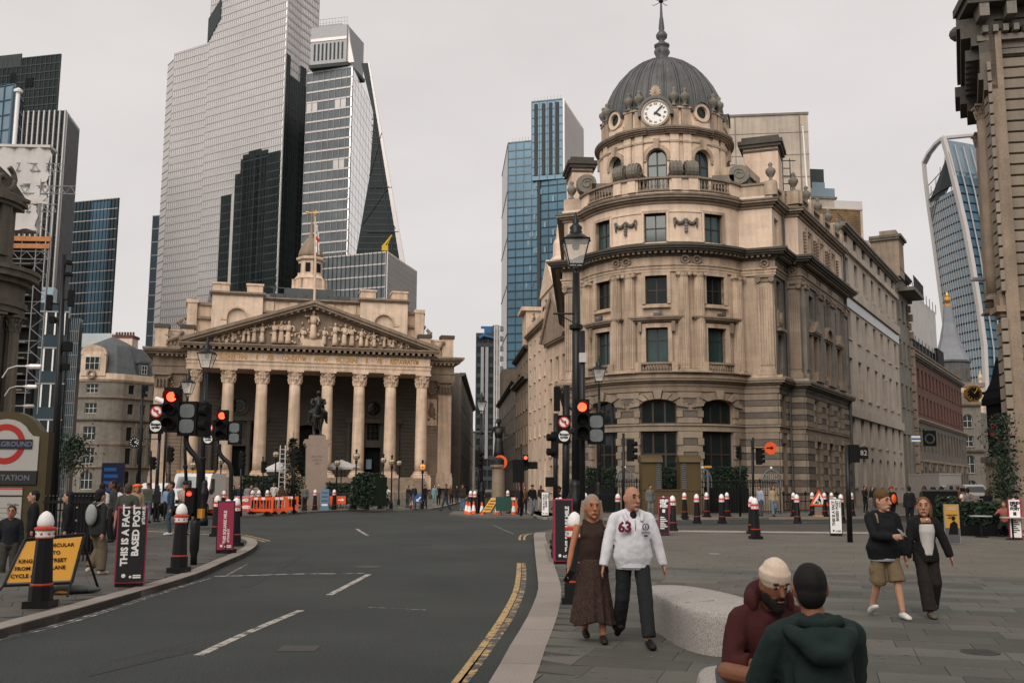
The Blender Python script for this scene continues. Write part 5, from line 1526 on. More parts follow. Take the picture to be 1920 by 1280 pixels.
# dark stone neighbour with a balcony turret
TO=(WO[0]+28.6*cos(sdir),WO[1]+28.6*sin(sdir))
tb,F,xs,w=block('turret_building','dark stone building with turret and iron balcony next to the plain pale office',TO,sdir,9,26,[(20.5,2.4),(15.5,2.6),(10.5,2.6),(2,5.5)],3,'stone_grey',12,cm='soot')
F.bx('turret','stone_mid',-.2,3.2,-.6,2.4,25,29.2);mb=F.mb();F.cornice(mb,-.2,3.2,29.2,[(.7,.25),(.95,.3)],(.4,.4),2.5);F.part('turret_cornice',mb,'stone_dark')
F.bx('chimney','stone_mid',1,2.6,-.2,1.6,29.7,30.6)
F.bx('balcony_floor','stone_dark',1.5,9,-1.8,0,23.6,24.0)
mb=F.mb()
for k in range(24):mb.box(1.5+k*.32,1.55+k*.32,-1.78,-1.72,24,25.2)
mb.box(1.5,9,-1.8,-1.7,25.15,25.25);F.part('balcony_rail',mb,'black',kind='stuff')
for k in range(22):
 F.bx('quoin','stone_mid',8.6,9.02,-.25-.2*(k%2),0,1.2+k*1.05,2.0+k*1.05)
# red brick building with sheeted scaffold roof
RO=(TO[0]+9.1*cos(sdir),TO[1]+9.1*sin(sdir))
rdir=atan2(.855,.52)
rb,F,xs,w=block('brick_building','long red brick building with pale windows down the right hand street',RO,rdir,43,17.4,[(14.0,2.0),(10.6,2.1)],15,'red_brick',12,fm='frame_white',cm='stone_grey',ww=1.25)
hs=[(x-.7,x+.7,z,z+h) for z,h in((5.8,2.8),(.8,3.2)) for x in xs]
mb=F.mb();mb.wall(0,43,-.3,0,0,9.4,hs);F.part('stone_storeys',mb,'stone_dark')
for x in xs[::2]:
 F.window(x,5.8,1.4,2.8,-.1,2,2,.5,'stone_mid','glass',.1);F.window(x,.8,1.4,3.2,-.1,2,2,.7,'stone_mid','glass',.1)
 mb=F.mb();F.arch_ring(mb,x,3.6,1.4,1.0,.25,-.5,-.2,8);F.part('arch_moulding',mb,'stone_mid')
mb=F.mb();F.cornice(mb,0,43,9.3,[(.5,.2),(.7,.2)]);F.cornice(mb,0,43,4.6,[(.5,.3)]);F.part('string_course',mb,'stone_mid')
F.bx('stone_pier','stone_mid',-.3,.6,-.35,0,0,17.4)
baluster_row(F,'roof_balustrade',0,43,.1,17.4,.9,'stone_mid',.9,.16)
sf=thing('scaffold_roof','white sheeted scaffold roof on top of the red brick building','scaffold',Vector(F.pt(4,1,17.4))+rb.location,rdir)
pbx(sf,'sheeting','sheet',-2,27,.5,9,3.2,9.5)
for i in range(12):pbx(sf,'sheeting_panel','sheet',-2+i*2.42,.38+i*2.42,.42,.5,3.2,9.5+.12*(i%2))
k=MB()
for i in range(11):
 k.tube([(-1+i*2.7,.2,-.2),(-1+i*2.7,.2,3.6)],.06,5);k.tube([(-1+i*2.7,.2,9.2),(-1+i*2.7,.2,10.6)],.05,5)
for z in(1,2):k.tube([(-1,.2,z),(27,.2,z)],.05,5)
k.build('scaffold_tube',M['slate'],sf,kind='stuff')
pbx(sf,'dark_netting','black_flat',24,30,0,3,0,4)
pbx(sf,'dark_underside','black_flat',-2,27,.6,8.5,.1,3.1)
# pedimented building closing the street, church spire behind
PO=XY(1794,168)
pb,F,xs,w=block('corner_house','pale grey stone house with small pediment closing the right hand street',PO,-.10,4.6,15.5,[(11.5,2.2,.6),(8.3,1.8),(3.9,3.0,.7),(.3,2.4,.5)],[2.4],'stone_grey',10,fm='frame_white',cm='stone_mid')
mb=F.mb();mb.yprism([(-.2,15.5),(4.8,15.5),(2.3,17.6)],-.4,.4);F.part('pediment',mb,'stone_grey')
mb=F.mb();F.cornice(mb,0,4.6,7.3,[(.3,.2),(.5,.3)],(0,1));F.part('string_course',mb,'stone_dark');mb=F.mb();mb.box(0,4.6,-.1,0,0,7.3) if False else mb.box(0,.6,-.15,0,0,7.3);F.part('stone_pier',mb,'soot')
F2=Fac(pb,(PO[0]+4.6,PO[1]-.46),.85)
mb=F2.mb();mb.wall(0,5.5,0,.5,0,14,[(1,2,8.3,10.1),(3.4,4.4,8.3,10.1),(1,2,3.9,6.5),(3.4,4.4,3.9,6.5)]);mb.box(.1,5.4,.8,1,0,14);F2.part('side_wall',mb,'stone_grey')
for x in(1.5,3.9):F2.window(x,8.3,1,1.8,.25,2,2,0,'frame_white');F2.window(x,3.9,1,2.6,.25,2,2,0,'frame_white')
sp=thing('church_tower','church tower with grey lead spire and golden ball above the street end','church',(*XY(1809,205),0))
pbx(sp,'tower_body','stone',-4.0,5.0,0,8,0,22.6);k=MB();k.box(-4.3,5.3,-.3,8.2,22.0,22.9);k.box(-4.2,5.2,-.2,8,20.6,20.9);k.build('tower_cornice',M['stone_mid'],sp)
k=MB();k.lathe([(3.6,22.9),(3.6,27.2),(3.95,27.4),(3.95,27.8)],.4,4,8,a0=pi/8,a1=2*pi+pi/8);k.build('lantern',M['lead'],sp)
for i in range(3):
 a=-pi/2+(i-1)*pi/4;k=MB();k.box(-.5,.5,-.12,.2,23.6,25.6);k.yprism([(.5*cos(pi*j/8),25.6+.5*sin(pi*j/8)) for j in range(9)],-.12,.2);k.build('lantern_opening',M['stone_dark'],sp,(.4+3.42*cos(a),4+3.42*sin(a),0),a+pi/2)
k=MB();k.lathe([(3.7,27.8),(2.6,30.2),(1.9,32.6),(1.75,33.5),(1.2,36),(.85,39.6)],.4,4,8,a0=pi/8,a1=2*pi+pi/8);k.build('spire',mat('spire_lead',(.20,.21,.23),rough=.5,var=.15),sp)
k=MB();k.ball((.4,4,41.0),.7,10,7);k.lathe([(.75,39.6),(.75,39.9),(.25,40.3)],.4,4,10);k.lathe([(.3,41.6),(.35,42),(.05,42.8)],.4,4,8);k.build('golden_ball',M['gold'],sp)
for q in(-3.6,4.6):k=MB();k.lathe([(.4,22.9),(.3,23.3),(.5,24.0),(.2,24.8),(.25,25.2),(.02,25.5)],q,.2,8);k.build('urn',M['stone'],sp)
# pale blocks above the corner building
pk=thing('rooftop_block','tall windowless pale stone block behind the clock dome','building',(*XY(1382,130),0))
F=Fac(pk,XY(1382,130),-.12);F.bx('wall','stone_white',0,10.7,0,14,0,51.3)
for k in range(9):F.bx('joint_band','stone_grey',-.02,10.72,-.05,0,24+k*3.1,24.06+k*3.1)
mb=F.mb();mb.box(9.5,9.65,-.1,0,20,51.3);mb.box(1,1.1,-.06,0,20,51.3);F.part('joint_band',mb,'stone_grey')
F.bx('coping','stone_grey',-.1,10.8,-.15,14,51.3,51.6)
F.bx('glazed_bay','gl_grey',-.8,.9,-2,0,36,44)
mp_=thing('white_flagpole','bare white flagpole before the windowless pale stone block','flagpole',W(1518,378,110))
k=MB();k.tube([(0,0,-6),(-.45,0,8.7)],[.13,.07],7);k.build('pole',M['white'],mp_);k=MB();k.ball((-.46,0,8.8),.12,7,5);k.build('finial',M['white'],mp_)
ld=thing('roof_ladder','black metal access ladder frame on the corner building roof','ladder',W(1478,372,84))
k=MB()
for x in(-.4,.25):k.tube([(x,0,-2),(x,0,3.6)],.05,5)
k.build('rail',M['black'],ld)
for i in range(8):k=MB();k.tube([(-.4,0,-1.5+i*.7),(.25+(.5 if i%2 else 0),0,-1.5+i*.7)],.045,5);k.build('rung',M['black'],ld)
st=thing('terraced_block','stepped pale stone block with glass balcony and dark penthouse','building',(*XY(1536,136),0))
F=Fac(st,XY(1536,136),.1)
for nm,x0,x1,y0,z0,z1,m in(('penthouse',0,2.9,1,42.2,46.4,'fin_dark'),('terrace_wall',-1,4.2,.2,36.2,42,'stone_white'),('terrace_wall',-1,6.4,-.4,32.5,36.2,'stone_white'),('terrace_wall',-1,7.6,-.8,0,33.4,'stone_white')):
 mb=F.mb();mb.box(x0,x1,y0,14,z0,z1);F.part(nm,mb,m)
F.bx('penthouse_window','gl_sky',1.0,2.9,.8,1,42.4,44.4);F.bx('glass_balustrade','gl_sky',0,4.1,.3,.36,42,43.4);mb=F.mb();mb.box(-1,6.5,-.6,.3,36.1,36.5);mb.box(-1,4.3,0,.4,41.8,42.1);mb.box(-1,7.8,-1,0,33.2,34.4);F.part('coping',mb,'stone_grey')
yb=thing('brick_gable','bare brown brick party wall above the white office roof','wall',(*XY(1530,118),0))
F=Fac(yb,XY(1530,118),.12);F.bx('brickwork','yellow_brick',0,7.0,0,8,22,35.2);mb=F.mb();mb.box(7.0,7.3,-.05,8,22,35.4);mb.box(-.1,3.6,-.15,8,35.2,35.5);mb.box(3.6,7.3,-.15,8,35.2,35.35);F.part('coping',mb,'stone_white')
for k in range(26):
 F.bx('brick_course','yellow_brick',0,7.0,-.03,0,28.2+k*.27,28.42+k*.27)
F.bx('rendered_wall','stone_white',1.5,8.5,-1,0,20,31.2);F.bx('roof_vent','clad_pale',4.0,7.6,.5,3,35.4,36.5)
# right edge: heavy rusticated bank
RA=XY(1908,42);rang=-.20
ru=thing('rusticated_building','tall rusticated stone building with deep bracketed cornice on the right edge','building',(RA[0],RA[1],0))
F=Fac(ru,RA,rang);M['rust']=mat('rusticated_stone',(.255,.21,.165),var=.16,scale=.6,streak=.15,fine=.12,fscale=18,bump=.25,rand=.14)
mb=F.mb();mb.box(0,9,0,.5,0,21.5);mb.prism([(.1,.5),(8.9,.5),(8.9,6),(2.2,6.2)],0,21.4);F.part('wall',mb,'stone_mid')
z=.9;kk=0
while z<21.0:
 h=.56 if z<8.6 else .49
 if not 8.7<z<9.6:
  xs_=[0]+sorted(random.uniform(1.6,2.6)+2.6*i for i in range(2))+[6]
  for a,b in zip(xs_[:-1],xs_[1:]):
   mb=F.mb();pj=.28 if z<8.6 else .16
   mb.add([(a-(pj if a==0 else-.012),y,zz) for y in(-pj,) for zz in(z+.05,z+h-.05)]+[(b-.012,-pj,z+h-.05),(b-.012,-pj,z+.05)]+
    [(a-(pj if a==0 else-.012),.6,z+.05),(a-(pj if a==0 else-.012),.6,z+h-.05),(b-.012,0,z+h),(b-.012,0,z)],
    [(0,1,2,3),(0,4,5,1),(1,5,6,2),(0,3,7,4),(2,6,7,3)])
   F.part('stone_block',mb,'rust')
 z+=h;kk+=1
mb=F.mb();F.cornice(mb,0,9,8.9,[(.3,.2),(.5,.25),(.3,.5)],(1,0),.6);F.part('string_course',mb,'stone_mid')
S_=Fac(ru,(RA[0]+6.0*.41,RA[1]+6.0*.91),atan2(-.91,-.41))  # its side along the street
mb=S_.mb();S_.wall(mb,0,6.6,0,.5,0,21.5,[(1.5,2.7,10,14),(1.5,2.7,15,18.5),(1.2,3.0,1,7)]);S_.part('wall',mb,'stone_mid')
for z0_,z1_ in((10,14),(15,18.5),(1,7)):S_.window(2.1,z0_,1.2 if z0_>2 else 1.8,z1_-z0_,.3,2,3)
for k_ in range(24):
 z=9.9+k_*.49
 if z<20:S_.bx('stone_block','rust',4.95,6.72,-.14,.02,z+.05,z+.44)
 if 1+k_*.56<8.6:S_.bx('stone_block','rust',3.6,6.8,-.24,.02,1.05+k_*.56,1.51+k_*.56)
cR=column_meshes(9.0,.30,'corinthian',flutes=0,m='stone_mid')
for x in(4.6,.6):put_column(cR,ru,S_.pt(x,-.36,9.9),rang)
mb=F.mb();F.cornice(mb,0,9,20.6,[(.3,.25),(.35,.3),(.6,.25)],(1,0),.6);F.part('cornice_bed',mb,'stone_grey')
mb=F.mb()
for i in range(14):mb.box(-.4+i*.42,-.18+i*.42,-.85,-.4,21.45,21.75)
F.part('dentil_row',mb,'stone_grey',kind='stuff')
for i in range(6):F.bx('bracket','stone_grey',-.6+i*1.1,-.2+i*1.1,-1.3,-.3,22.0,22.6)
mb=F.mb();F.cornice(mb,0,9,21.7,[(.5,.4),(.6,.5),(1.35,.3),(1.5,.35)],(.8,0),.8);F.part('cornice',mb,'soot')
mb=S_.mb();S_.cornice(mb,0,6.6,18.9,[(.3,.5),(.5,.3),(.4,.9)]);S_.part('entablature',mb,'stone_dark')
mb=S_.mb();S_.cornice(mb,-.3,6.6,20.6,[(.4,.4),(.7,.4),(1.1,.5),(1.25,.4)]);S_.part('cornice',mb,'soot')
mb=S_.mb();S_.cornice(mb,-.5,1.6,19.8,[(.9,.4),(1.2,.4),(1.4,.5)]);S_.part('cornice_break',mb,'soot')
mb=S_.mb();mb.ball((4.2,-1.2,22.7),.35,8,6);S_.part('lion_mask',mb,'soot')
for i in range(9):S_.bx('bracket','soot',.3+i*.7,.6+i*.7,-.95,-.3,20.5,21.0)
# buildings beyond it on the same side
sd=atan2(-.91,-.41)
q0=(RA[0]+30*.41+2,RA[1]+30*.91)
lb,F,xs,w=block('street_building','pale stone building with projecting eaves beyond the rusticated building',q0,sd,22,19.5,[(15,2.2),(11,2.2),(6.6,2.6),(1.5,3.4)],7,'stone_grey',10,cm='soot')
mb=F.mb();F.cornice(mb,0,22,19.4,[(.5,.3),(.9,.3),(1.2,.3)]);F.part('eaves',mb,'stone_dark')
q1=(RA[0]+62*.41+4,RA[1]+62*.91)
lb2,F,xs,w=block('street_building','narrow grey building with carved panel next to the hanging street clock',q1,sd,26,13.5,[(9.6,2.0),(5.8,2.2),(1.0,3.0)],6,'stone_grey',10)
F.bx('stone_pier','stone_mid',24,26,-.4,0,0,12)
# ------------------------------------------------------------------ Cornhill side, between the exchange and the corner building
def sblock(name,label,px0,Y0,px1,Y1,H,rows,cols,m,**kw):
 A=XY(px1,Y1);Bq=XY(px0,Y0)
 # faces the street on its left: x runs from the far end to the near end
 ang=atan2(Bq[1]-A[1],Bq[0]-A[0]);L_=(Vector(Bq)-Vector(A)).length
 return block(name,label,A,ang,L_,H,rows,cols,m,**kw)
t1,F,xs,w=sblock('gabled_building','pale stone building with pointed pediment gable left of the corner building',1064,104.5,1027,112,17.5,[(13.0,2.6),(8.6,2.6),(4.8,2.4),(1,2.8)],3,'stone',depth=14,cm='stone_mid')
L1=8
mb=F.mb();mb.yprism([(-.5,17.5),(L1+.8,17.5),(L1/2,22.0)],-.6,3);F.part('pediment',mb,'stone_mid')
mb=F.mb();mb.yprism([(-1,17.6),(-.2,17.6),(L1/2,22.1),(L1+.4,17.6),(L1+1.2,17.6),(L1/2,23.0)],-.8,3);F.part('raking_cornice',mb,'stone_mid')
t2,F,xs,w=sblock('office_building','cream stone office with five rows of small windows and a gabled roof turret',1027,112.2,990,127,20.5,[(17.6,1.7),(14.2,1.7),(10.8,1.7),(7.4,1.8),(1.2,3.4)],4,'stone_pale',depth=16,cm='stone_mid',ww=1.0)
mb=F.mb();mb.box(5.5,15,.8,8,20.5,24.5);mb.yprism([(5.3,24.5),(15.2,24.5),(10.2,28.4)],.6,8);F.part('gable',mb,'stone_pale')
for x in(7.5,10.2,13):F.window(x,21.3,.9,1.8,.7,2,2)
mb=F.mb();mb.lathe([(1.0,20),(1.0,29),(1.2,29.3),(.8,29.8),(.75,31.5),(.4,32.2),(.3,33.5),(.02,35)],6,3,8);F.part('roof_turret',mb,'stone_pale')
for x in(3.0,12.5):F.place('roof_statue',figure_mesh(2.6,int(x),'stone_grey'),x,.3,20.6)
F.bx('parapet','stone',0,15.5,-.2,.3,20.5,21.6)
t3,F,xs,w=sblock('street_building','tawny stone building with dark cornice further along the left receding street',990,127.2,966,146,19.5,[(15.5,2.2),(11.5,2.2),(7,2.4),(1.2,3.8)],5,'stone_mid',depth=12,cm='soot')
mb=F.mb();F.cornice(mb,0,18.8,15.2,[(.5,.3),(.8,.3)]);F.part('string_course',mb,'stone_dark')
mb=F.mb();mb.box(14,18.8,-.3,4,19.5,24.0);mb.box(13.7,19.1,-.9,4.4,24,24.5);F.part('corner_pavilion',mb,'stone')
t4,F,xs,w=sblock('street_building','grey dormered stone building at the far end of the receding street',966,146.2,934,196,17,[(13.5,2),(9.5,2.2),(5.5,2.2),(1,3.2)],10,'stone_grey',depth=12,cm='stone_dark')
mb=F.mb();mb.xprism([(0,17),(3,20.5),(10,20.5),(10,17)],0,58);F.part('mansard_roof',mb,'slate')
bt_=thing('brick_tower','plain brown brick tower block between the steel high-rise and the blue tower','building',(*XY(950,215),0))
F=Fac(bt_,XY(942,215),.1);mb=F.mb();mb.box(0,6,0,8,0,26.5);F.part('wall',mb,mat('dull_brick',(.10,.075,.055),var=.2));mb=F.mb();mb.xprism([(0,20),(2,23),(8,23),(8,20)],6,9.5);F.part('roof',mb,'slate')
# left side of that street, beyond the exchange
t5=block('street_building','grey stone building behind the right end of the exchange',XY(863,142),1.585,70,17.5,[(13,2.2),(9.5,2.4),(6,2.4),(1.5,3)],12,'stone_grey',depth=12,cm='stone_dark')
t6=block('street_building','far dim building with flags at the street vanishing point',XY(886,330),0.05,14,19,[(14,2),(10,2),(6,2),(1,3)],5,'stone_grey',depth=8)
# ------------------------------------------------------------------ far left
cg=thing('mansard_building','large grey stone building with curved corner and dark mansard roof left of the exchange','building',(*XY(190,175),0))
CC=XY(196,182);CR=7.0
Bc=Fac(cg,CC,0,CR);cx=lambda d:radians(d)*CR
cl0=Bc.pt(cx(-28),0,0);cl1=Bc.pt(cx(40),0,0)
Fl_=Fac(cg,(cl0[0]+cg.location.x-9.2*cos(radians(-18)),cl0[1]+cg.location.y-9.2*sin(radians(-18))),radians(-18))
Fr_=Fac(cg,(cl1[0]+cg.location.x,cl1[1]+cg.location.y),radians(52))
gr=[(.6,3.2,.9),(5.0,2.8,0),(9.1,2.4,0),(13.8,1.8,0),(17.4,1.6,0)]
for F,x0,x1,xs in((Bc,cx(-28),cx(40),[cx(-4)]),(Fl_,0,9.2,[1.6,4.6,7.4]),(Fr_,0,19,[1.6,4.0,6.4,8.8,11.2,13.6,16,18])):
 ww=2.2 if F is Bc else 1.1
 hs=[(x-ww/2,x+ww/2,z,z+h) for z,h,_ in gr for x in xs]
 mb=F.mb();F.wall(mb,x0,x1,0,.5,0,20.2,hs);F.part('wall',mb,'stone_grey')
 mb=F.mb();F.box(mb,x0,x1,.8,1.2,0,20);F.part('interior_core',mb,'black_flat')
 for z,h,ar in gr:
  for x in xs:
   F.window(x,z,ww,h,.3,3 if F is Bc else 2,2,ar,'frame_white' if F is Bc else 'frame_dark','glass',.08)
   if ar:mb=F.mb();F.arch_fill(mb,x,z+h-ar,ww,ar,0,.5,z+h+.01);F.part('arch_infill',mb,'stone_grey')
 for z in(4.2,8.3,12.4,16.4,19.4):
  mb=F.mb();F.cornice(mb,x0,x1,z,[(.15,.2),(.4 if z in(12.4,16.4,4.2) else .2,.25)]);F.part('string_course',mb,'stone_mid' if z!=12.4 else 'stone_dark')
 mb=F.mb();F.box(mb,x0,x1,-.15,.3,19.86,20.9);F.part('parapet',mb,'stone')
 if F is not Bc:
  mb=F.mb();mb.xprism([(.4,20.5),(2.6,26),(9,27),(9,20.5)],x0,x1);F.part('mansard_roof',mb,'slate')
  for x in(xs[1::2]):
   mb=F.mb();mb.box(x-.8,x+.8,.2,2.4,20.9,23.2);mb.box(x-1.1,x+1.1,0,2.6,23.2,23.6);F.part('dormer',mb,'slate');F.window(x,21.2,1.1,1.6,.15,2,2,0,'frame_white')
  for x in[q+1.2 for q in xs[:-1]]:
   F.bx('pilaster','stone_grey',x-.25,x+.25,-.2,0,4.7,12.3)
k=MB();k.lathe([(6.9,20.4),(6.2,22.5),(4.6,26.0),(4.2,26.4),(.1,28.4)],CC[0]-cg.location.x,CC[1]-cg.location.y,12);k.build('corner_roof',M['slate'],cg)
x=cx(-4);mb=Bc.mb();Bc.box(mb,x-2.2,x+2.2,-.3,1.8,20.4,24.2);Bc.part('dormer_front',mb,'stone');mb=Bc.mb();mb.yprism([(x+2.3*cos(pi*i/10),24.2+1.7*sin(pi*i/10)) for i in range(11)],-.5,1.8);Bc.part('dormer_pediment',mb,'stone')
Bc.window(x,21.4,2.6,2.4,-.35,3,2,0,'frame_white');k=MB();ring(k,.5,.85,-.2,.1,16);Bc.place('cartouche',k.mesh('cartouche',M['stone_mid']),x,-.45,20.7)
k=MB();k.box(-1.8,1.8,0,3,18,28.8);k.build('chimney',M['stone_pale'],cg,(*[a-b for a,b in zip(XY(214,186),cg.location[:2])],0));k=MB();k.box(-2,2,-.2,3.2,28.8,29.3)
for q in range(7):k.lathe([(.2,29.3),(.2,30)],-1.6+q*.53,1,7)
k.build('chimney_pots',M['red_brick'],cg,(*[a-b for a,b in zip(XY(214,186),cg.location[:2])],0))
k=MB();k.xprism([(0,24),(2,30.5),(8,30.5),(8,24)],-5,4);k.build('glass_roof',M['gl_grey'],cg,(*[a-b for a,b in zip(XY(158,190),cg.location[:2])],0))
block('street_building','pale curved terrace continuing right of the mansard building',XY(243,200),1.0,30,19,[(14.5,1.8),(10.5,2.2),(6,2.4),(1,3.2)],8,'stone_grey',depth=10,cm='stone_mid')
# dark modern office with white window posts
do=thing('dark_office','dark green panelled office with white window posts behind the scaffold','building',(*XY(44,118),0))
F=Fac(do,XY(24,118),.16);F.bx('panel_wall','gl_deep',0,4.9,0,.8,0,23.2)
for z in(19.4,15.0,10.7,6.4,2.2):
 F.bx('window_band','glass',.2,4.8,-.06,0,z,z+2.6)
 for i in range(5):F.bx('window_post','white',.25+i*1.05,.42+i*1.05,-.16,0,z-.1,z+2.7)
 F.bx('panel_ledge','fin_mid',0,5.0,-.2,0,z+2.62,z+2.8)
F.bx('glazed_flank','gl_deep',4.95,6.1,.5,2,0,21.5)
mb=F.mb()
for k in range(14):mb.box(4.95,6.1,.45,.5,1+k*1.45,1.06+k*1.45)
for k in range(6):mb.box(4.95+k*.22,4.99+k*.22,.43,.5,0,21.5)
F.part('glazing_bar',mb,'fin_mid',kind='stuff')
mb=F.mb();mb.xprism([(.3,23.2),(1.6,25.4),(3,25.4),(3,23.2)],-1,2.6);F.part('rooflight',mb,'gl_sky')
# stone corner building at the left edge (columns, scroll, cornice)
sb=thing('stone_corner','sooty stone building with fluted columns and scroll at the left edge','building',(*XY(-10,46),0))
SC=XY(-108,48);SR=2.45
F=Fac(sb,SC,0,SR)
qx=lambda d:radians(d)*SR
mb=F.mb();F.wall(mb,qx(-90),qx(100),0,.4,0,12.6,[]);F.part('wall',mb,'stone_dark')
mb=F.mb();F.wall(mb,qx(-90),qx(100),.1,.4,12.6,15.5,[]);F.part('parapet',mb,'stone_dark')
for d in(30,62,92):put_column(column_meshes(6.4,.36,'corinthian',flutes=12,key=1,m='stone_dark'),sb,F.pt(qx(d),-.3,3.4),radians(d))
mb=F.mb();F.cornice(mb,qx(-90),qx(110),9.9,[(.55,.3),(.65,.3),(.5,.8)]);F.part('entablature',mb,'stone_dark')
mb=F.mb();F.cornice(mb,qx(-90),qx(110),11.3,[(.8,.25),(1.1,.3),(1.2,.2)]);F.part('cornice',mb,'stone_dark')
mb=F.mb();F.cornice(mb,qx(-90),qx(110),15.2,[(.2,.2),(.35,.2)]);F.part('parapet_coping',mb,'stone_dark')
for d in(25,50,75):mb=F.mb();F.box(mb,qx(d)-.3,qx(d)+.3,-.1,.1,12.7,15.2);F.part('pier',mb,'stone_dark')
k=MB();k.tube([(.1*t*cos(t),0,.1*t*sin(t)) for t in[i*.5 for i in range(2,16)]],.14,6);k.tube([(-.9,0,-.5),(.2,0,-.75),(1.6,0,-.7)],[.25,.3,.1],6);k.yprism([(-1.2,-.75),(1.6,-.75),(.4,.3),(-1.2,1.1)],.05,.4)
F.place('scroll_crest',k.mesh('scroll_crest',M['stone_dark']),qx(68),0,16.4)
for py,Y in((687,38),(724,46),(760,54)):
 lm=thing('wall_lamp','white curved street lamp arm on the sooty corner building, %s of three'%('nearest' if Y==38 else 'middle' if Y==46 else 'farthest'),'lamp',W(30,py+4,Y),0,'white lamp arms on the left corner building')
 k=MB();k.tube([(-.5,0,-.35),(-.3,0,0),(0,0,.1),(.5,0,.1)],.03,6);k.build('arm',M['clad_pale'],lm)
 k=MB();k.tube([(.35,0,.1),(.55,0,.08),(.95,0,.08),(1.0,0,.08)],[.04,.11,.1,.02],8,flat=.6);k.build('lamp_head',M['clad_pale'],lm)
# sheeted scaffold
sx_=thing('scaffold','white sheeted scaffold with orange boards and lattice beams at upper left','scaffold',(*XY(0,92),0))
F=Fac(sx_,XY(-88,92),.05)
r_=random.Random(5)
for zi,(z0,z1,xr) in enumerate(((30.0,33.6,6.6),(27.9,30.1,6.7),(25.4,27.8,5.9))):
 mb=F.mb();nx,nz_=16,5
 for j in range(nz_+1):
  for i in range(nx+1):
   mb.v.append(F.pt(0,0,0) and(-1+(xr+1)*i/nx+(.15*sin(j*2.1+zi) if i==nx else 0),-.3+.18*sin(i*1.9+j*.7+zi*2)+r_.uniform(-.06,.06),z0+(z1-z0)*j/nz_+.12*sin(i*.9+zi)))
 for j in range(nz_):
  for i in range(nx):
   q=j*(nx+1)+i;mb.f.append([q,q+1,q+nx+2,q+nx+1]);mb.m.append(0);mb.sm.append(True)
 F.part('sheeting',mb,'sheet')
F.bx('sheeting_back','sheet',-1,5.6,.3,1.2,25.4,33.5)
F.bx('roof_sheet','sheet',-1,6.7,-.5,1.4,33.5,33.75)
mb=F.mb()
def lattice(mb,a,b,h,n,r=.045):
 a,b=Vector(a),Vector(b)
 mb.tube([a,b],r,5);mb.tube([a+Vector((0,0,h)),b+Vector((0,0,h))],r,5)
 for i in range(n):
  p,q=a+(b-a)*(i/n),a+(b-a)*((i+1)/n);mb.tube([p+Vector((0,0,h if i%2 else 0)),q+Vector((0,0,0 if i%2 else h))],r*.8,4)
for z,x1 in((31.2,7.8),(29.0,9.3),(27.2,7.6),(22.6,7.2)):lattice(mb,(3.6 if z!=22.6 else-1,-.3,z),(x1,-.3,z),.75,12)
for x in(6.0,7.2):mb.tube([(x,-.3,8),(x,-.3,32)],.05,5)
for i in range(22):mb.tube([(6.0+1.2*(i%2),-.3,10+i),(7.2-1.2*(i%2),-.3,11+i)],.035,4)
for i in range(9):mb.tube([(-1+i*.9,.3+(i%3),9),(-1+i*.9,.3+(i%3),25.4)],.05,5)
for i in range(12):mb.tube([(-1,.2+(i%3)*.8,10+i*1.25),(6.2,.2+(i%3)*.8,10+i*1.25)],.045,5)
for i in range(6):mb.tube([(-1+i,.1,10+i*1.5),(3+i*.6,.1,15+i*1.5)],.04,4)
F.part('scaffold_tube',mb,'fin_mid',kind='stuff')
for z,x0,x1 in((24.3,.5,7.4),(23.6,1.8,7.3),(22.0,-1,1.8)):
 F.bx('scaffold_board','timber',x0,x1,-.5,-.4,z,z+.45)
for i in range(9):F.bx('deck','stone_dark',-1,5.4,.2,1.4,10.2+i*1.5,10.35+i*1.5)
F.bx('dark_netting','black_flat',-1,6.0,1.0,1.6,0,25)
F.bx('rubbish_chute','fin_mid',1.6,2.7,-.35,0,8,23)
# unseen buildings on the viewer's side, added to block sky and darken the street
for nm,lab,A,ang,L_,H_,m in(('unseen_building','unseen stone building on the near side, added to shade the junction',(-26,-16),pi+.1,34,21,'stone'),('unseen_building','unseen stone mansion on the near right side, added to shade the junction',(34,-9),pi-.2,40,19,'stone_mid')):
 block(nm,lab,(A[0]+L_*.5,A[1]),ang,L_,H_,[(15,2.2),(10,2.8),(5.5,2.4),(1,3)],8,m,depth=15)
# ------------------------------------------------------------------ street furniture
M['amber']=mat('amber_plastic',(.60,.26,.03),rough=.4,var=.1)
M['orange']=mat('orange_plastic',(.78,.105,.02),rough=.45,var=.1,scale=3)
M['sign_red']=mat('sign_red',(.55,.05,.035),rough=.45,var=.06)
M['pink']=mat('poster_crimson',(.33,.035,.075),rough=.5,var=.06)
M['poster_black']=mat('poster_black',(.016,.016,.018),rough=.5,var=.1)
M['yellow_plate']=mat('yellow_plate',(.62,.30,.035),rough=.5,var=.08)
M['steel']=mat('galvanised_steel',(.30,.30,.30),rough=.4,metal=.6,var=.15)
M['lens_off']=mat('unlit_lens',(.14,.155,.16),rough=.25,var=.15,scale=8,spec=.5)
M['red_lit']=glow('red_lamp',(1.0,.05,.02),3.2)
M['green_lit']=glow('green_lamp',(.05,.9,.5),2.5)
M['amber_lit']=glow('warm_lamp',(.7,.28,.06),.5)
M['lamp_glass']=clear_glass('lantern_glass',(.75,.75,.72),.32)
M['olive']=mat('olive_brown_paint',(.052,.038,.013),rough=.5,var=.15,scale=2)
M['sign_blue']=mat('sign_blue',(.02,.10,.30),rough=.4,var=.05)
M['navy']=mat('navy',(.012,.017,.045),rough=.4,var=.05)
GP=G
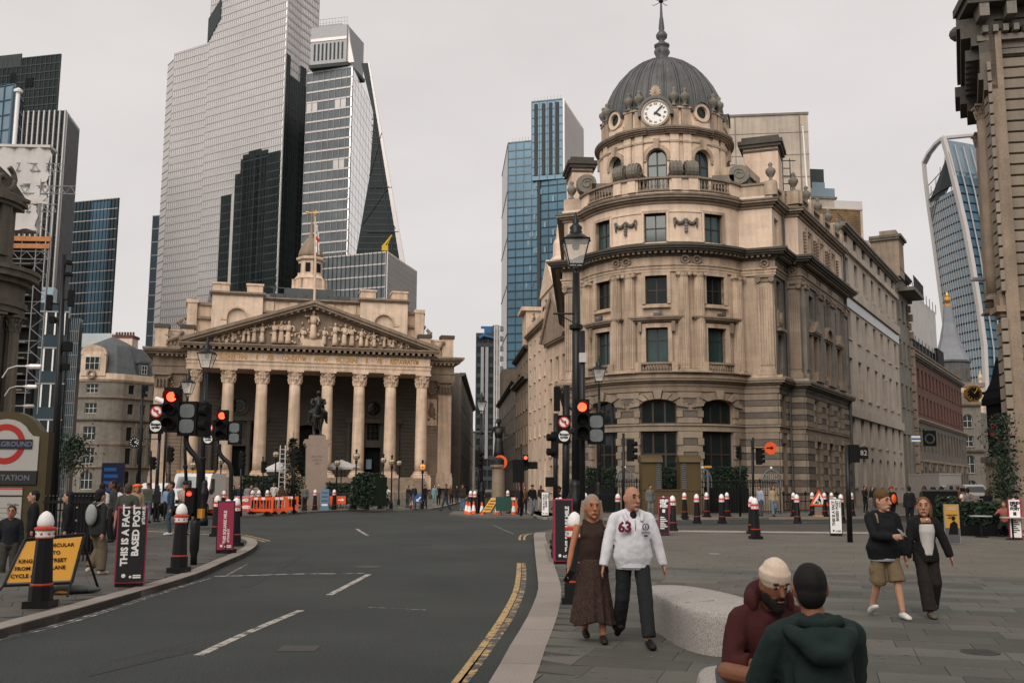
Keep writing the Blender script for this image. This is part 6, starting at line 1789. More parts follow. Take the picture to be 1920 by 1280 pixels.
# bollards
def bollard_proto():
 t=thing('bollard','x','bollard',(0,-50,0))
 k=MB();k.cbox(0,0,0,.37,.37,.10);k.lathe([(.165,.10),(.165,.30),(.150,.31),(.148,.34)],n=8,a0=pi/8,a1=2*pi+pi/8);k.build('bollard_base',M['black'],t)
 k=MB();k.lathe([(.156,.315),(.156,.335),(.150,.34)],n=8,a0=pi/8,a1=2*pi+pi/8);k.build('red_ring',M['red'],t)
 k=MB();k.lathe([(.146,.34),(.112,1.0)],n=8,a0=pi/8,a1=2*pi+pi/8);k.build('post',M['black'],t)
 k=MB();k.lathe([(.118,.985),(.128,1.0),(.132,1.085),(.124,1.09)],n=16);k.build('white_band',M['white'],t)
 k=MB()
 for i in range(8):
  a=2*pi*i/8;c=Vector((cos(a)*.131,sin(a)*.131,1.042));u=Vector((-sin(a),cos(a),0))
  pts=[]
  for j in range(10):r=.027 if j%2==0 else .012;q=pi/2+j*pi/5;pts.append(c+u*r*cos(q)+Vector((cos(a)*.003,sin(a)*.003,r*sin(q))))
  k.poly(pts)
 k.build('star_row',M['red'],t,kind='stuff')
 k=MB();k.lathe([(.13,1.088),(.150,1.095),(.150,1.125),(.118,1.14)],n=16);k.lathe([(.122,.972),(.128,.978),(.128,.99),(.118,.992)],n=16);k.build('red_collar',M['red'],t)
 k=MB();k.smooth=True
 k.lathe([(.105,1.135),(.118,1.17),(.116,1.22),(.095,1.29),(.055,1.34),(.02,1.36),(.005,1.365)],n=20,flut=.05);k.build('white_cap',M['white'],t)
 return t
bp=bollard_proto()
BOL=[  # pixel of the base, label
 (75,1138,'big bollard nearest the viewer, before the yellow diversion sign'),
 (335,1072,'bollard on the left pavement right of the tall black poster cover'),
 (405,1005,'bollard behind and left of the crimson poster cover'),
 (440,1023,'bollard right behind the crimson poster cover at the kerb nose'),
 (472,962,'leftmost bollard behind the slatted orange barrier'),(484,961,'middle bollard behind the slatted orange barrier'),(500,960,'right bollard behind the slatted orange barrier'),
 (418,966,'bollard behind the left orange barrier next to the van'),
 (570.6,957,'bollard beside the person in a sun hat'),(590,956,'bollard before the statue pedestal'),(626,955,'bollard between the two small orange arrow signs'),
 (660,954.5,'lone bollard before the round clipped hedge'),(679,953,'left of two close bollards before the hedge'),(687.5,954,'right of two close bollards before the hedge'),(712,953.5,'bollard half hidden by the cyclist'),
 (882.4,961,'bollard behind the leftmost three traffic cones'),(890,962,'second bollard from the left on the traffic island'),(905,959,'bollard behind the street lamp on the island'),(929,961,'tall bollard behind the yellow leaning sign'),(935,958,'bollard left of the green board'),(943,957,'bollard just behind the green board'),(952,957,'bollard right behind the green board'),
 (1044.5,1018,'bollard left of the black poster cover by the lamp post'),(1051,1012,'bollard behind the black poster cover by the lamp post'),(1078,1130,'bollard just behind the woman in brown'),
 (1097.5,975,'bollard by the railings right of the woman\'s head'),(1159,981,'bollard between the heads of the older couple'),
 (1262,995,'bollard right against the mind the post cover'),(1284,970,'bollard before the right brown kiosk'),(1307,981,'bollard just right of the brown kiosk'),(1325.6,969,'bollard under the yellow topped pole'),(1354,981,'left of two staggered bollards by the railings'),(1364,968,'right of two staggered bollards by the railings'),
 (1411,1000,'rear of the two bollards standing alone on the plaza'),(1417,1010,'front of the two bollards standing alone on the plaza'),
 (1489,968,'left bollard of the pair before the short railing'),(1495.5,981,'right bollard of the pair before the short railing'),(1524,966,'bollard left of the roadworks triangle'),(1547,968,'bollard right of the roadworks triangle'),(1560.5,966,'bollard above the white poster cover'),(1578.6,980,'bollard right behind the white poster cover'),(1598,967,'bollard right of the number sign pole'),
 (1730.7,1003,'bollard behind the young woman in black'),(1782.7,1000,'bollard behind the yellow poster board'),(1806,975,'bollard between bushes at the cafe planters'),
 (242,1097,'bollard inside the tall black poster cover on the left'),(424,1036,'bollard inside the crimson poster cover'),(1055,1055,'bollard inside the black poster cover by the lamp post'),(1245,1002,'bollard inside the mind the post cover behind the man'),(1568,1004,'bollard inside the white poster cover on the plaza'),(1905,1010,'bollard inside the poster cover at the right edge'),(1022,967,'bollard inside the white poster cover at the street corner')]
for i,(x,y,lab) in enumerate(BOL):
 o=bp if i==0 else copy_tree(bp)
 o.location=G(x,y);o['label']=lab;o['group']='red and white topped bollards';o.rotation_euler=(0,0,random.uniform(-.3,.3))
# poster covers slipped over bollards
def cover(label,px,py,w,h,face,edge,lines,tag_,tcol,rz=0.0,z0=.06,side=None,extra=None):
 p=G(px,py);t=thing('poster_cover',label,'sign',p,rz,'poster covers on the bollards')
 pbx(t,'foot','black',-w/2+.03,w/2-.03,-.12,.12,0,z0)
 k=MB();pbx(t,'sleeve',edge,-w/2,w/2,-.15,.15,z0,h)
 k=MB();k.box(-w/2+.025,w/2-.025,-.165,-.15,z0+.03,h-.03);k.build('poster',M[face],t)
 n=len(lines)
 for i,(s,sz,xo,zo) in enumerate(lines):
  o=inst('lettering',text_mesh(s,sz,M[tcol],.002,align='LEFT',bold=.0042*sz/.1),t,(xo,-.168,zo));o.rotation_euler=(pi/2,-pi/2,0)
 if tag_:o=inst('lettering',text_mesh('#TEAMUK',tag_[0],M[tcol],.002,align='LEFT',bold=.002),t,(tag_[1],-.168,tag_[2]));o.rotation_euler=(pi/2,-pi/2,0)
 k=MB();k.yprism([(-w*.2+.035*cos(2*pi*i/10),z0+.13+.035*sin(2*pi*i/10)) for i in range(10)],-.168,-.16);k.build('emblem',M[tcol],t)
 k=MB();k.yprism([(w*.02+.022*cos(2*pi*i/10),z0+.11+.022*sin(2*pi*i/10)) for i in range(10)],-.168,-.16);k.build('emblem',M[tcol],t)
 for i in range(2):k=MB();k.box(w*.1,w*.36,-.168,-.16,z0+.085+i*.035,z0+.108+i*.035);k.build('small_print',M[tcol],t)
 return t
cover('tall black poster cover with crimson edge reading this is a fact based post, left pavement',242,1098,.50,1.36,'poster_black','pink',[('THIS IS A FACT',.155,-.055,.36),('BASED POST',.155,.115,.52)],(.07,.20,1.06),'white',.34)
cover('crimson poster cover reading this square mile at the rounded kerb',421,1036,.44,1.32,'pink','poster_black',[('THIS SQUARE MILE',.10,.015,.24)],(.075,.10,.28),'white',.26)
cover('black poster cover with crimson edge reading this square mile behind the woman in brown',1055,1056,.42,1.45,'poster_black','pink',[('THIS SQUARE MILE',.12,.12,.28)],None,'white',.08)
cover('white poster cover with black frame on the plaza reading this is a fact based post',1568,1004,.43,1.32,'white','poster_black',[('THIS IS A FACT',.13,-.03,.36),('BASED POST',.13,.10,.52)],(.05,.17,1.0),'poster_black',-.26)
cover('white poster cover with black frame at the street corner by the pedestrians',1022,968,.42,1.36,'white','poster_black',[('THIS IS A FACT',.13,-.03,.36),('BASED POST',.13,.10,.52)],(.05,.17,1.0),'poster_black',.0)
def mind(label,px,py,face,tcol,rz):
 p=G(px,py);t=thing('poster_cover',label,'sign',p,rz,'poster covers on the bollards')
 pbx(t,'sleeve','pink',-.19,.19,-.14,.14,.05,1.34)
 k=MB();k.box(-.165,.165,-.155,-.14,.08,1.32);k.build('poster',M[face],t)
 pbx(t,'side_flap','pink',.19,.235,-.12,.16,.75,1.32)
 for i,s in enumerate(('MIND','THE','POST')):inst('lettering',text_mesh(s,.115,M[tcol],.002,align='LEFT',bold=.01),t,(-.13,-.158,1.18-i*.1)).rotation_euler=(pi/2,0,0)
 for i in range(7):k=MB();k.box(-.13,.02+.1*((i*7)%3)/2,-.158,-.15,.62-i*.065,.655-i*.065);k.build('small_print',M[tcol],t)
 k=MB();k.box(-.05,.05,-.158,-.15,.80,.92);k.build('emblem',M[tcol],t)
mind('black mind the post cover with crimson edge, behind the man in white',1245,1003,'poster_black','white',-.12)
mind('white mind the post cover with crimson edge at the right edge',1905,1011,'white','poster_black',-.36)
# blue bollard cover by the exchange and arrow signs
t=thing('poster_cover','pale blue poster cover on a bollard before the statue','sign',G(609,956));pbx(t,'sleeve',mat('pale_blue_poster',(.13,.22,.32)),-.27,.27,-.15,.15,.0,1.4)
for i in range(4):k=MB();k.box(-.2,.2,-.16,-.15,1.1-i*.27,1.22-i*.27);k.build('poster_band',M['white'] if i==3 else mat('poster_band_%s'%'abcd'[i],(.06,.12,.2)),t)
def text_board(label,px,py,zc,w,h,m,s,sz,rz=0,tm='white',legs=True,cat='sign',lean=.0,name='road_sign',lines=None,dz=0):
 p=G(px,py);t=thing(name,label,cat,p,rz)
 k=MB();k.box(-w/2,w/2,-.015,.015,zc-h/2,zc+h/2);k.build('plate',M[m],t)
 k=MB();k.box(-w/2-.02,w/2+.02,.016,.05,zc-h/2-.02,zc+h/2+.02);k.build('backing',M[tm],t)
 for i,q in enumerate(lines or[s]):text(q,sz,M[tm],t,(0,-.018,zc-sz*.36+dz+(len(lines or[s])-1)*sz*.85-i*sz*1.7),bold=.012*sz/.2)
 if legs:
  for sx in(-1,1):k=MB();k.tube([(sx*w*.45,.03,zc-h/2+.05),(sx*w*.52,-.1,0)],.02,5);k.tube([(sx*w*.45,.06,zc-h/2+.05),(sx*w*.52,.4,0)],.02,5);k.build('leg',M['black_flat'],t)
 return t
text_board('red and white road closed sign among the orange barriers',454,966,.66,.92,.72,'sign_red','',.23,-.1,lines=['ROAD','CLOSED'])
for px,s,lab in((618,'','left small orange sign on the kerb before the statue'),(639,'→','right small orange arrow sign on the kerb before the statue')):
 t=thing('road_sign',lab,'sign',G(px,955));pbx(t,'plate','orange',-.32,.32,-.02,.02,.38,.92)
 if s:k=MB();k.yprism([(-.2,.62),(.05,.62),(.05,.54),(.22,.66),(.05,.78),(.05,.70),(-.2,.70)],-.03,-.02);k.build('arrow',M['white'],t)
 for sx in(-1,1):k=MB();k.tube([(sx*.25,0,.4),(sx*.28,.0,0)],.025,5);k.build('leg',M['steel'],t)
# orange slatted barriers
def barrier(px,py,rz,label,w=2.0,solid=False):
 t=thing('road_barrier',label,'barrier',G(px,py),rz,'orange road barriers')
 pbx(t,'top_rail','orange',-w/2,w/2,-.035,.035,.80,.98)
 pbx(t,'bottom_rail','orange',-w/2,w/2,-.035,.035,.14,.32)
 for sx in(-1,1):pbx(t,'end_post','orange',sx*w/2-.06,sx*w/2+.06,-.036,.036,.1,.985)
 n=int(w/.17)
 for i in range(1,n):k=MB();x=-w/2+w*i/n;k.box(x-.028,x+.028,-.025,.025,.3,.82);k.build('slat',M['orange'],t)
 for sx in(-.28,.22):pbx(t,'reflector','white',sx*w/2*1.2-.1,sx*w/2*1.2+.1,-.045,-.036,.82,.96)
 for sx in(-.6,.6):k=MB();k.yprism([(sx*w/2-.22,0),(sx*w/2+.22,0),(sx*w/2+.05,.16),(sx*w/2-.05,.16)],-.12,.12);k.build('foot',M['black_flat'],t)
barrier(401,966,.12,'orange slatted barrier left of the road closed sign',1.7);barrier(487,963.5,-.05,'long orange slatted barrier right of the road closed sign',1.45)
barrier(523,963,.35,'narrow orange barrier angled at the kerb',.85);barrier(543,960,.25,'rightmost orange barrier at the kerb before the pedestal',.9)
barrier(383,966,.5,'orange barrier end partly hidden by the signal pole',.9);barrier(961,962,.1,'stubby orange barrier on the traffic island',.42)
# cones
def cone_proto():
 t=thing('traffic_cone','x','cone',(0,-50,0))
 k=MB();k.cbox(0,0,0,.42,.42,.05);k.lathe([(.17,.05),(.13,.28)],n=14);k.build('cone_base',M['orange'],t)
 k=MB();k.lathe([(.13,.28),(.075,.62)],n=14);k.build('white_sleeve',M['white'],t)
 k=MB();k.lathe([(.075,.62),(.045,.84),(.0,.85)],n=14);k.build('cone_tip',M['orange'],t)
 return t
cp=cone_proto()
for i,(x,y,lab) in enumerate([(874.6,966,'leftmost traffic cone on the island edge'),(880,968,'second cone from the left, nearest in the close trio'),(888,966,'third cone from the left, by the bollards'),(903.5,968,'cone before the foot of the island street lamp'),(932,968,'cone left of the green board'),(963,968,'rightmost cone before the stubby orange barrier'),(771.5,953,'lone cone left of the blue arrow sign')]):
 o=cp if i==0 else copy_tree(cp);o.location=G(x,y,RZ);o['label']=lab;o['group']='traffic cones'
# traffic signals
def head(t,x,y,z,s=1.0,red=True,hood=True,rz=0.0,lit=0,n=3):
 """signal head with lamps stacked downwards from z"""
 hs=.30*s
 pbx(t,'signal_head','black_flat',x-.17*s,x+.17*s,y,y+.2*s,z-hs*(n-.45),z+hs*.62)
 for i in range(n):
  zz=z-i*hs
  k=MB();k.yprism([(x+.105*s*cos(2*pi*j/18),zz+.105*s*sin(2*pi*j/18)) for j in range(18)],y-.03,y+.02)
  k.build('signal_lens',M['red_lit'] if(red and i==lit) else(M['green_lit'] if(not red and i==n-1) else M['black_flat']),t)
  if hood:
   k=MB();n_=12
   for j in range(n_):
    a,b=radians(-20)+radians(220)*j/n_,radians(-20)+radians(220)*(j+1)/n_
    k.quad((x+.13*s*cos(a),y-.22*s,zz+.13*s*sin(a)),(x+.13*s*cos(b),y-.22*s,zz+.13*s*sin(b)),(x+.13*s*cos(b),y,zz+.13*s*sin(b)),(x+.13*s*cos(a),y,zz+.13*s*sin(a)))
   k.build('signal_hood',M['black_flat'],t)
def twin_lens(t,x,y,z,s=1.0):
 pbx(t,'signal_head','black_flat',x-.21*s,x+.21*s,y,y+.2,z-.56*s,z+.22*s)
 for i in range(2):
  zz=z-.345*i*s;pts=[]
  for j in range(20):
   a=2*pi*j/20;c,d=cos(a),sin(a);q=(abs(c)**4+abs(d)**4)**-.25;pts.append((x+.165*s*c*q,zz+.155*s*d*q))
  k=MB();k.yprism(pts,y-.025,y+.01);k.build('signal_lens',M['lens_off'],t)
def turn_sign(t,x,y,z,s=1.0):
 pbx(t,'sign_backing','black_flat',x-.175*s,x+.175*s,y,y+.06,z-.56*s,z+.19*s)
 d=lambda r,zz,ya,m,nm:(lambda k:(k.yprism([(x+r*s*cos(2*pi*j/24),zz+r*s*sin(2*pi*j/24)) for j in range(24)],ya,y+.001),k.build(nm,M[m],t)))(MB())
 d(.15,z,y-.012,'sign_red','sign_ring');d(.118,z,y-.018,'white','sign_disc')
 k=MB();k.yprism([(x+.03*s,z-.085*s),(x+.055*s,z-.085*s),(x+.055*s,z+.035*s),(x-.03*s,z+.035*s),(x-.03*s,z+.055*s),(x-.085*s,z+.02*s),(x-.03*s,z-.015*s),(x-.03*s,z+.008*s),(x+.03*s,z+.008*s)],y-.022,y-.017);k.build('arrow',M['black_flat'],t)
 k=MB();a=.118*s;w=.016*s;r2=.7071
 k.yprism([(x-a*r2-w,z+a*r2-w),(x+a*r2-w,z-a*r2-w),(x+a*r2+w,z-a*r2+w),(x-a*r2+w,z+a*r2+w)],y-.027,y-.021);k.build('slash',M['sign_red'],t)
 d(.145,z-.365*s,y-.014,'white','sign_disc')
 for i,q in enumerate(('Except','cycles')):text(q,.088*s,M['black_flat'],t,(x,y-.017,z-.35*s-i*.075*s),bold=.004)
def post(t,pts,r,nm='post',m='black',n=10):k=MB();k.smooth=True;k.tube(pts,r,n);return k.build(nm,M[m],t)
p0=G(363,1058)
def rel(px,py,Y,o):q=W(px,py,Y);return q-Vector(o)
Y0=p0.y
t=thing('traffic_signal','bent black signal pole with lit red lamp on the left pavement','traffic light',p0)
bend=[rel(350,812,Y0,p0),rel(349,828,Y0,p0),rel(355,842,Y0,p0),rel(367,856,Y0,p0),rel(373,874,Y0,p0),rel(373,900,Y0,p0),rel(369,974,Y0,p0)]
post(t,smooth_line(bend,4),.062);post(t,[rel(369,970,Y0,p0),rel(366.5,980,Y0,p0),rel(364,1030,Y0,p0),rel(363.5,1040,Y0,p0),(0,0,0)],[.07,.11,.105,.075,.075],'post_base')
q=rel(327.5,745,Y0,p0);head(t,q.x,q.y-.2,q.z,1.02);q=rel(317,739,Y0+.3,p0);head(t,q.x,q.y+.1,q.z,.9)
q=rel(355.5,771,Y0,p0);twin_lens(t,q.x,q.y-.15,q.z,.98);q=rel(296.5,772,Y0,p0);turn_sign(t,q.x,q.y-.1,q.z,.88)
q=rel(380,772,Y0,p0);pbx(t,'signal_head','black_flat',q.x-.1,q.x+.1,-.1,.35,q.z-.55,q.z+.2)
for dz in(.02,-.3):k=MB();k.tube([(q.x-.02,-.06,q.z+dz),(q.x+.14,-.12,q.z+dz)],.11,12);k.build('signal_hood',M['black_flat'],t)
q=rel(361.5,925,Y0,p0);pbx(t,'cycle_signal','black_flat',q.x-.1,q.x+.1,-.24,-.06,q.z-.42,q.z+.13)
k=MB();k.yprism([(q.x+.06*cos(2*pi*j/14),q.z+.06*sin(2*pi*j/14)) for j in range(14)],-.26,-.24);k.build('signal_lens',glow('dim_red',(.45,.012,.008),1.0),t)
k=MB()
for sx in(-.025,.025):k.tube([(q.x+sx+.018*cos(2*pi*j/8),-.265,q.z-.012+.018*sin(2*pi*j/8)) for j in range(9)],.005,4)
k.tube([(q.x-.025,-.265,q.z-.01),(q.x-.008,-.265,q.z+.02),(q.x+.012,-.265,q.z+.02),(q.x+.025,-.265,q.z-.01)],.006,4);k.build('cycle_symbol',M['red_lit'],t)
k=MB();q=rel(375,962,Y0,p0);k.box(q.x-.03,q.x+.08,-.1,.08,q.z-.1,q.z+.1);k.build('push_button_box',M['amber'],t)
p1=G(432,1008);Y1=p1.y
t=thing('traffic_signal','second bent black signal pole with lit red lamp behind the crimson cover','traffic light',p1)
post(t,smooth_line([rel(411,832,Y1,p1),rel(411,846,Y1,p1),rel(418,858,Y1,p1),rel(429,868,Y1,p1),rel(433.5,884,Y1,p1),rel(433,905,Y1,p1),(0,0,0)],4),.075)
q=rel(419.5,780,Y1,p1);head(t,q.x,q.y-.2,q.z,1.05,True,True);q=rel(442,802,Y1,p1);twin_lens(t,q.x,q.y-.15,q.z,.98);q=rel(391,802,Y1+2,p1);turn_sign(t,q.x,q.y,q.z,1.05);
p2=G(1094,1046);Y2=p2.y
t=thing('traffic_signal','signal with lit red lamp and except cycles sign beside the big lamp post','traffic light',p2)
post(t,[rel(1092,620,Y2+.3,p2),rel(1092,800,Y2+.3,p2),(0,.3,0)],.07);q=rel(1089,764,Y2,p2);head(t,q.x+.02,q.y-.2,q.z,1.05);q=rel(1117,791,Y2,p2);twin_lens(t,q.x,q.y-.15,q.z,.98)
k=MB();q=rel(1094,668,Y2,p2);k.box(q.x-.09,q.x+.09,.2,.4,q.z-.12,q.z+.12);k.build('control_box',M['clad_pale'],t)
p3=G(1060,1035);Y3=p3.y
t=thing('sign_post','black post with no left turn and except cycles signs left of the big lamp post','sign',p3)
post(t,[rel(1062,722,Y3,p3),(0,0,0)],.10);q=rel(1057,792,Y3,p3);turn_sign(t,q.x,q.y-.15,q.z,1.0)
k=MB();q=rel(1046,745,Y3,p3);k.box(q.x-.1,q.x+.06,0,.3,q.z-.35,q.z+.3);k.build('signal_back',M['black_flat'],t);k=MB();k.tube([(0,-.02,q.z-.1),(.2,-.05,q.z-.35)],.03,6);k.build('cable',M['black'],t)
p4=G(1041,1010);Y4=p4.y
t=thing('traffic_signal','black side-facing signal post left of the no left turn sign','traffic light',p4)
post(t,[rel(1042,775,Y4,p4),(0,0,0)],.08)
for dz in(820,847):q=rel(1034,dz,Y4,p4);k=MB();k.tube([(q.x+.1,-.05,q.z),(q.x-.14,-.14,q.z)],.12,12);k.build('signal_hood',M['black_flat'],t)
q=rel(1040,833,Y4,p4);pbx(t,'signal_head','black_flat',q.x-.12,q.x+.12,-.1,.1,q.z-.42,q.z+.42)
q=rel(1034,902,Y4,p4);pbx(t,'control_box','black_flat',q.x-.2,q.x+.2,-.06,.1,q.z-.18,q.z+.14)
def side_signal(label,px,py,ptop,hx,hy,s=1.0,base=None,r=.06,dirn=1):
 p=G(px,py);t=thing('traffic_signal',label,'traffic light',p);Y=p.y
 post(t,[rel(px if base is None else base,ptop,Y,p),(0,0,0)],r)
 q=rel(hx,hy,Y,p);pbx(t,'signal_head','black_flat',q.x-.16*s,q.x+.16*s,-.14,.12,q.z-.5*s,q.z+.5*s)
 for i in(-1,0,1):k=MB();k.tube([(q.x+dirn*.1*s,-.08,q.z-i*.3*s),(q.x+dirn*.28*s,-.18,q.z-i*.3*s)],.11*s,10);k.build('signal_hood',M['black_flat'],t)
 return t,q
side_signal('slim black signal post before the curved front',1169,985,812,1182,844,.95)
side_signal('black signal post with pale sleeves before the railings',1412,975,820,1423,855,.85);side_signal('black signal head at the right bow window',1388,968,832,1386,848,.7,dirn=-1)
side_signal('small signal post by the ladder before the portico columns',493,957,855,494,875,.75,r=.05);side_signal('black signal post before the Christmas tree',551,962,830,552,858,1.05,r=.06);side_signal('signal post before the left portico column',452,968,845,453,862,.8)
side_signal('small dim signal post near the far left building',283,965,845,287,868,.7);side_signal('far signal post behind the left signal group',318,968,835,319,852,.8)
side_signal('signal post with dark head at the traffic island left',897,962,836,896,860,1.0)
p5=G(977,967);t,q=side_signal('signal with small red lamp before the street statue',977,967,832,984,872,.6);Y5=p5.y
k=MB();q=rel(973,882,Y5,p5);k.box(q.x-.36,q.x+.3,-.1,.06,q.z-.66,q.z+.62);k.build('backing_board',M['black_flat'],t);q=rel(985.5,858,Y5,p5);head(t,q.x,-.2,q.z,.9,True,True,n=2);q=rel(998,872,Y5,p5);pbx(t,'signal_side','black_flat',q.x-.3,q.x+.3,-.1,.3,q.z-.2,q.z+.2)
for px,py,r_px,lab,bpx in((1445,840,11.5,'orange disc sign on the signal post before the right pier',1412),(938,866,13,'orange disc sign on a post before the standing statue',928)):
 bp_=G(bpx,975 if px>1000 else 962);Y=bp_.y-.3;p=W(px,py,Y);sc=Y/FPX
 t=thing('disc_sign',lab,'sign',(bp_.x,Y,0))
 k=MB();c=(p.x-bp_.x,p.z);k.yprism([(c[0]+r_px*sc*cos(2*pi*j/22),c[1]+r_px*sc*sin(2*pi*j/22)) for j in range(22)],-.02,.02);k.build('disc',M['orange'],t)
 k=MB();k.yprism([(c[0]-.22,c[1]-.02),(c[0]+.0,c[1]-.02),(c[0],c[1]-.1),(c[0]+.15,c[1]+.02),(c[0],c[1]+.13),(c[0],c[1]+.05),(c[0]-.22,c[1]+.05)],-.03,-.02);k.build('arrow',M['black_flat'],t)
 k=MB();k.tube([(0,.05,c[1]),(c[0],.05,c[1])],.03,6);k.build('bracket',M['black_flat'],t);post(t,[(0,.1,0),(0,.1,c[1]+.4)],.05)
# lamps with lanterns
def lantern_lamp(label,px,py,ptop,w,base_py,ornate=True,r=.08,post_px=None):
 p=G(post_px or px,base_py);Y=p.y;t=thing('street_lamp',label,'street lamp',p);s=w
 zb=Zp(px,py,Y);q=rel(px,py,Y,p)  # underside of the lantern
 x0,y0,z0=q
 k=MB();k.smooth=True
 if ornate:k.lathe([(r*2.2,0),(r*2.2,.25),(r*1.7,.35),(r*1.9,.5),(r*1.3,.9),(r*2.0,1.25),(r*2.1,1.4),(r*1.3,1.6),(r*1.4,1.75),(r*1.0,1.9)],n=16,flut=.06);k.build('lamp_base',M['black'],t);k=MB();k.smooth=True
 k.tube([(0,0,0),(x0,y0,z0*.55),(x0,y0,z0-.3*s)],[r,r,r*.8],12);k.build('post',M['black'],t)
 for zz in(z0*.42,z0*.78):k=MB();k.lathe([(r*1.0,zz-.08),(r*1.5,zz-.05),(r*1.5,zz+.05),(r*1.0,zz+.08)],x0*.8,y0,12);k.build('collar',M['black'],t)
 k=MB()
 a,b,h=.24*s,.46*s,.88*s
 for sx in(-1,1):
  for sy in(-1,1):k.tube([(sx*a,sy*a,0),(sx*b,sy*b,h)],.022*s,5)
 for v,z in((a,0),(b,h)):
  for d in(0,1):
   for e in(-1,1):k.tube([((-v if d==0 else e*v),(e*v if d==0 else-v),z),((v if d==0 else e*v),(e*v if d==0 else v),z)],.026*s,5)
 for sx in(-1,1):k.tube([(sx*a*.8,0,-.02),(sx*a*.9,0,-.15*s),(0,0,-.34*s)],.025*s,6);k.tube([(0,sx*a*.8,-.02),(0,sx*a*.9,-.15*s),(0,0,-.34*s)],.025*s,6)
 l=k.build('lantern',M['black'],t,(x0,y0,z0))
 k=MB()
 for d in range(4):
  c,e=cos(d*pi/2),sin(d*pi/2);R_=lambda x,y,z:(x*c-y*e,x*e+y*c,z)
  k.quad(R_(-a*.95,-a*.97,.02),R_(a*.95,-a*.97,.02),R_(b*.95,-b*.97,h),R_(-b*.95,-b*.97,h))
 k.build('lantern_glass',M['lamp_glass'],l)
 k=MB();k.smooth=True;k.lathe([(b*1.18,h),(b*1.12,h+.05*s),(b*.62,h+.22*s),(b*.45,h+.25*s),(b*.5,h+.32*s),(b*.42,h+.36*s),(b*.5,h+.48*s),(b*.3,h+.58*s),(b*.22,h+.62*s),(b*.3,h+.72*s),(b*.12,h+.82*s),(b*.15,h+.9*s),(.01,h+1.05*s)],n=16);k.build('lantern_roof',M['black'],l)
 k=MB();k.lathe([(.10*s,h-.32*s),(.14*s,h-.2*s),(.1*s,h-.04*s)],n=10);k.box(-.3*s,.3*s,-.3*s,.3*s,h-.05*s,h-.02*s);k.build('lamp_fitting',M['lens_off'],l)
 return t
lantern_lamp('tall black ornate lamp post with big lantern before the curved corner front',1080,497,420,.74,1042,True,.12)
k=MB()
t=lantern_lamp('black lamp post with lantern before the left end of the portico',387,690,640,.72,985,True,.1,380)
lantern_lamp('smaller black lamp post with lantern over the older couple',1123,715,683,.62,985,True,.07);lantern_lamp('black lamp post with lantern on the traffic island',903,770,745,.62,962,True,.1)
lantern_lamp('lantern lamp half hidden behind the left red signal',352,738,715,.62,975,True,.08)
# tall poles with cameras
def cam_pole(label,px,base,ptop,r,bits,toppx=None):
 p=G(px,base);t=thing('camera_pole',label,'pole',p);Y=p.y
 tp=rel(toppx or px,ptop,Y,p);post(t,[(0,0,0),(tp.x*.5,0,tp.z*.5),(tp.x,0,tp.z)],[r*1.25,r,r*.8])
 for bx_,by_,w,h in bits:
  q=rel(bx_,by_,Y,p);pcb(t,'camera_box','black_flat',q.x,-.05,q.z-h/2,w,.25,h,.2)
  k=MB();k.tube([(q.x,-.02,q.z),(tp.x*q.z/tp.z,0,q.z-.05)],.025,6);k.build('bracket',M['black_flat'],t)
 return t
cam_pole('tall black pole with signal boxes beside the underground board',97,1010,478,.11,[(131,493,.14,.12),(131,515,.2,.1),(135,560,.17,.52),(94,568,.15,.5),(128,650,.26,.3),(125,688,.2,.2),(100,600,.18,.2)],120)
k=MB()
cam_pole('slim black camera pole before the mansard building',258,965,720,.09,[(273,728,.3,.3),(272,741,.3,.15)],268)
cam_pole('black post with thick base in the left side street',290,972,810,.09,[(300,815,.15,.5)],300)
t=thing('security_camera','white security camera on a post left of the lit red signal','camera',G(304,968));q=rel(303,751,t.location.y,t.location)
post(t,[(0,0,0),(q.x+.3,0,q.z+.7)],.06);k=MB();k.tube([q+Vector((-.28,-.1,.1)),q+Vector((.28,-.15,-.12))],[.13,.15],10);k.build('camera_body',M['white'],t)
t=thing('dome_camera','black dome camera on an arm left of the big lamp post','camera',G(1078,1046));q=rel(1037,588,t.location.y,t.location)
k=MB();k.tube([q,q+Vector((.55,0,0))],.025,6);k.tube([q+Vector((.15,0,-.02)),q+Vector((.55,0,-.25))],.015,5);k.build('bracket',M['black'],t)
k=MB();k.lathe([(.05,0),(.07,.12),(.05,.2),(.09,.22),(.1,.3),(.05,.36),(.0,.38)],q.x,q.y,10);k.build('camera_body',M['black'],t)
# number sign at the right signal post
p=G(1594,1016);t=thing('sign_post','black post with black number 82 sign on the plaza','sign',p);Y=p.y
post(t,[(0,0,0),rel(1588,834,Y,p)],[.09,.08]);q=rel(1600,850,Y,p);pbx(t,'signal_back','black_flat',q.x-.16,q.x+.16,-.12,.1,q.z-.28,q.z+.28)
q=rel(1619,849,Y,p);pbx(t,'number_plate','black',q.x-.15,q.x+.15,-.02,.02,q.z-.19,q.z+.19);text('82',.23,M['clad_pale'],t,(q.x,-.024,q.z-.07))
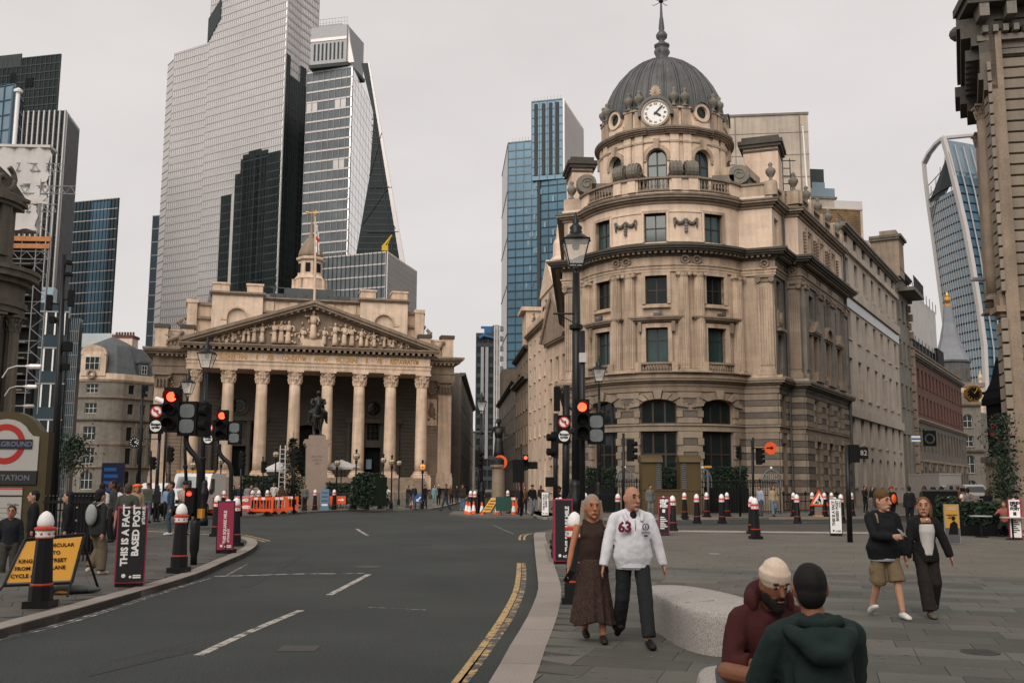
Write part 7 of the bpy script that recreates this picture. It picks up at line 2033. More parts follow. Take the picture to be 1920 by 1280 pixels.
# roadworks triangle
p=G(1537,968);t=thing('roadworks_sign','red bordered roadworks triangle sign with digging figure by the bollards','sign',p);sc=p.y/FPX
k=MB();k.yprism([(-.55,.62),(.55,.62),(0,1.55)],-.02,.02);k.build('red_triangle',M['orange'],t);k=MB();k.yprism([(-.38,.72),(.38,.72),(0,1.36)],-.03,-.02);k.build('white_triangle',M['white'],t)
k=MB();k.yprism([(-.3,.75),(-.05,.75),(-.16,.9)],-.04,-.03);k.ball((.02,-.035,1.12),(.05,.01,.05),8,5);k.yprism([(.0,1.08),(.08,1.0),(.12,.75),(.07,.75),(.03,.9),(-.04,.75),(-.08,.75),(-.03,.95),(-.1,.9),(-.12,.94)],-.04,-.03);k.build('digger_symbol',M['black_flat'],t)
pcb(t,'foot','amber',0,.1,0,.6,.5,.08);pbx(t,'sign_stand','steel',-.25,.25,.05,.15,.08,.62)
# underground board
p=G(8,1040);ub=thing('station_board','olive framed underground station board with red roundel at the left edge','sign',p);Y=p.y
def ur(px,py):q=rel(px,py,Y,p);return q.x,q.z
cx0,cz0=ur(11,832);xr,zt_=ur(92,808);zb_=0.0;xw=xr-cx0
k=MB();pts=[(cx0-xw,0),(cx0+xw,0),(cx0+xw,zt_-.02),(cx0+xw-.2,zt_)]
for i in range(9):a=pi*(.12+.76*i/8);pts.append((cx0+xw*.80*cos(a),zt_-.12+.62*sin(a)))
pts+=[(cx0-xw+.2,zt_),(cx0-xw,zt_-.02)]
k.yprism(pts,0,.3);k.build('frame',M['olive'],ub)
k=MB();w2=xw-.22;zp0,zp1=ur(11,882)[1],zt_-.14
pts=[(cx0-w2,zp0),(cx0+w2,zp0),(cx0+w2,zp1),(cx0+w2-.16,zp1+.02)]
for i in range(9):a=pi*(.12+.76*i/8);pts.append((cx0+(w2-.12)*.86*cos(a),zp1-.06+.50*sin(a)))
pts+=[(cx0-w2+.16,zp1+.02),(cx0-w2,zp1)]
k.yprism(pts,-.03,.001);k.build('white_panel',mat('sign_white',(.36,.35,.325),rough=.35,var=.06),ub)
k=MB();r1=.50
for i in range(40):
 t0,t1=2*pi*i/40,2*pi*(i+1)/40;q=[(cx0+r*cos(t),cz0+r*sin(t)) for r,t in((r1*.70,t0),(r1*.70,t1),(r1,t1),(r1,t0))]
 k.add([(a,-.04,b) for a,b in q],[(0,1,2,3)])
k.build('roundel_ring',mat('roundel_red',(.33,.02,.015),rough=.4,var=.05),ub)
pbx(ub,'roundel_bar','navy',cx0-.68,cx0+.68,-.06,-.041,cz0-.115,cz0+.115)
text('UNDERGROUND',.175,M['lens_off'],ub,(cx0,-.063,cz0-.06),bold=.004,sx=1.02)
pbx(ub,'name_panel','poster_black',cx0-w2,cx0+w2,-.04,0,zp0-.34,zp0-.012)
text('STATION',.195,M['lens_off'],ub,(ur(57,900)[0],-.044,zp0-.24),bold=.003,align='RIGHT')
k=MB();xa,za=ur(39,975);k.box(cx0-w2,xa,-.03,0,za-.3,zp0-.42);k.build('line_panel',bpy.data.materials['sign_white'],ub);pbx(ub,'red_stripe','red',cx0-w2,xa,-.036,-.03,zp0-.46,zp0-.425)
pbx(ub,'dark_stripe','poster_black',cx0-w2,xa,-.036,-.03,zp0-.64,zp0-.60)
text('City line',.085,M['poster_black'],ub,(xa-.06,-.033,zp0-.86),align='RIGHT')
for i in range(4):pbx(ub,'rule_line','lens_off',cx0-w2,xa-.04,-.034,-.03,zp0-.92-i*.12,zp0-.91-i*.12)
# dark cabinets and railings at the station stair
t=thing('stair_railing','black iron stair railing and gate beside the station board','railing',G(120,1052))
for i in range(16):k=MB();k.tube([(-.55+i*.085,.1,0),(-.55+i*.085,.1,1.42)],.018,5);k.ball((-.55+i*.085,.1,1.46),.03,6,4);k.build('bar',M['black'],t)
for z in(.15,1.3):pbx(t,'rail','black',-.6,.8,.06,.14,z,z+.06)
t=thing('utility_cabinet','tall black utility cabinet behind the person with the backpack','cabinet',G(150,1038));pbx(t,'cabinet_body','black_flat',-.32,.30,-.3,.4,0,1.48)
for i in range(3):pbx(t,'latch','steel',-.05,.02,-.32,-.3,.5+i*.32,.54+i*.32)
pbx(t,'cabinet_top','black',-.34,.32,-.32,.42,1.48,1.53)
# yellow diversion sign
p=G(75,1118);t=thing('diversion_sign','yellow diversion sign tilted on a black folding frame with a sandbag','sign',p,.55)
k=MB();k.add([(-.50,-.05,.24),(.42,-.05,.24),(.60,.25,.90),(-.22,.25,.84),(-.50,0,.24),(.42,0,.24),(.60,.3,.90),(-.22,.3,.84)],[(0,1,2,3),(4,7,6,5),(0,4,5,1),(1,5,6,2),(2,6,7,3),(3,7,4,0)]);k.build('plate',M['yellow_plate'],t)
k=MB()
for a,b in(((-.54,-.08,.2),(-.24,.27,.88)),((.44,-.08,.2),(.64,.27,.94)),((-.24,.27,.88),(.64,.27,.94)),((-.54,-.08,.2),(.44,-.08,.2))):k.tube([a,b],.022,6)
k.build('frame',M['black'],t)
for a,b in(((-.50,-.05,.24),(-.72,-.25,0)),((.44,-.06,.24),(.36,-.25,0)),((.6,.3,.88),(.95,.5,0)),((-.2,.3,.8),(.2,.8,0))):k=MB();k.tube([a,b],.02,6);k.build('leg',M['black'],t)
fr_=Matrix(((.94,.22,0),(0,.40,0),(0,.90,0)))
for s_,u,v in(('VEHICULAR',.62,.80),('TO',.62,.62),('KING',.18,.44),('STREET',.68,.44),('FROM ST',.24,.27),('LANE',.74,.27),('CYCLE A',.22,.10)):
 o=inst('lettering',text_mesh(s_,.085,M['black_flat'],.001,bold=.002),t,Vector((-.50,-.06,.24))+Vector((.92,0,0))*u+Vector((.23,.30,.64))*v+Vector((0,-.004,.003)));o.rotation_euler=(radians(65),0,0);o.data=o.data
t=thing('sandbag','dark sandbag lying on the foot of the yellow sign','sandbag',G(128,1112),.1);k=MB();k.smooth=True;k.ball((0,0,.07),(.36,.16,.08),12,7);k.ball((.25,.04,.06),(.25,.1,.06),10,6);k.build('bag',M['slate'],t);k=MB();k.ball((-.05,-.13,.03),(.12,.05,.03),8,5);k.build('orange_tag',M['amber'],t)
# kiosks
M['bronze_paint']=mat('bronze_brown_paint',(.085,.055,.02),rough=.5,var=.12,scale=1.5,streak=.15)
kg=G(1258,964)
kt=thing('vent_kiosk','pair of bronze brown ventilation kiosks with curved tops before the curved front','kiosk',kg);Y=kg.y
def kr(px,py):q=rel(px,py,Y,kg);return q.x,q.z
for x0,x1,sd in((1204,1241,1),(1276,1314,-1)):
 a,b=kr(x0,900)[0],kr(x1,900)[0];zt2=kr(x0,866)[1];zr=kr(x0,852)[1];w_=b-a
 sp_=a+w_*(.72 if sd>0 else .28)
 pbx(kt,'kiosk_body','bronze_paint',a,b,0,1.4,0,zt2)
 k=MB();k.xprism([(-.1+.8-.85*cos(pi*i/10),zt2+(zr-zt2)*sin(pi*i/10)) for i in range(11)],a-.06,b+.06);k.build('kiosk_roof',M['bronze_paint'],kt)
 xs=(sp_,b-.08) if sd>0 else(a+.08,sp_)
 for i in range(14):k=MB();z=1.55+i*.13;k.xprism([(-.06,z),(0,z),(0,z+.10),(-.01,z+.10)],xs[0],xs[1]);k.build('louvre',M['slate'],kt)
 for z in(1.45,.9):pbx(kt,'moulding','bronze_paint',a-.03,b+.03,-.04,1.44,z,z+.07)
k=MB();a,b=kr(1215,900)[0],kr(1310,900)[0];k.box(a,b,-.1,.9,0,kr(1250,920)[1]);k.build('low_wall',M['bronze_paint'],kt);pbx(kt,'wall_coping','bronze_paint',a-.05,b+.05,-.14,.94,kr(1250,920)[1],kr(1250,917)[1])
# iron railings before the corner building
def railing(label,a,b,h,step=.15,gap=None):
 a,b=Vector(a),Vector(b);L_=(b-a).length;t=thing('iron_railing',label,'railing',a,atan2(b.y-a.y,b.x-a.x))
 n=int(L_/step)
 for i in range(n+1):
  k=MB();x=i*L_/n;k.tube([(x,0,0),(x,0,h-.1)],.018 if i%8 else .04,4);k.lathe([(.0,h-.1),(.045,h-.04),(.0,h+.06)] if i%8 else[(.06,h-.1),(.08,h),(.02,h+.15)],x,0,5)
  k.build('bar',M['iron'],t)
 for z in(.12,h*.55,h-.14):pbx(t,'rail','iron',0,L_,-.025,.025,z,z+.05)
 return t
GR=lambda px,Y:Vector((*XY(px,Y),0))
railing('long black spearhead railing left of the brown kiosks',GR(1085,64.5),GR(1208,62),2.05,.17);railing('long black spearhead railing right of the brown kiosks',GR(1312,62),GR(1462,63.5),2.05,.17);railing('short black railing before the second stone pier',GR(1468,66),GR(1572,71),1.25,.17);railing('black railing between the two brown kiosks',GR(1240,63.6),GR(1278,63.6),2.4,.14)
for i,(px,lab) in enumerate(((1172,'left'),(1318,'middle'),(1447,'right'))):
 t=thing('arched_gate_crest','pale grey scrolled iron crest on the railings, %s of three'%lab,'gate',GR(px,63.4),0,'scrolled crests on the railings')
 k=MB();k.tube([(.55*cos(pi*j/10),0,2.0+.75*sin(pi*j/10)) for j in range(11)],.05,5);k.tube([(-.55,0,1.6),(-.55,0,2.0)],.05,5);k.tube([(.55,0,1.6),(.55,0,2.0)],.05,5);k.build('crest_frame',M['lens_off'],t)
 k=MB()
 for q in range(7):k.tube([(-.4+q*.133,.02,1.6),(-.4+q*.133,.02,2.0+.7*sqrt(max(0,1-((-.4+q*.133)/.55)**2)))],.03,4)
 for q in(-.25,.25):k.tube([(q+.16*cos(j),-.02,2.15+.16*sin(j)) for j in range(7)],.025,4)
 k.build('scrollwork',M['lens_off'],t);k=MB();k.ball((0,0,2.85),.09,7,5);k.build('finial',M['white'],t)
t=thing('yellow_topped_pole','thin grey pole with a yellow cap by the railings','pole',G(1329,967));post(t,[(0,0,0),(0,0,2.75)],.06,'post','slate');pcb(t,'cap','amber',0,0,2.75,.4,.3,.12)
# foliage helper: leaf quads spread through a volume
def leaves(mb,fn,n,size,seed=1,flat=.5):
 r=random.Random(seed)
 for _ in range(n):
  c,nrm=fn(r);d=Vector((r.gauss(0,1),r.gauss(0,1),r.gauss(0,1))).normalized();u=d.cross(Vector((r.gauss(0,1),r.gauss(0,1),r.gauss(0,1)))).normalized();s_=size*r.uniform(.6,1.3)
  mb.add([c-d*s_,c+u*s_*flat,c+d*s_,c-u*s_*flat],[(0,1,2,3)])
def hedge(label,a,b,depth,z0,z1,n,cat='hedge',name='hedge',size=.09,m='leaf',box=True,round_=False):
 a,b=Vector(a),Vector(b);L_=(b-a).length;t=thing(name,label,cat,a,atan2(b.y-a.y,b.x-a.x));k=MB()
 def fn(r):
  e=r.random()
  x=r.uniform(0,L_);y=r.uniform(0,depth) if e<.4 else(0 if e<.9 else depth);z=r.uniform(z0,z1) if e>.3 else z1
  if round_:x=L_/2+(x-L_/2)*sqrt(max(.1,1-((z-z0)/(z1-z0+.3))**4))
  return Vector((x+r.gauss(0,.05),y+r.gauss(0,.06),z+r.gauss(0,.05))),None
 leaves(k,fn,n,size);k.build('foliage',M[m],t)
 pbx(t,'inner_growth','leaf',.08,L_-.08,.12,depth-.1,z0,z1-.12)
 if box:pbx(t,'planter_box','black_flat',-.05,L_+.05,-.05,depth+.05,0,z0)
 return t
hedge('clipped hedge behind the railing below the left bow window',GR(1098,66),GR(1150,65.4),.9,1.6,2.75,1500);hedge('clipped hedge behind the railing below the right bow window',GR(1335,65.2),GR(1402,65.4),.9,1.6,2.85,1800);hedge('clipped hedge behind the railing between the brown kiosks',GR(1238,65.2),GR(1280,65.2),.9,1.6,2.8,1000)
for px,Y,lab in((1482,72,'leftmost'),(1537,77.5,'middle'),(1560,80,'rightmost')):hedge('small box shrub on the window ledge of the right front, %s of three'%lab,GR(px,Y),GR(px+9,Y+.3),.3,1.7,2.5,200,'shrub','shrub',.06,box=False)['group']='window ledge shrubs'
# granite benches
def bench(label,px,py,rz,L_,Wd,h,ctr=None):
 c=ctr or G(px,py);t=thing('stone_bench',label,'bench',c,rz,'rounded granite benches')
 k=MB();k.smooth=True;n,m_=48,9
 prof=[(1.0,0),(1.0,.1),(1.0,h-.12),(.985,h-.06),(.95,h-.022),(.89,h),(.6,h+.018),(.3,h+.025),(.02,h+.028)]
 for s_,z in prof:
  for i in range(n):
   a=2*pi*i/n;ca,sa=cos(a),sin(a);q=(abs(ca)**2.7+abs(sa)**2.7)**(-1/2.7)
   x,y=Wd/2*ca*q,L_/2*sa*q
   x+=.10*Wd*cos(y/L_*3.1)*.6  # kidney bend
   w_=1-.16*(y/(L_/2))
   inset=(1-s_);k.v.append(((x*w_)*(1-inset*.55 if s_>.6 else s_*1.1 if False else s_),y*(1-inset*.3 if s_>.6 else s_),z))
 for j in range(len(prof)-1):
  for i in range(n):q=(i+1)%n;k.f.append([j*n+i,j*n+q,(j+1)*n+q,(j+1)*n+i]);k.m.append(0);k.sm.append(True)
 k.f.append([(len(prof)-1)*n+i for i in range(n)]);k.m.append(0);k.sm.append(True)
 k.build('granite_block',M['bench'],t)
 for i in range(4):
  k=MB();y=-L_*.22+i*L_*.11;x0=-Wd*.46*(1-.12*(y/(L_/2)))+.03
  k.tube([(x0,y,h-.035),(x0+.12,y+.02,h+.004),(x0+.46,y+.06,h+.018)],.011,4);k.build('groove',M['joint'],t)
 return t
M['bench']=mat('speckled_granite',(.34,.315,.29),rough=.65,var=.08,scale=1.2,fine=.42,fscale=65,bump=.15,bscale=70)
b1=bench('pale speckled granite bench behind the man in white',0,0,.12,3.0,1.0,.45,Vector((2.24,12.25,0)));b2=bench('pale speckled granite bench under the two seated men',0,0,.10,2.9,1.05,.46,Vector((1.76,6.25,0)))
# ------------------------------------------------------------------ people and statues
_cm={}
def cm(rgb,nm='cloth',rough=.85):
 k=(nm,)+tuple(rgb)
 if k not in _cm:_cm[k]=mat(nm,rgb,rough=rough,var=.12,scale=6,fine=.12,fscale=120,spec=.2)
 return _cm[k]
folds=bpy.data.textures.new('folds','CLOUDS');folds.noise_scale=.075;folds.noise_depth=1
def fuse(o,vox,fold=0.0,sm=4):
 r=o.modifiers.new('fuse','REMESH');r.mode='VOXEL';r.voxel_size=vox;r.use_smooth_shade=True
 q=o.modifiers.new('relax','SMOOTH');q.iterations=sm;q.factor=.5
 if fold:
  d=o.modifiers.new('folds','DISPLACE');d.texture=folds;d.strength=fold;d.mid_level=.5;d.texture_coords='GLOBAL'
 return o
def ik(a,c,l1,l2,pole):
 a,c=Vector(a),Vector(c);d=c-a;L_=min(d.length,(l1+l2)*.999);d.normalize();c=a+d*L_
 x=(l1*l1-l2*l2+L_*L_)/(2*L_);h=sqrt(max(0,l1*l1-x*x))
 p=Vector(pole)-d*Vector(pole).dot(d);p.normalize()
 return a+d*x+p*h,c
SK={'pale':(.46,.25,.17),'tan':(.36,.17,.10),'brown':(.17,.075,.042),'dark':(.07,.032,.02)}
def hand(k,w,d,s,palm,curl=.5):
 d=Vector(d).normalized();u=Vector(palm);u=(u-d*u.dot(d)).normalized();v=d.cross(u)
 k.tube([w-d*.02*s,w+d*.045*s,w+d*.09*s],[(.018*s,.024*s),(.015*s,.04*s),(.013*s,.038*s)],8,up=u)
 for i,l in enumerate((.072,.08,.075,.058)):
  b=w+d*.088*s+v*(-.03+.02*i)*s;m=b+(d*(1-curl*.4)+u*curl*.5)*l*.5*s;e=m+(d*(1-curl)+u*curl)*l*.5*s
  k.tube([b-d*.02*s,b,m,e],[.009*s,.0092*s,.0085*s,.007*s],6)
 b=w+d*.03*s-v*.035*s;k.tube([w+d*.01*s-v*.02*s,b,b+(d*.7-v*.5+u*.5)*.05*s],[.012*s,.011*s,.008*s],6)
def person(label,loc,rz=0.0,H=1.72,top=(.05,.05,.05),sleeve=1.0,bot=(.03,.03,.035),leg=1.0,hair=(.03,.02,.015),style='short',shoe=(.03,.03,.03),skin='pale',hands=None,feet=None,
  near=0,yaw=0.0,nod=0.0,lean=0.0,sit=None,knees=None,skirt=None,fat=1.0,neck=0,hood=False,group=None,curl=.5,walk=0.0,female=False,elbow=None,grip=None,turn=0.0,loose=0.0):
 s=H/1.75;loc=G(*loc) if len(loc)==2 else Vector(loc)
 t=thing('person',label,'person',loc,rz,group);vox=(.034,.016,.0075)[near];cv=(.036,.02,.013)[near]
 hz=(sit if sit is not None else .93*s);fw=.9 if female else 1.0
 Rl=Matrix.Rotation(lean,3,'X')
 def T(x,y,z):return Rl@Vector((x,y,z))+Vector((0,0,hz))  # torso space, from the pelvis
 sw,hw=.185*s*fw*(1+.25*(fat-1)),.095*s*(1.05 if female else 1)
 w0=walk*.3*s
 feet=[Vector(f)*1 for f in(feet or((-hw*1.05,-w0,0.0 if w0>=0 else .06),(hw*1.05,w0,.06 if w0>0 else 0.0)))]
 hands=[Vector(h) for h in(hands or((-sw-.07*s,.05*s+w0*.6,.80*s),(sw+.07*s,-.02*s-w0*.6,.80*s)))]
 hips=[T(-hw,0,0),T(hw,0,0)];sh=[T(-sw,.01,.455*s),T(sw,.01,.455*s)]
 legs=[]
 for i in(0,1):
  an=feet[i]+Vector((0,0,.085*s))
  kn,an=(Vector(knees[i]),an) if knees else ik(hips[i],an,.435*s,.42*s,(0 if sit is None else(-.2,.2)[i],-1,.1))
  legs.append((hips[i],kn,an))
 arms=[]
 for i in(0,1):
  el,wr=ik(sh[i],hands[i],.295*s,.25*s,(elbow[i] if elbow else((-.5,.5)[i],1,-.3)))
  arms.append((sh[i],el,wr))
 ts=lambda a:[(a*d*s,a*w*s*fw) for d,w in((.105,.155),(.11*(1+(fat-1)*.9),.15*fat),(.105*(1+(fat-1)*1.6),.138*fat),(.115*(1+(fat-1)*.8),.155),(.10,.172),(.065,.135),(.05,.065))]
 tp=[T(0,0,-.06*s),T(0,0,.03*s),T(0,-.012*s*fat,.17*s),T(0,-.015*s,.33*s),T(0,0,.43*s),T(0,.005,.50*s),T(0,0,.535*s)]
 hc=T(0,-.022*s,.672*s);hc+=Vector((0,-nod*.08,0))
 HR=Matrix.Rotation(yaw,3,'Z')@Matrix.Rotation(nod,3,'X');hs=(1.07 if sit is not None else(1.1,1.12,1.2)[near])*s**.5
 def Hd(x,y,z):return hc+HR@(Vector((x,y,z))*hs)
 k=MB()
 k.tube(tp,ts(.86),12,up=(0,1,0));k.tube([T(0,0,.49*s),T(0,-.012*s,.54*s),hc+Vector((0,.012,-.03))],[.062*s,.054*s*(1.1 if fat>1.1 else 1),.055*s],10)
 a0=len(k.v);k.ball((0,0,0),(.074,.093,.112),16,12);k.ball((0,-.026,-.062),(.056,.064,.056),12,8)
 k.tube([(0,-.085,.028),(0,-.102,.0),(0,-.116,-.024),(0,-.098,-.034)],[.010,.012,.016,.010],8)
 k.tube([(-.045,-.078,.034),(0,-.092,.036),(.045,-.078,.034)],.011,6);k.tube([(-.026,-.086,-.062),(0,-.096,-.06),(.026,-.086,-.062)],.010,6);k.ball((0,-.078,-.098),(.022,.02,.018),8,6)
 for x in(-.075,.075):k.tube([(x,.0,-.03),(x*1.1,.012,.0),(x*1.06,.006,.03)],[(.008,.018)]*3,6)
 for i in range(a0,len(k.v)):k.v[i]=tuple(Hd(*k.v[i]))
 for i,(a,b,c) in enumerate(arms):
  k.tube([a,(a+b)/2,b,(b+c)/2,c],[.046*s,.043*s,.036*s,.036*s,.025*s],10)
  g=grip[i] if grip else(c-b);hand(k,c,g,s,Vector((-(-1,1)[i],-.1,0)) if not grip else Vector((-(-1,1)[i],0,.3)),curl)
 for i,(a,b,c) in enumerate(legs):
  k.tube([a+Vector((0,0,.02)),a*.5+b*.5,b,b*.65+c*.35,c],[.084*s,.073*s,.053*s,.054*s,.036*s],10)
  f=feet[i];r_=Matrix.Rotation(-.5 if f.z>.03 and sit is None else 0,3,'X');k.tube([c+Vector((0,.01*s,-.02*s)),f+r_@Vector((0,-.03,.045*s)),f+r_@Vector((0,-.14*s,.03*s))],[(.03*s,.035*s),(.032*s,.036*s),(.02*s,.04*s)],8)
 fuse(k.build('body',cm(SK[skin] if isinstance(skin,str) else skin,'skin',.5),t),vox,0,2 if near==2 else 3)
 # clothing
 k=MB();e=1.0+.04+loose*.5
 tt=tp[:] if not neck else tp[:6]
 rr=ts(e*1.04);g_=1+min(.22,loose*1.6);rr[0]=(rr[0][0]*g_,rr[0][1]*g_);rr[1]=(rr[1][0]*(1+(g_-1)*.8),rr[1][1]*(1+(g_-1)*.8))
 if neck:rr[4]=(rr[4][0],rr[4][1]*.9);rr[5]=(.05*s,.12*s)
 tt[0]=T(0,0,-.10*s-loose*.2);k.tube(tt,rr[:len(tt)],14,up=(0,1,0))
 if sleeve>0:
  for i,(a,b,c) in enumerate(arms):
   k.tube([T((-.045,.045)[i]*s,.005,.525*s),a+Vector((0,0,.005))],[(.045*s,.05*s),(.058*s,.06*s)],10)
   sl=[(0,.056),(.5,.056),(1,.050),(1.5,.047),(2,.037)];pts=[];rad=[]
   for q,r in sl:
    q2=min(q,sleeve*2)
    p=a+(b-a)*q2 if q2<=1 else b+(c-b)*(q2-1)
    pts.append(p);rad.append((r+loose*.09*min(1,q+.25)+(.008 if near==2 else 0))*s)
    if q2<q:break
   pts[-1]=pts[-1]+(pts[-1]-pts[-2])*.001;k.tube(pts,rad,10);k.ball(a,.058*s+loose*.02,8,6)
 elif not neck:
  pass
 if hood:k.tube([T(-.11*s,.02,.49*s),T(-.09*s,.10*s,.52*s),T(0,.13*s,.50*s),T(.09*s,.10*s,.52*s),T(.11*s,.02,.49*s),T(0.03*s,-.085*s,.47*s),T(-.03*s,-.085*s,.47*s),T(-.11*s,.02,.49*s)],.036*s,8)
 tm=top if not isinstance(top[0],(tuple,list)) else top[0]
 if neck:  # shoulder straps of a sleeveless top
  for sx in(-1,1):k.tube([T(sx*.095*s,-.11*s,.38*s),T(sx*.10*s,-.04*s,.51*s),T(sx*.095*s,.09*s,.40*s)],[(.02,.028)]*3,8)
  if female:
   for sx in(-1,1):k.ball(T(sx*.075*s,-.085*s,.34*s),(.075,.065,.07),10,8)
 fuse(k.build('top',cm(tm),t),cv,.012 if near else 0,3)
 if bot:
  k=MB();k.tube([T(0,0,.08*s),T(0,0,-.02*s),T(0,.01,-.10*s)],[(.108*s,.150*s*fat),(.120*s,.178*s),(.10*s,.13*s)],14,up=(0,1,0))
  if skirt:
   z0,z1,wd_=skirt;n=26
   for j in range(8):
    q=j/7
    for i in range(n):
     a=2*pi*i/n;f=1+.10*q*(1 if i%2 else-1);r=.165*s+(wd_-.165*s)*q
     k.v.append((r*f*cos(a),r*.98*f*sin(a)+w0*.3*q*sin(a+1),z0+(z1-z0)*q+.03*q*sin(3*a)))
   b0=len(k.v)-8*n
   for j in range(7):
    for i in range(n):q=(i+1)%n;k.f.append([b0+j*n+i,b0+j*n+q,b0+(j+1)*n+q,b0+(j+1)*n+i]);k.m.append(0);k.sm.append(True)
   k.f.append([b0+7*n+i for i in range(n)]);k.m.append(0);k.sm.append(True);k.f.append([b0+n-1-i for i in range(n)]);k.m.append(0);k.sm.append(True)
  else:
   for a,b,c in legs:
    pts=[];rad=[];fl=loose*.25
    for q,r in((0,.098),(.5,.088),(1,.070+fl),(1.4,.066+fl),(2,.056+fl*1.4)):
     q2=min(q,leg*2);p=a+(b-a)*q2 if q2<=1 else b+(c-b)*(q2-1)
     pts.append(p);rad.append((r-(.004 if leg<.8 and q==0 else-.008 if leg<.8 else 0))*s)
     if q2<q:break
    k.tube(pts,rad,12)
  fuse(k.build('skirt' if skirt else 'trousers' if leg>.7 else 'shorts',cm(bot) if isinstance(bot,tuple) else bot,t),cv,.012 if near else 0,2)
 if shoe:
  for i,(a,b,c) in enumerate(legs):
   f=feet[i];k=MB();k.smooth=True;r_=Matrix.Rotation(-.5 if f.z>.03 and sit is None else 0,3,'X')
   P_=[f+r_@(Vector(v)*s) for v in((0,.075,.04),(0,.05,.05),(0,-.02,.052),(0,-.10,.042),(0,-.17,.032),(0,-.195,.03))]
   k.tube(P_,[(.02*s,.02*s),(.045*s,.037*s),(.05*s,.04*s),(.04*s,.045*s),(.03*s,.04*s),(.012*s,.02*s)],12,up=(0,0,1));k.build('shoe',cm(shoe,'shoe',.6),t)
 if style!='bald':
  k=MB();a0=len(k.v)
  if style in('beanie','cap','hat'):
   k.ball((0,.0,.058 if style=='beanie' else .045),(.086,.103,.108 if style=='beanie' else .075),14,8)
   if style=='beanie':k.lathe([(.084,.04),(.09,.046),(.091,.088),(.085,.095)],0,0,16,sy=1.15)
   if style=='cap':k.tube([(0,-.08,.045),(0,-.16,.03)],[(.01,.07),(.006,.05)],8,up=(0,0,1))
   if style=='hat':k.lathe([(.17,.04),(.09,.055),(.09,.04)],0,0,14)
  else:
   k.ball((0,.018,.030),(.083,.092,.100),14,10);k.ball((0,.05,-.02),(.072,.055,.075),10,8)
   if style=='full':k.ball((0,.015,.06),(.086,.097,.085),12,8)
   if style in('long','longest'):
    d=.24 if style=='long' else .33
    for x in(-.075,-.045,0,.045,.075):k.tube([(x*.9,.03,.06),(x*1.12,.06-abs(x)*.3,-.05),(x*1.25,.08-abs(x)*.5,-d*.6),(x*1.35,.07-abs(x)*.7,-d)],[.036,.036,.034,.016],8)
   if style=='bun':k.ball((0,.10,.05),.045,8,6)
  for i in range(a0,len(k.v)):k.v[i]=tuple(Hd(*k.v[i]))
  fuse(k.build('hair' if style not in('beanie','cap','hat') else style,cm(hair,'hair',.7),t),cv*.7,.006 if near else 0,1)
 if near:
  def face(nm,m,*balls):
   k=MB();k.smooth=True
   for c,r in balls:a0=len(k.v);k.ball(c,r,8,6);k.v[a0:]=[tuple(Hd(*v)) for v in k.v[a0:]]
   k.build(nm,m,t)
  for x in(-.031,.031):face('eye',cm((.17,.13,.115),'eye',.3),((x,-.083,.016),(.013,.008,.006)));face('iris',cm((.015,.01,.008),'iris',.2),((x,-.0905,.016),(.0085,.004,.0065)))
  for x in(-.031,.031):face('eyebrow',cm(hair if style not in('bald','beanie') else(.06,.04,.03),'eyebrow'),((x,-.091,.042),(.023,.007,.007)))
  face('lips',cm((.25,.09,.07),'lips',.5),((0,-.1,-.0615),(.023,.008,.007)))
 return t,T,Hd,arms
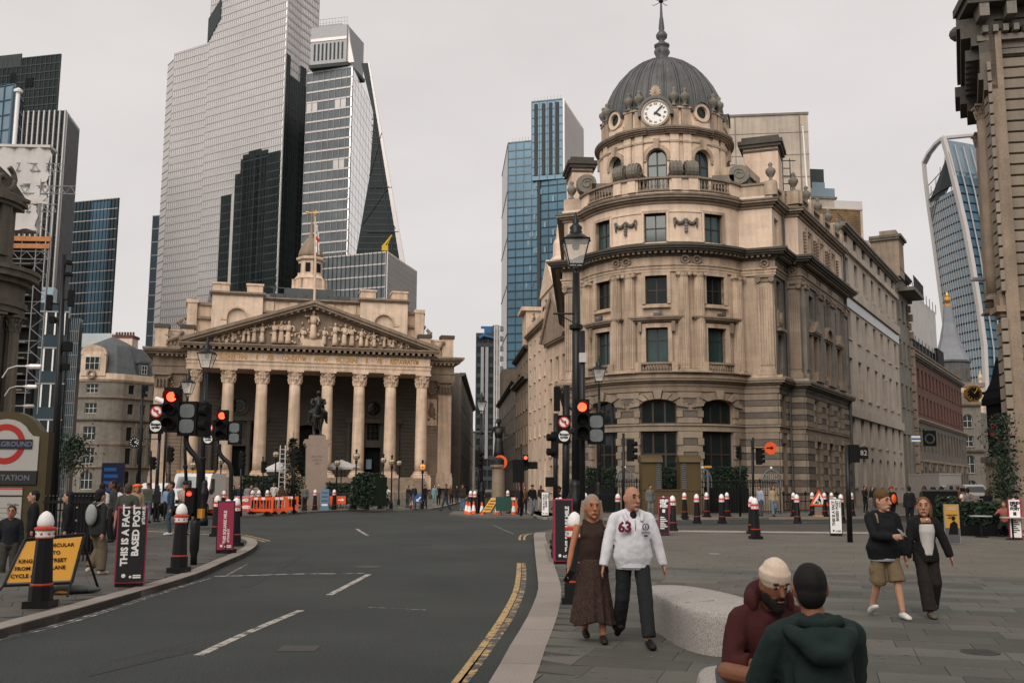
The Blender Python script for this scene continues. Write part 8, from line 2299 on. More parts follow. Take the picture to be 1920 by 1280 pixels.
# street statue of a horseman
def horseman():
 p=G(591,951.5);t=thing('equestrian_statue','dark bronze statue of a horseman on a tall granite pedestal before the portico','statue',p,.22)
 pz=4.62
 for w,d,z0,z1 in((1.75,3.4,0,.9),(1.6,3.2,.9,1.2),(1.45,3.0,1.2,1.42),(1.36,2.9,1.42,3.95),(1.5,3.0,3.95,4.1),(1.72,3.3,4.1,4.28),(1.62,3.2,4.28,4.36),(1.05,2.6,4.36,pz)):pbx(t,'pedestal_block','granite',-w/2,w/2,-.6,-.6+d,z0,z1)
 for i,q in enumerate(('ERECTED','JUNE 18','1844')):text(q,.16,M['stone_dark'],t,(0,-.603,3.2-i*.22))
 k=MB();V=Vector
 k.tube([(0,-.45,1.45),(0,-.3,1.42),(0,.3,1.38),(0,.9,1.42),(0,1.25,1.40),(0,1.4,1.3)],[(.3,.2),(.42,.32),(.42,.36),(.40,.34),(.36,.3),(.15,.12)],14,up=(0,0,1))
 k.tube([(0,-.3,1.55),(0,-.5,1.85),(0,-.62,2.2),(0,-.66,2.4)],[(.32,.2),(.25,.15),(.17,.11),(.13,.1)],12,up=(0,1,0));k.tube([(0,-.60,2.42),(0,-.78,2.2),(0,-.92,1.95),(0,-.95,1.86)],[(.13,.1),(.12,.1),(.08,.075),(.05,.05)],10)
 for x in(-.06,.06):k.tube([(x,-.58,2.42),(x*1.2,-.6,2.58)],[.04,.01],6)
 for x,y in((-.17,-.35),(.17,-.3)):k.tube([(x,y,1.3),(x,y-.02,.95),(x,y-.03,.72),(x,y,.3),(x,y-.04,.1),(x,y-.08,0)],[.15,.11,.085,.055,.06,.085],8)
 for x,y in((-.19,1.05),(.19,1.15)):k.tube([(x,y,1.3),(x,y-.08,1.0),(x,y+.14,.66),(x,y+.08,.3),(x,y+.02,.1),(x,y-.02,0)],[.2,.16,.085,.06,.06,.085],8)
 k.tube([(0,1.38,1.5),(0,1.6,1.2),(0,1.55,.5)],[.09,.12,.04],8)
 k.tube([(0,.15,1.75),(0,.13,2.05),(0,.12,2.35),(0,.12,2.5)],[(.17,.2),(.16,.19),(.17,.26),(.1,.2)],12,up=(0,1,0));k.tube([(0,.12,2.5),(0,.1,2.66)],.075,8);k.ball((0,.07,2.8),(.12,.14,.17),12,9);k.tube([(0,-.05,2.8),(0,-.1,2.77)],.03,6)
 for sx in(-1,1):
  k.tube([(sx*.12,.15,1.75),(sx*.40,-.12,1.5),(sx*.44,.0,.98),(sx*.46,-.02,.86),(sx*.5,-.25,.84)],[.15,.13,.085,.07,.05],8);k.tube([(sx*.27,.12,2.42),(sx*.36,.08,2.12),(sx*.2,-.2,1.98)],[.10,.085,.06],8)
 k.tube([(.0,.3,2.4),(0,.45,2.0),(0,.55,1.7)],[(.08,.28),(.1,.36),(.06,.4)],10,up=(0,1,0))
 k.build('bronze_plinth',M['bronze'],t) if False else None
 o=k.build('horse_and_rider',M['bronze'],t,(0,.2,pz));o.scale=(1.22,1,1);fuse(o,.035,0,2);t.scale=(1.14,1.14,1.14)
 pbx(t,'bronze_base','bronze',-.42,.42,-.5,1.75,pz,pz+.06)
horseman()
p=G(934,962);t=thing('standing_statue','bronze standing figure statue on a round pale plinth in the middle of the street','statue',p);u_=p.y/FPX
k=MB();k.lathe([(.55,0),(.55,.6),(.42,.7),(.38,2.7),(.5,2.8),(.52,2.95)],n=20);k.build('plinth',M['stone_mid'],t)
k=MB();k.lathe([(.5,2.95),(.5,3.25),(.38,3.4)],n=16);k.build('plinth_cap',M['bronze'],t)
inst('figure',figure_mesh(2.35,11,'bronze',-.35),t,(0,0,3.4));k=MB();k.lathe([(.30,5.52),(.16,5.55),(.16,5.75),(.03,5.8)],n=12,cx=0,cy=-.02);k.build('hat',M['bronze'],t)
# Christmas tree, ladder, parasols, globe lamps, hedges by the exchange
t=thing('christmas_tree','dark green Christmas tree left of the horseman pedestal','tree',G(546,951));k=MB();k.tube([(0,0,0),(0,0,5.6)],[.12,.02],7);k.build('trunk',M['stone_dark'],t)
k=MB();r_=random.Random(4)
for _ in range(620):
 z=.35+4.7*r_.random()**1.45;R_=1.9*(1-z/5.5)**.9*r_.uniform(.75,1.1)+.05;a=r_.uniform(0,2*pi);e=Vector((R_*cos(a),R_*sin(a),z-.12*R_+r_.uniform(-.08,.08)))
 for q in range(15):f=r_.uniform(.2,1);c=Vector((0,0,z+.12))*(1-f)+e*f;d=Vector((r_.gauss(0,1),r_.gauss(0,1),r_.gauss(0,.7))).normalized()*r_.uniform(.09,.2);n=Vector((-d.y,d.x,.03))*.35;k.add([c-n,c+d,c+n],[(0,1,2)])
k.build('needles',M['leaf'],t,kind='stuff')
t=thing('ladder','pale aluminium ladder standing by the Christmas tree','ladder',G(527,956))
for x in(-.22,.22):k=MB();k.tube([(x,0,0),(x*.75-.12,.4,4.3)],.035,6);k.build('rail',M['clad_pale'],t)
for i in range(13):k=MB();z=.3+i*.31;k.tube([(-.22-.028*z,.09*z,z),(.22-.028*z,.09*z,z)],.028,5);k.build('rung',M['clad_pale'],t)
for px,py,w,Yd,lab in((520,866,1.3,75,'white parasol left of the Christmas tree'),(638,862,1.5,76,'white parasol right of the horseman pedestal')):
 p=G(px,950);p.x*=Yd/p.y;p.y=Yd;t=thing('parasol',lab,'parasol',(p.x,p.y,0),0,'parasols');z=Zp(px,py,Yd)
 k=MB();k.lathe([(w,z-.55),(.03,z+.02)],n=8);k.lathe([(w,z-.55),(w,z-.72)],n=8);k.build('canopy',M['sheet'],t);k=MB();k.tube([(0,0,0),(0,0,z)],.04,6);k.build('pole',M['slate'],t)
for i,(px,py,Yd,lab) in enumerate(((667,855.6,70,'tallest globe lamp before the portico column right of the pedestal'),(631,868,74,'globe lamp in front of the right parasol'),(718,862.7,78,'globe lamp before the doorway column'),(734,866,72,'globe lamp behind the cyclist'),(748,868,84,'pale globe lamp right of the cyclist'),(792,875,72,'amber globe lamp before the rightmost column'),(360,872,72,'reddish globe lamp over the white van'),(413,864,74,'globe lamp between the two bent signals'),(515.5,852,72,'globe lamp left of the ladder'))):
 x,y=XY(px,Yd);z=Zp(px,py,Yd);t=thing('globe_lamp',lab,'street lamp',(x,y,0),0,'globe lamps before the exchange');k=MB();k.lathe([(.13,0),(.13,.4),(.06,.6),(.05,z-.5),(.09,z-.45),(.1,z-.25)],n=8);k.build('post',M['black'],t)
 k=MB();k.smooth=True;k.ball((0,0,z),.22,12,8);k.build('globe',M['amber_lit'] if i==5 else mat('frosted_globe_%s'%'abcdefghi'[i],(.5,.40,.28),rough=.3),t)
 k=MB()
 for j in range(4):k.tube([(.235*cos(j*pi/2)*cos(b),.235*sin(j*pi/2)*cos(b),z+.235*sin(b)) for b in[q*.4-1.4 for q in range(8)]],.012,4)
 k.tube([(.235*cos(q*.5),.235*sin(q*.5),z) for q in range(14)],.014,4);k.lathe([(.1,z+.22),(.05,z+.3),(.07,z+.36),(.1,z+.42),(.0,z+.55)],n=8);k.build('lamp_cage',M['black'],t)
hedge('dark rounded hedge before the portico right of the pedestal',GR(657,68),GR(702,67),1.6,.3,2.35,1800,round_=True,box=False,size=.11);hedge('low dark hedge left of the Christmas tree',GR(452,72),GR(525,72),1.4,.3,2.2,1800,box=False,size=.11);hedge('low dark hedge behind the horseman pedestal',GR(610,73),GR(655,73),1.2,.3,1.7,900,box=False,size=.11)
for i in range(9):
 a,b=GR(575+i*24,72.5),GR(575+i*24+22,72.5+random.uniform(-.6,.6));L_=(b-a).length
 t=thing('crowd_barrier','grey steel crowd barrier, %s in the row behind the bollards'%('first second third fourth fifth sixth seventh eighth ninth'.split()[i]+' from the left'),'barrier',a,atan2(b.y-a.y,b.x-a.x),'steel crowd barriers')
 k=MB();k.tube([(0,0,.1),(0,0,1.08),(L_,0,1.08),(L_,0,.18),(0,0,.18)],.02,5);k.build('frame',M['slate'],t)
 k=MB()
 for j in range(8):k.tube([((j+.5)*L_/8,0,.18),((j+.5)*L_/8,0,1.08)],.009,4)
 k.build('bar_row',M['slate'],t,kind='stuff')
 for x in(.1,L_-.1):k=MB();k.tube([(x,-.3,0),(x,0,.15),(x,.3,0)],.02,5);k.build('foot',M['slate'],t)
t=thing('arrow_sign','round blue arrow sign on black posts at the kerb end','sign',G(785,953.5));k=MB();k.yprism([(.32*cos(2*pi*j/22),.70+.32*sin(2*pi*j/22)) for j in range(22)],-.08,-.04);k.build('disc',M['sign_blue'],t)
k=MB();k.yprism([(-.17,.53),(-.17,.72),(-.1,.66),(.12,.88),(.18,.82),(-.04,.60),(.03,.53)],-.1,-.08);k.build('arrow',M['white'],t)
for x in(-.55,-.25,.25,.55):k=MB();k.tube([(x,0,0),(x,0,1.25)],.045,6);k.build('post',M['black'],t)
# van with an amber beacon bar, other vehicles
def van(label,loc,rz,w,h,L_,body,cab=True,beacon=False,box=None):
 t=thing('van' if not box else 'truck',label,'van' if not box else 'truck',loc,rz)
 k=MB();k.xprism([(-L_/2,.35),(-L_/2,.95),(-L_/2+.9,1.15),(-L_/2+1.5,h-.12),(-L_/2+1.8,h),(L_/2,h),(L_/2,.35)],-w/2,w/2);k.build('body',M[body],t)
 k=MB();k.add([(-w/2+.12,-L_/2+.96,1.2),(w/2-.12,-L_/2+.96,1.2),(w/2-.2,-L_/2+1.44,h-.2),(-w/2+.2,-L_/2+1.44,h-.2)],[(0,1,2,3)]);o=k.build('windscreen',M['gl_grey'],t,(0,-.012,.01))
 for sx in(-1,1):
  pbx(t,'headlight','clad_pale',sx*(w/2-.25)-.14,sx*(w/2-.25)+.14,-L_/2-.02,-L_/2,.7,.9);pbx(t,'side_window','gl_dark',sx*w/2-.01,sx*w/2+.01,-L_/2+1.5,-L_/2+2.3,1.25,h-.3);pbx(t,'mirror','black',sx*(w/2+.1)-.08,sx*(w/2+.1)+.08,-L_/2+1.2,-L_/2+1.3,1.15,1.45)
  for y in(-L_/2+.85,L_/2-.9):
   k=MB();k.tube([(sx*(w/2-.22),y,.34),(sx*(w/2+.01),y,.34)],.34,16);wh=k.build('wheel',M['black_flat'],t);k=MB();k.tube([(sx*(w/2),y,.34),(sx*(w/2+.02),y,.34)],.18,12);k.build('rim',M['steel'],wh)
 pbx(t,'grille','black_flat',-.5,.5,-L_/2-.012,-L_/2,.68,.88);pbx(t,'bumper','black_flat',-w/2+.05,w/2-.05,-L_/2-.06,-L_/2,.32,.58);pbx(t,'number_plate','white',-.26,.26,-L_/2-.075,-L_/2-.06,.42,.53)
 if beacon:
  pbx(t,'beacon_bar','amber',-w/2-.05,w/2+.05,-L_/2+1.8,-L_/2+2.05,h+.05,h+.16);pbx(t,'beacon','amber',.3,.5,-L_/2+1.85,-L_/2+2.0,h+.16,h+.4)
 if box:pbx(t,'cargo_box',box,-w/2-.15,w/2+.15,-L_/2+1.5,L_/2+2,.6,h+1.0);pbx(t,'box_rim','clad_pale',-w/2-.17,w/2+.17,-L_/2+1.45,L_/2+2,h+.9,h+1.08)
 return t
van('white van with amber beacon bar behind the left crowd',GR(371,56),.05,1.95,2.3,5.0,'white',beacon=True);van('white car van half hidden by the black post on the left',GR(300,60),-.3,1.8,1.75,4.2,'white')
van('white box truck down the right street',GR(1771,98),.15,2.0,1.9,5.0,'clad_pale',box='clad_pale');van('pale van with red side behind the right crowd',GR(1818,92),.1,1.9,1.9,4.6,'clad_pale')
# green board and yellow leaning sign on the island
t=thing('green_board','dark green folding board on the traffic island','sign',G(944,966));pbx(t,'board',mat('board_green',(.012,.06,.045),rough=.5),-.45,.45,-.03,.03,.25,1.05)
for sx in(-.35,.35):k=MB();k.tube([(sx,0,.3),(sx*1.3,.2,0)],.02,5);k.build('leg',M['steel'],t)
t=thing('leaning_sign','yellow temporary sign leaning on the traffic island','sign',G(917,966));k=MB();k.add([(-.45,0,.2),(.05,0,.2),(.55,.2,1.0),(.1,.2,1.0),(-.45,.04,.2),(.05,.04,.2),(.55,.24,1.0),(.1,.24,1.0)],[(0,1,2,3),(4,7,6,5),(0,4,5,1),(1,5,6,2),(2,6,7,3),(3,7,4,0)]);k.build('plate',M['yellow_plate'],t)
for i in range(4):k=MB();f=.18+i*.2;k.tube([(-.38+f*.55,-.02+f*.2,.2+f*.8),(.02+f*.45,-.02+f*.2,.2+f*.8)],.02,4);k.build('small_print',M['black_flat'],t)
k=MB();k.tube([(-.5,-.02,.12),(.1,.22,1.08)],.025,5);k.tube([(.1,-.02,.12),(.62,.22,1.08)],.025,5);k.tube([(.5,.3,.9),(.7,.8,0)],.025,5);k.build('frame',M['black_flat'],t)
# café corner on the right: planters, bushes, poster board, tables
for x0,x1,Yd,h,lab in((1752,1796,37.5,1.75,'leafy bush planter left of the yellow poster board'),(1800,1890,36.5,1.6,'wide leafy bush planter at the cafe corner')):
 a,b=GR(x0,Yd),GR(x1,Yd-.3);t=hedge(lab,a,b,1.0,.42,h-.5,2600 if x1>1850 else 1500,'planter','bush_planter',.085,round_=True)
p=G(1787,1020);t=thing('poster_board','yellow poster board with a seated figure silhouette on the plaza','sign',p,-.1);pbx(t,'board','fin_mid',-.23,.23,-.02,.03,.02,1.22);pbx(t,'yellow_poster',mat('poster_yellow',(.50,.27,.045),rough=.5),-.21,.21,-.026,-.02,.5,1.2);pbx(t,'grey_poster','slate',-.21,.21,-.026,-.02,.04,.5)
k=MB();k.yprism([(-.12,.3),(.16,.3),(.16,.62),(.06,.72),(-.06,.62)],-.032,-.026);k.yprism([(.04+.055*cos(j*.7),.78+.06*sin(j*.7)) for j in range(9)],-.032,-.026);k.build('silhouette',M['black_flat'],t)
for i,w in enumerate((.3,.26,.34,.2,.24)):pbx(t,'small_print','black_flat' if i>1 else 'clad_pale',-w/2,w/2,-.03,-.026,1.1-i*.05-(.12 if i>1 else 0),1.125-i*.05-(.12 if i>1 else 0))
for px,Yd,lab in((1835,35.5,'small cafe table at the bush planter'),(1893,34,'small cafe table near the right poster cover')):
 t=thing('cafe_table',lab,'table',GR(px,Yd));k=MB();k.lathe([(.38,.72),(.38,.75)],n=16);k.build('table_top',M['clad_pale'],t);k=MB();k.tube([(0,0,0),(0,0,.72)],.04,6);k.build('leg',M['black'],t);k=MB();k.lathe([(.22,0),(.22,.03)],n=12);k.build('foot',M['black'],t)
t=thing('menu_screen','dark windbreak panel behind the cafe bushes','screen',GR(1762,44));pbx(t,'panel','black_flat',-.75,.75,-.05,.05,.3,1.55);pbx(t,'frame','slate',-.8,.8,-.04,.06,1.55,1.62)
# wall mounted clock and signs down the right street
p=W(1824,738,72);t=thing('hanging_clock','octagonal black clock with gold rim on a bracket over the right street','clock',p)
oc=lambda r:[(r*cos(pi/8+j*pi/4),r*sin(pi/8+j*pi/4)) for j in range(8)]
k=MB();k.yprism(oc(.62),-.2,.2);k.build('clock_rim',M['gold'],t);k=MB();k.yprism(oc(.5),-.22,-.2);k.build('clock_face',M['black'],t)
for i in range(12):k=MB();a=i*pi/6;k.tube([(.36*cos(a),-.23,.36*sin(a)),(.46*cos(a),-.23,.46*sin(a))],.022,4);k.build('numeral_bar',M['gold'],t)
for a,l in((2.2,.3),(.9,.42)):k=MB();k.tube([(0,-.24,0),(l*cos(a),-.24,l*sin(a))],.02,4);k.build('clock_hand',M['gold'],t)
k=MB();k.box(.62,2.6,-.08,.08,-.06,.14);k.box(1.6,2.9,-.6,.6,.5,.8);k.yprism([(1.6,.8),(2.9,.8),(2.3,2.6),(2.1,2.6)],-.6,.6);k.build('bracket',M['black_flat'],t)
p=W(1871,807,60);t=thing('roundel_sign','red ring underground sign projecting over the right street','sign',p);k=MB();ring(k,.33,.5,-.08,.08,28);k.build('roundel_ring',M['sign_red'],t);pbx(t,'roundel_bar','navy',-.62,.62,-.1,.1,-.09,.09);text('UNDERGROUND',.13,M['white'],t,(0,-.105,-.045),sx=1.05);pbx(t,'bracket','black',.5,1.4,-.03,.03,.3,.36)
p=W(1847,800,66);t=thing('dark_pillar','black hooded shop pillar on the right street','pillar',(p.x+2.1,p.y,0));pbx(t,'pillar','black_flat',-1.0,1.0,.2,2,3.6,8.2);k=MB();k.lathe([(1.7,7.2),(1.7,7.6),(.9,9.0),(.5,9.9),(.02,10.2)],0,1,4,a0=pi/4,a1=2*pi+pi/4);k.build('hood',M['black_flat'],t);pbx(t,'carved_pier','stone_mid',-1.3,1.3,-.1,2,0,3.4);pbx(t,'ledge','stone_dark',-1.6,1.6,-.4,2,3.3,3.7)
for px,py,Yd,w,h,m,lab in((1717,822,100,.9,.6,'white','small white sign with a blue strip on the right street'),(1743,822,100,1.3,1.5,'black_flat','square black hanging sign with a ring on the right street'),(1776,893,110,.9,.5,'clad_pale','small pale sign down the right street')):
 p=W(px,py,Yd);t=thing('hanging_sign',lab,'sign',p);pbx(t,'plate',m,-w/2,w/2,-.04,.04,-h/2,h/2);pbx(t,'bracket','black',-w/2-.8,w/2,.0,.03,h/2,h/2+.06)
 if m=='white':pbx(t,'blue_strip','sign_blue',-w/2,w/2,-.05,-.04,-.1,.05)
 if m=='black_flat':k=MB();ring(k,.38,.5,-.06,-.04,20);k.build('ring_symbol',M['slate'],t)
for x,y,Yd,lab in((1847,523,45,'grey street lamp arm on the rusticated building'),(1480,651,74,'pale street lamp arm on the set back bay of the corner building'),(1482+175,714,100,'pale street lamp arm on the plain office')):
 p=W(x,y,Yd);t=thing('wall_lamp',lab,'lamp',p);k=MB();k.tube([(.1,0,0),(.5,0,.03),(1.4,.2,.06)] if x>1800 else[(-.1,0,0),(-.5,.1,-.03),(-1.2,.3,-.05)],.035,6);k.build('arm',M['fin_mid'],t);k=MB();k.tube([(.25,0,0),(-.1,0,-.02),(-.6,0,-.02),(-.7,0,0)] if x>1800 else[(-.2,0,0),(.2,0,.03),(.45,0,.04)],[.03,.1,.1,.03][:4 if x>1800 else 3],8,flat=.5);k.build('lamp_head',M['fin_mid'],t)
t=thing('climbing_plant','dark climbing plant on the rusticated wall at the right edge','plant',GR(1890,40.5));k=MB();leaves(k,lambda r:(Vector((r.gauss(-.05,.28),r.gauss(.2,.22),1.3+3.4*r.random()**1.2)),None),1600,.08);k.build('foliage',M['leaf'],t);k=MB();k.tube([(0,.3,0),(.05,.4,2),(-.05,.5,4.4)],.05,5);k.build('stem',M['stone_dark'],t)
t=thing('street_tree','small dark leafy tree beside the mansard building','tree',GR(124,90));k=MB();k.tube([(0,0,0),(.1,0,2.5),(0,0,4)],[.15,.1,.05],7)
for a in range(5):k.tube([(.05,0,2.2+a*.3),(cos(a*1.3)*1.0,sin(a*1.3)*1.0,3.6+a*.35)],[.06,.02],5)
k.build('trunk',M['stone_dark'],t);k=MB();leaves(k,lambda r:(Vector((r.gauss(0,.9),r.gauss(0,.9),r.gauss(4.2,.9))) if r.random()<.7 else Vector((r.gauss(.6,.3),r.gauss(0,.4),r.gauss(5.2,.3))),None),1900,.15);k.build('crown',M['leaf'],t)
t=thing('info_panel','tall dark blue street map panel before the mansard building','sign',GR(211,58));pbx(t,'panel','navy',-.65,.65,-.06,.06,.6,2.9)
for i in range(5):pbx(t,'map_strip','sign_blue',-.5,.3-.1*(i%3),-.07,-.06,.9+i*.38,1.1+i*.38)
t=thing('hanging_clock','round clock with white face on a bracket before the mansard building','clock',W(254,829,70));k=MB();k.yprism([(.42*cos(j*pi/10),.42*sin(j*pi/10)) for j in range(20)],-.15,.15);k.build('clock_case',M['black'],t);k=MB();k.yprism([(.35*cos(j*pi/10),.35*sin(j*pi/10)) for j in range(20)],-.17,-.15);k.build('clock_face',M['black_flat'],t)
for i in range(12):k=MB();a=i*pi/6;k.tube([(.24*cos(a),-.175,.24*sin(a)),(.32*cos(a),-.175,.32*sin(a))],.025,4);k.build('numeral_bar',M['white'],t)
for a,l in((.6,.2),(-.3,.26)):k=MB();k.tube([(0,-.18,0),(l*cos(a),-.18,l*sin(a))],.025,4);k.build('clock_hand',M['white'],t)
pbx(t,'bracket','black',.3,1.6,-.03,.03,.2,.26)
# ------------------------------------------------------------------ the people
M['dotted']=mat('dotted_brown',(.040,.022,.016),rough=.85,var=.1)
_t=M['dotted'].node_tree;_v=_t.nodes.new('ShaderNodeTexVoronoi');_v.inputs['Scale'].default_value=75;_g=_t.nodes.new('ShaderNodeNewGeometry');_t.links.new(_g.outputs['Position'],_v.inputs['Vector'])
_r=_t.nodes.new('ShaderNodeValToRGB');_r.color_ramp.elements[0].position=.22;_r.color_ramp.elements[0].color=(.12,.07,.05,1);_r.color_ramp.elements[1].position=.3;_r.color_ramp.elements[1].color=(.035,.019,.014,1)
_t.links.new(_v.outputs['Distance'],_r.inputs[0]);_t.links.new(_r.outputs[0],_t.nodes['Principled BSDF'].inputs['Base Color'])
def attach(t,name,m,pts,rad,n=8,**kw):k=MB();k.smooth=True;k.tube(pts,rad,n,**kw);return k.build(name,M[m] if isinstance(m,str) else m,t)
# the walking couple
mL=G(1188,1208);hold=W(1150,1066,10.95)
tm,T,Hd,A=person('bald man in a white zip sweatshirt walking hand in hand',mL,.10,1.77,top=(.66,.66,.70),bot=(.020,.021,.024),shoe=(.012,.012,.013),style='bald',skin=(.40,.205,.135),fat=1.32,near=2,yaw=.32,nod=.04,
 hands=((-.35,-.06,.86),(.37,-.02,.80)),feet=((-.11,.30,.06),(.12,-.26,0)),elbow=((-.9,.6,-.3),(.9,.6,-.3)),loose=.06,curl=.45)
k=MB();k.tube([T(-.09,-.06,.49),T(-.065,.06,.54),T(.065,.06,.54),T(.09,-.06,.49)],[(.028,.02)]*4,8);k.tube([T(-.10,-.075,.50),T(-.085,-.135,.43)],[.03,.018],8);k.tube([T(.10,-.075,.50),T(.085,-.135,.43)],[.03,.018],8);k.smooth=True;k.build('collar',cm((.60,.60,.64)),tm)
k=MB();k.smooth=True;k.ball(T(0,-.052,.47),(.05,.055,.075),10,8);k.build('black_undershirt',cm((.012,.012,.014)),tm)
attach(tm,'zip','steel',[T(0,-.16,.44),T(0,-.178,.33)],.005,5)
text('63',.155,cm((.16,.02,.035),'print'),tm,T(-.125,-.195,.315),depth=.012,bold=.006)
k=MB();ring(k,.030,.038,-.01,.01,18);k.box(-.004,.004,-.01,.01,-.02,.02);k.build('crest',cm((.03,.03,.05),'print'),tm,T(.115,-.187,.37));k=MB();k.box(-.05,.05,-.005,.005,0,.01);k.box(-.02,.02,-.005,.005,-.04,-.02);k.build('crest_text',cm((.05,.04,.06),'print'),tm,T(.115,-.187,.30))
for i,(a,b,c) in enumerate(A):attach(tm,'cuff',cm((.58,.58,.62)),[b*.15+c*.85,b*.03+c*.97],[.05,.042],10)
k=MB();k.tube([T(0,0,-.085),T(0,0,-.02)],[(.155,.195),(.15,.195)],18,up=(0,1,0));k.smooth=True;k.build('hem_band',cm((.60,.60,.65)),tm)
wl=G(1112,1202)
tw,T,Hd,A=person('long haired woman in a brown tank top and dotted skirt holding a phone',wl,.05,1.66,top=(.038,.021,.016),sleeve=0,neck=1,bot=M['dotted'],skirt=(.93,.21,.25),leg=.4,hair=(.27,.22,.17),style='longest',shoe=(.02,.017,.015),skin=(.40,.17,.095),near=2,female=True,fat=1.24,yaw=.12,
 hands=((-.295,-.10,.80),(.28,-.04,.84)),feet=((-.07,.16,.03),(.10,-.10,0)),elbow=((-1,.8,-.2),(.8,.8,-.3)),curl=.55)
k=MB();k.box(-.036,.036,-.006,.006,-.075,.075);o=k.build('phone',M['black'],tw,A[0][2]+Vector((.0,-.05,-.08)));o.rotation_euler=(.3,.5,.2)
k=MB();k.tube([T(0,.01,-.19),T(0,.0,-.08),T(0,0,.05)],[(.135,.185),(.14,.188),(.118,.16)],18,up=(0,1,0));k.smooth=True;k.build('top_hem',cm((.038,.021,.016)),tw)
for a in A[:1]:attach(tw,'bracelet','steel',[a[2]+Vector((.025*cos(q),.02*sin(q),.02)) for q in[i*.65 for i in range(11)]],.005,5)
# the two men seated on the bench
sb_=.50
tb1,T,Hd,A=person('bearded man in a maroon hoodie and cream beanie sitting cross legged on the bench',(1.63,6.62,0),.06,1.76,top=(.050,.013,.013),bot=(.10,.10,.11),leg=.34,hair=(.62,.50,.40),style='beanie',shoe=None,skin=(.20,.085,.048),near=2,sit=.52,lean=.30,nod=.26,yaw=.14,fat=1.15,hood=True,loose=.22,
 knees=((-.34,-.30,.66),(.36,-.28,.66)),feet=((.10,-.46,.50),(-.12,-.34,.48)),hands=((-.07,-.36,.70),(.12,-.36,.70)),elbow=((-1,.5,-.5),(1,.5,-.5)),sleeve=.74,curl=.7)
def hdball(t,Hd,nm,m,balls,fz=.009):
 k=MB()
 for c,r in balls:a0=len(k.v);k.ball(c,r,12,8);k.v[a0:]=[tuple(Hd(*v)) for v in k.v[a0:]]
 return fuse(k.build(nm,m,t),fz,.004,1)
hdball(tb1,Hd,'beard',cm((.010,.008,.007),'beard',.8),[((0,-.045,-.085),(.058,.062,.052)),((0,-.075,-.105),(.042,.036,.045)),((-.052,-.02,-.06),(.02,.045,.05)),((.052,-.02,-.06),(.02,.045,.05)),((0,-.098,-.046),(.034,.012,.009))])
k=MB();k.smooth=True;k.ball(Hd(.084,-.005,0),(.01,.01,.012),8,6);k.tube([Hd(.084,-.008,0),Hd(.08,-.018,-.035)],.005,6);k.build('earbud',M['white'],tb1)
attach(tb1,'white_sock_shoe','white',[(-.20,-.52,.54),(-.05,-.56,.52),(.10,-.52,.53)],[.03,.055,.045],10);attach(tb1,'white_sock_shoe','white',[(.26,-.42,.53),(.10,-.44,.53)],[.03,.05],10)
k=MB();k.smooth=True;k.ball(T(0,.10,.56),(.145,.07,.11),14,8);k.ball(T(-.115,.03,.54),(.045,.085,.085),10,7);k.ball(T(.115,.03,.54),(.045,.085,.085),10,7);fuse(k.build('hood',cm((.050,.013,.013)),tb1),.014,.01)
tb2,T,Hd,A=person('dark haired man in a dark green hoodie seated with his back to the viewer',(1.585,5.30,0),pi+.05,1.80,top=(.013,.024,.023),bot=(.32,.32,.33),leg=.5,hair=(.010,.009,.008),style='short',shoe=None,skin=(.24,.105,.06),near=2,sit=.55,lean=.10,nod=.05,yaw=-.22,fat=1.12,hood=True,loose=.2,
 knees=((-.28,-.40,.64),(.12,-.42,.66)),feet=((-.05,-.5,.48),(.05,-.45,.48)),hands=((-.10,-.40,.72),(.20,-.36,.60)),elbow=((-1,.8,-.5),(1,.9,-.5)),sleeve=.72,curl=.6)
k=MB();k.smooth=True
k.tube([T(-.17,.05,.50),T(-.13,.135,.46),T(-.05,.185,.37),T(.05,.185,.37),T(.13,.135,.46),T(.17,.05,.50)],[.03,.05,.055,.055,.05,.03],12);k.ball(T(0,.12,.44),(.13,.07,.085),14,8);k.tube([T(-.10,.06,.52),T(0,.10,.545),T(.10,.06,.52)],[.03,.034,.03],10);fuse(k.build('hood',cm((.013,.024,.023)),tb2),.012,.012)
attach(tb2,'seam',cm((.008,.014,.013)),[T(-.14,.12,.43),T(-.165,.105,.30),T(-.15,.11,.12)],.004,5);attach(tb2,'seam',cm((.008,.014,.013)),[T(.14,.12,.43),T(.165,.105,.30),T(.15,.11,.12)],.004,5)
# knee of the seated man at the right of his hip
# young couple on the right
ym=G(1663,1157)
ty,T,Hd,A=person('young man in a black jacket and khaki shorts looking aside, phone in hand',ym,.12,1.71,top=(.009,.010,.012),bot=(.155,.115,.065),leg=.52,hair=(.10,.052,.022),style='full',shoe=(.60,.58,.55),skin='pale',near=2,yaw=.45,nod=.05,fat=1.25,hood=True,loose=.16,
 hands=((-.01,-.30,1.10),(.30,-.02,.79)),feet=((-.12,.18,.035),(.13,-.20,0)),elbow=((-1,.8,-.4),(.8,.9,-.3)),curl=.6)
k=MB();k.box(-.035,.035,-.006,.006,-.07,.07);o=k.build('phone',M['steel'],ty,A[0][2]+Vector((.10,-.06,.05)));o.rotation_euler=(-.9,.3,.4)
attach(ty,'backpack_strap',cm((.22,.18,.11)),[T(-.11,.06,.51),T(-.12,-.08,.47),T(-.13,-.135,.36)],[(.018,.012)]*3,8)
k=MB();k.smooth=True;k.tube([T(0,0,-.15),T(0,0,-.03)],[(.150,.200),(.14,.185)],16,up=(0,1,0));k.build('white_shirt_hem',cm((.55,.55,.58)),ty)
for sx,kn in((-1,-.192),(1,.205)):k=MB();k.smooth=True;k.ball((kn,-.0,.62),(.022,.06,.08),8,6);k.build('cargo_pocket',cm((.145,.105,.06)),ty)
yw=G(1742,1155)
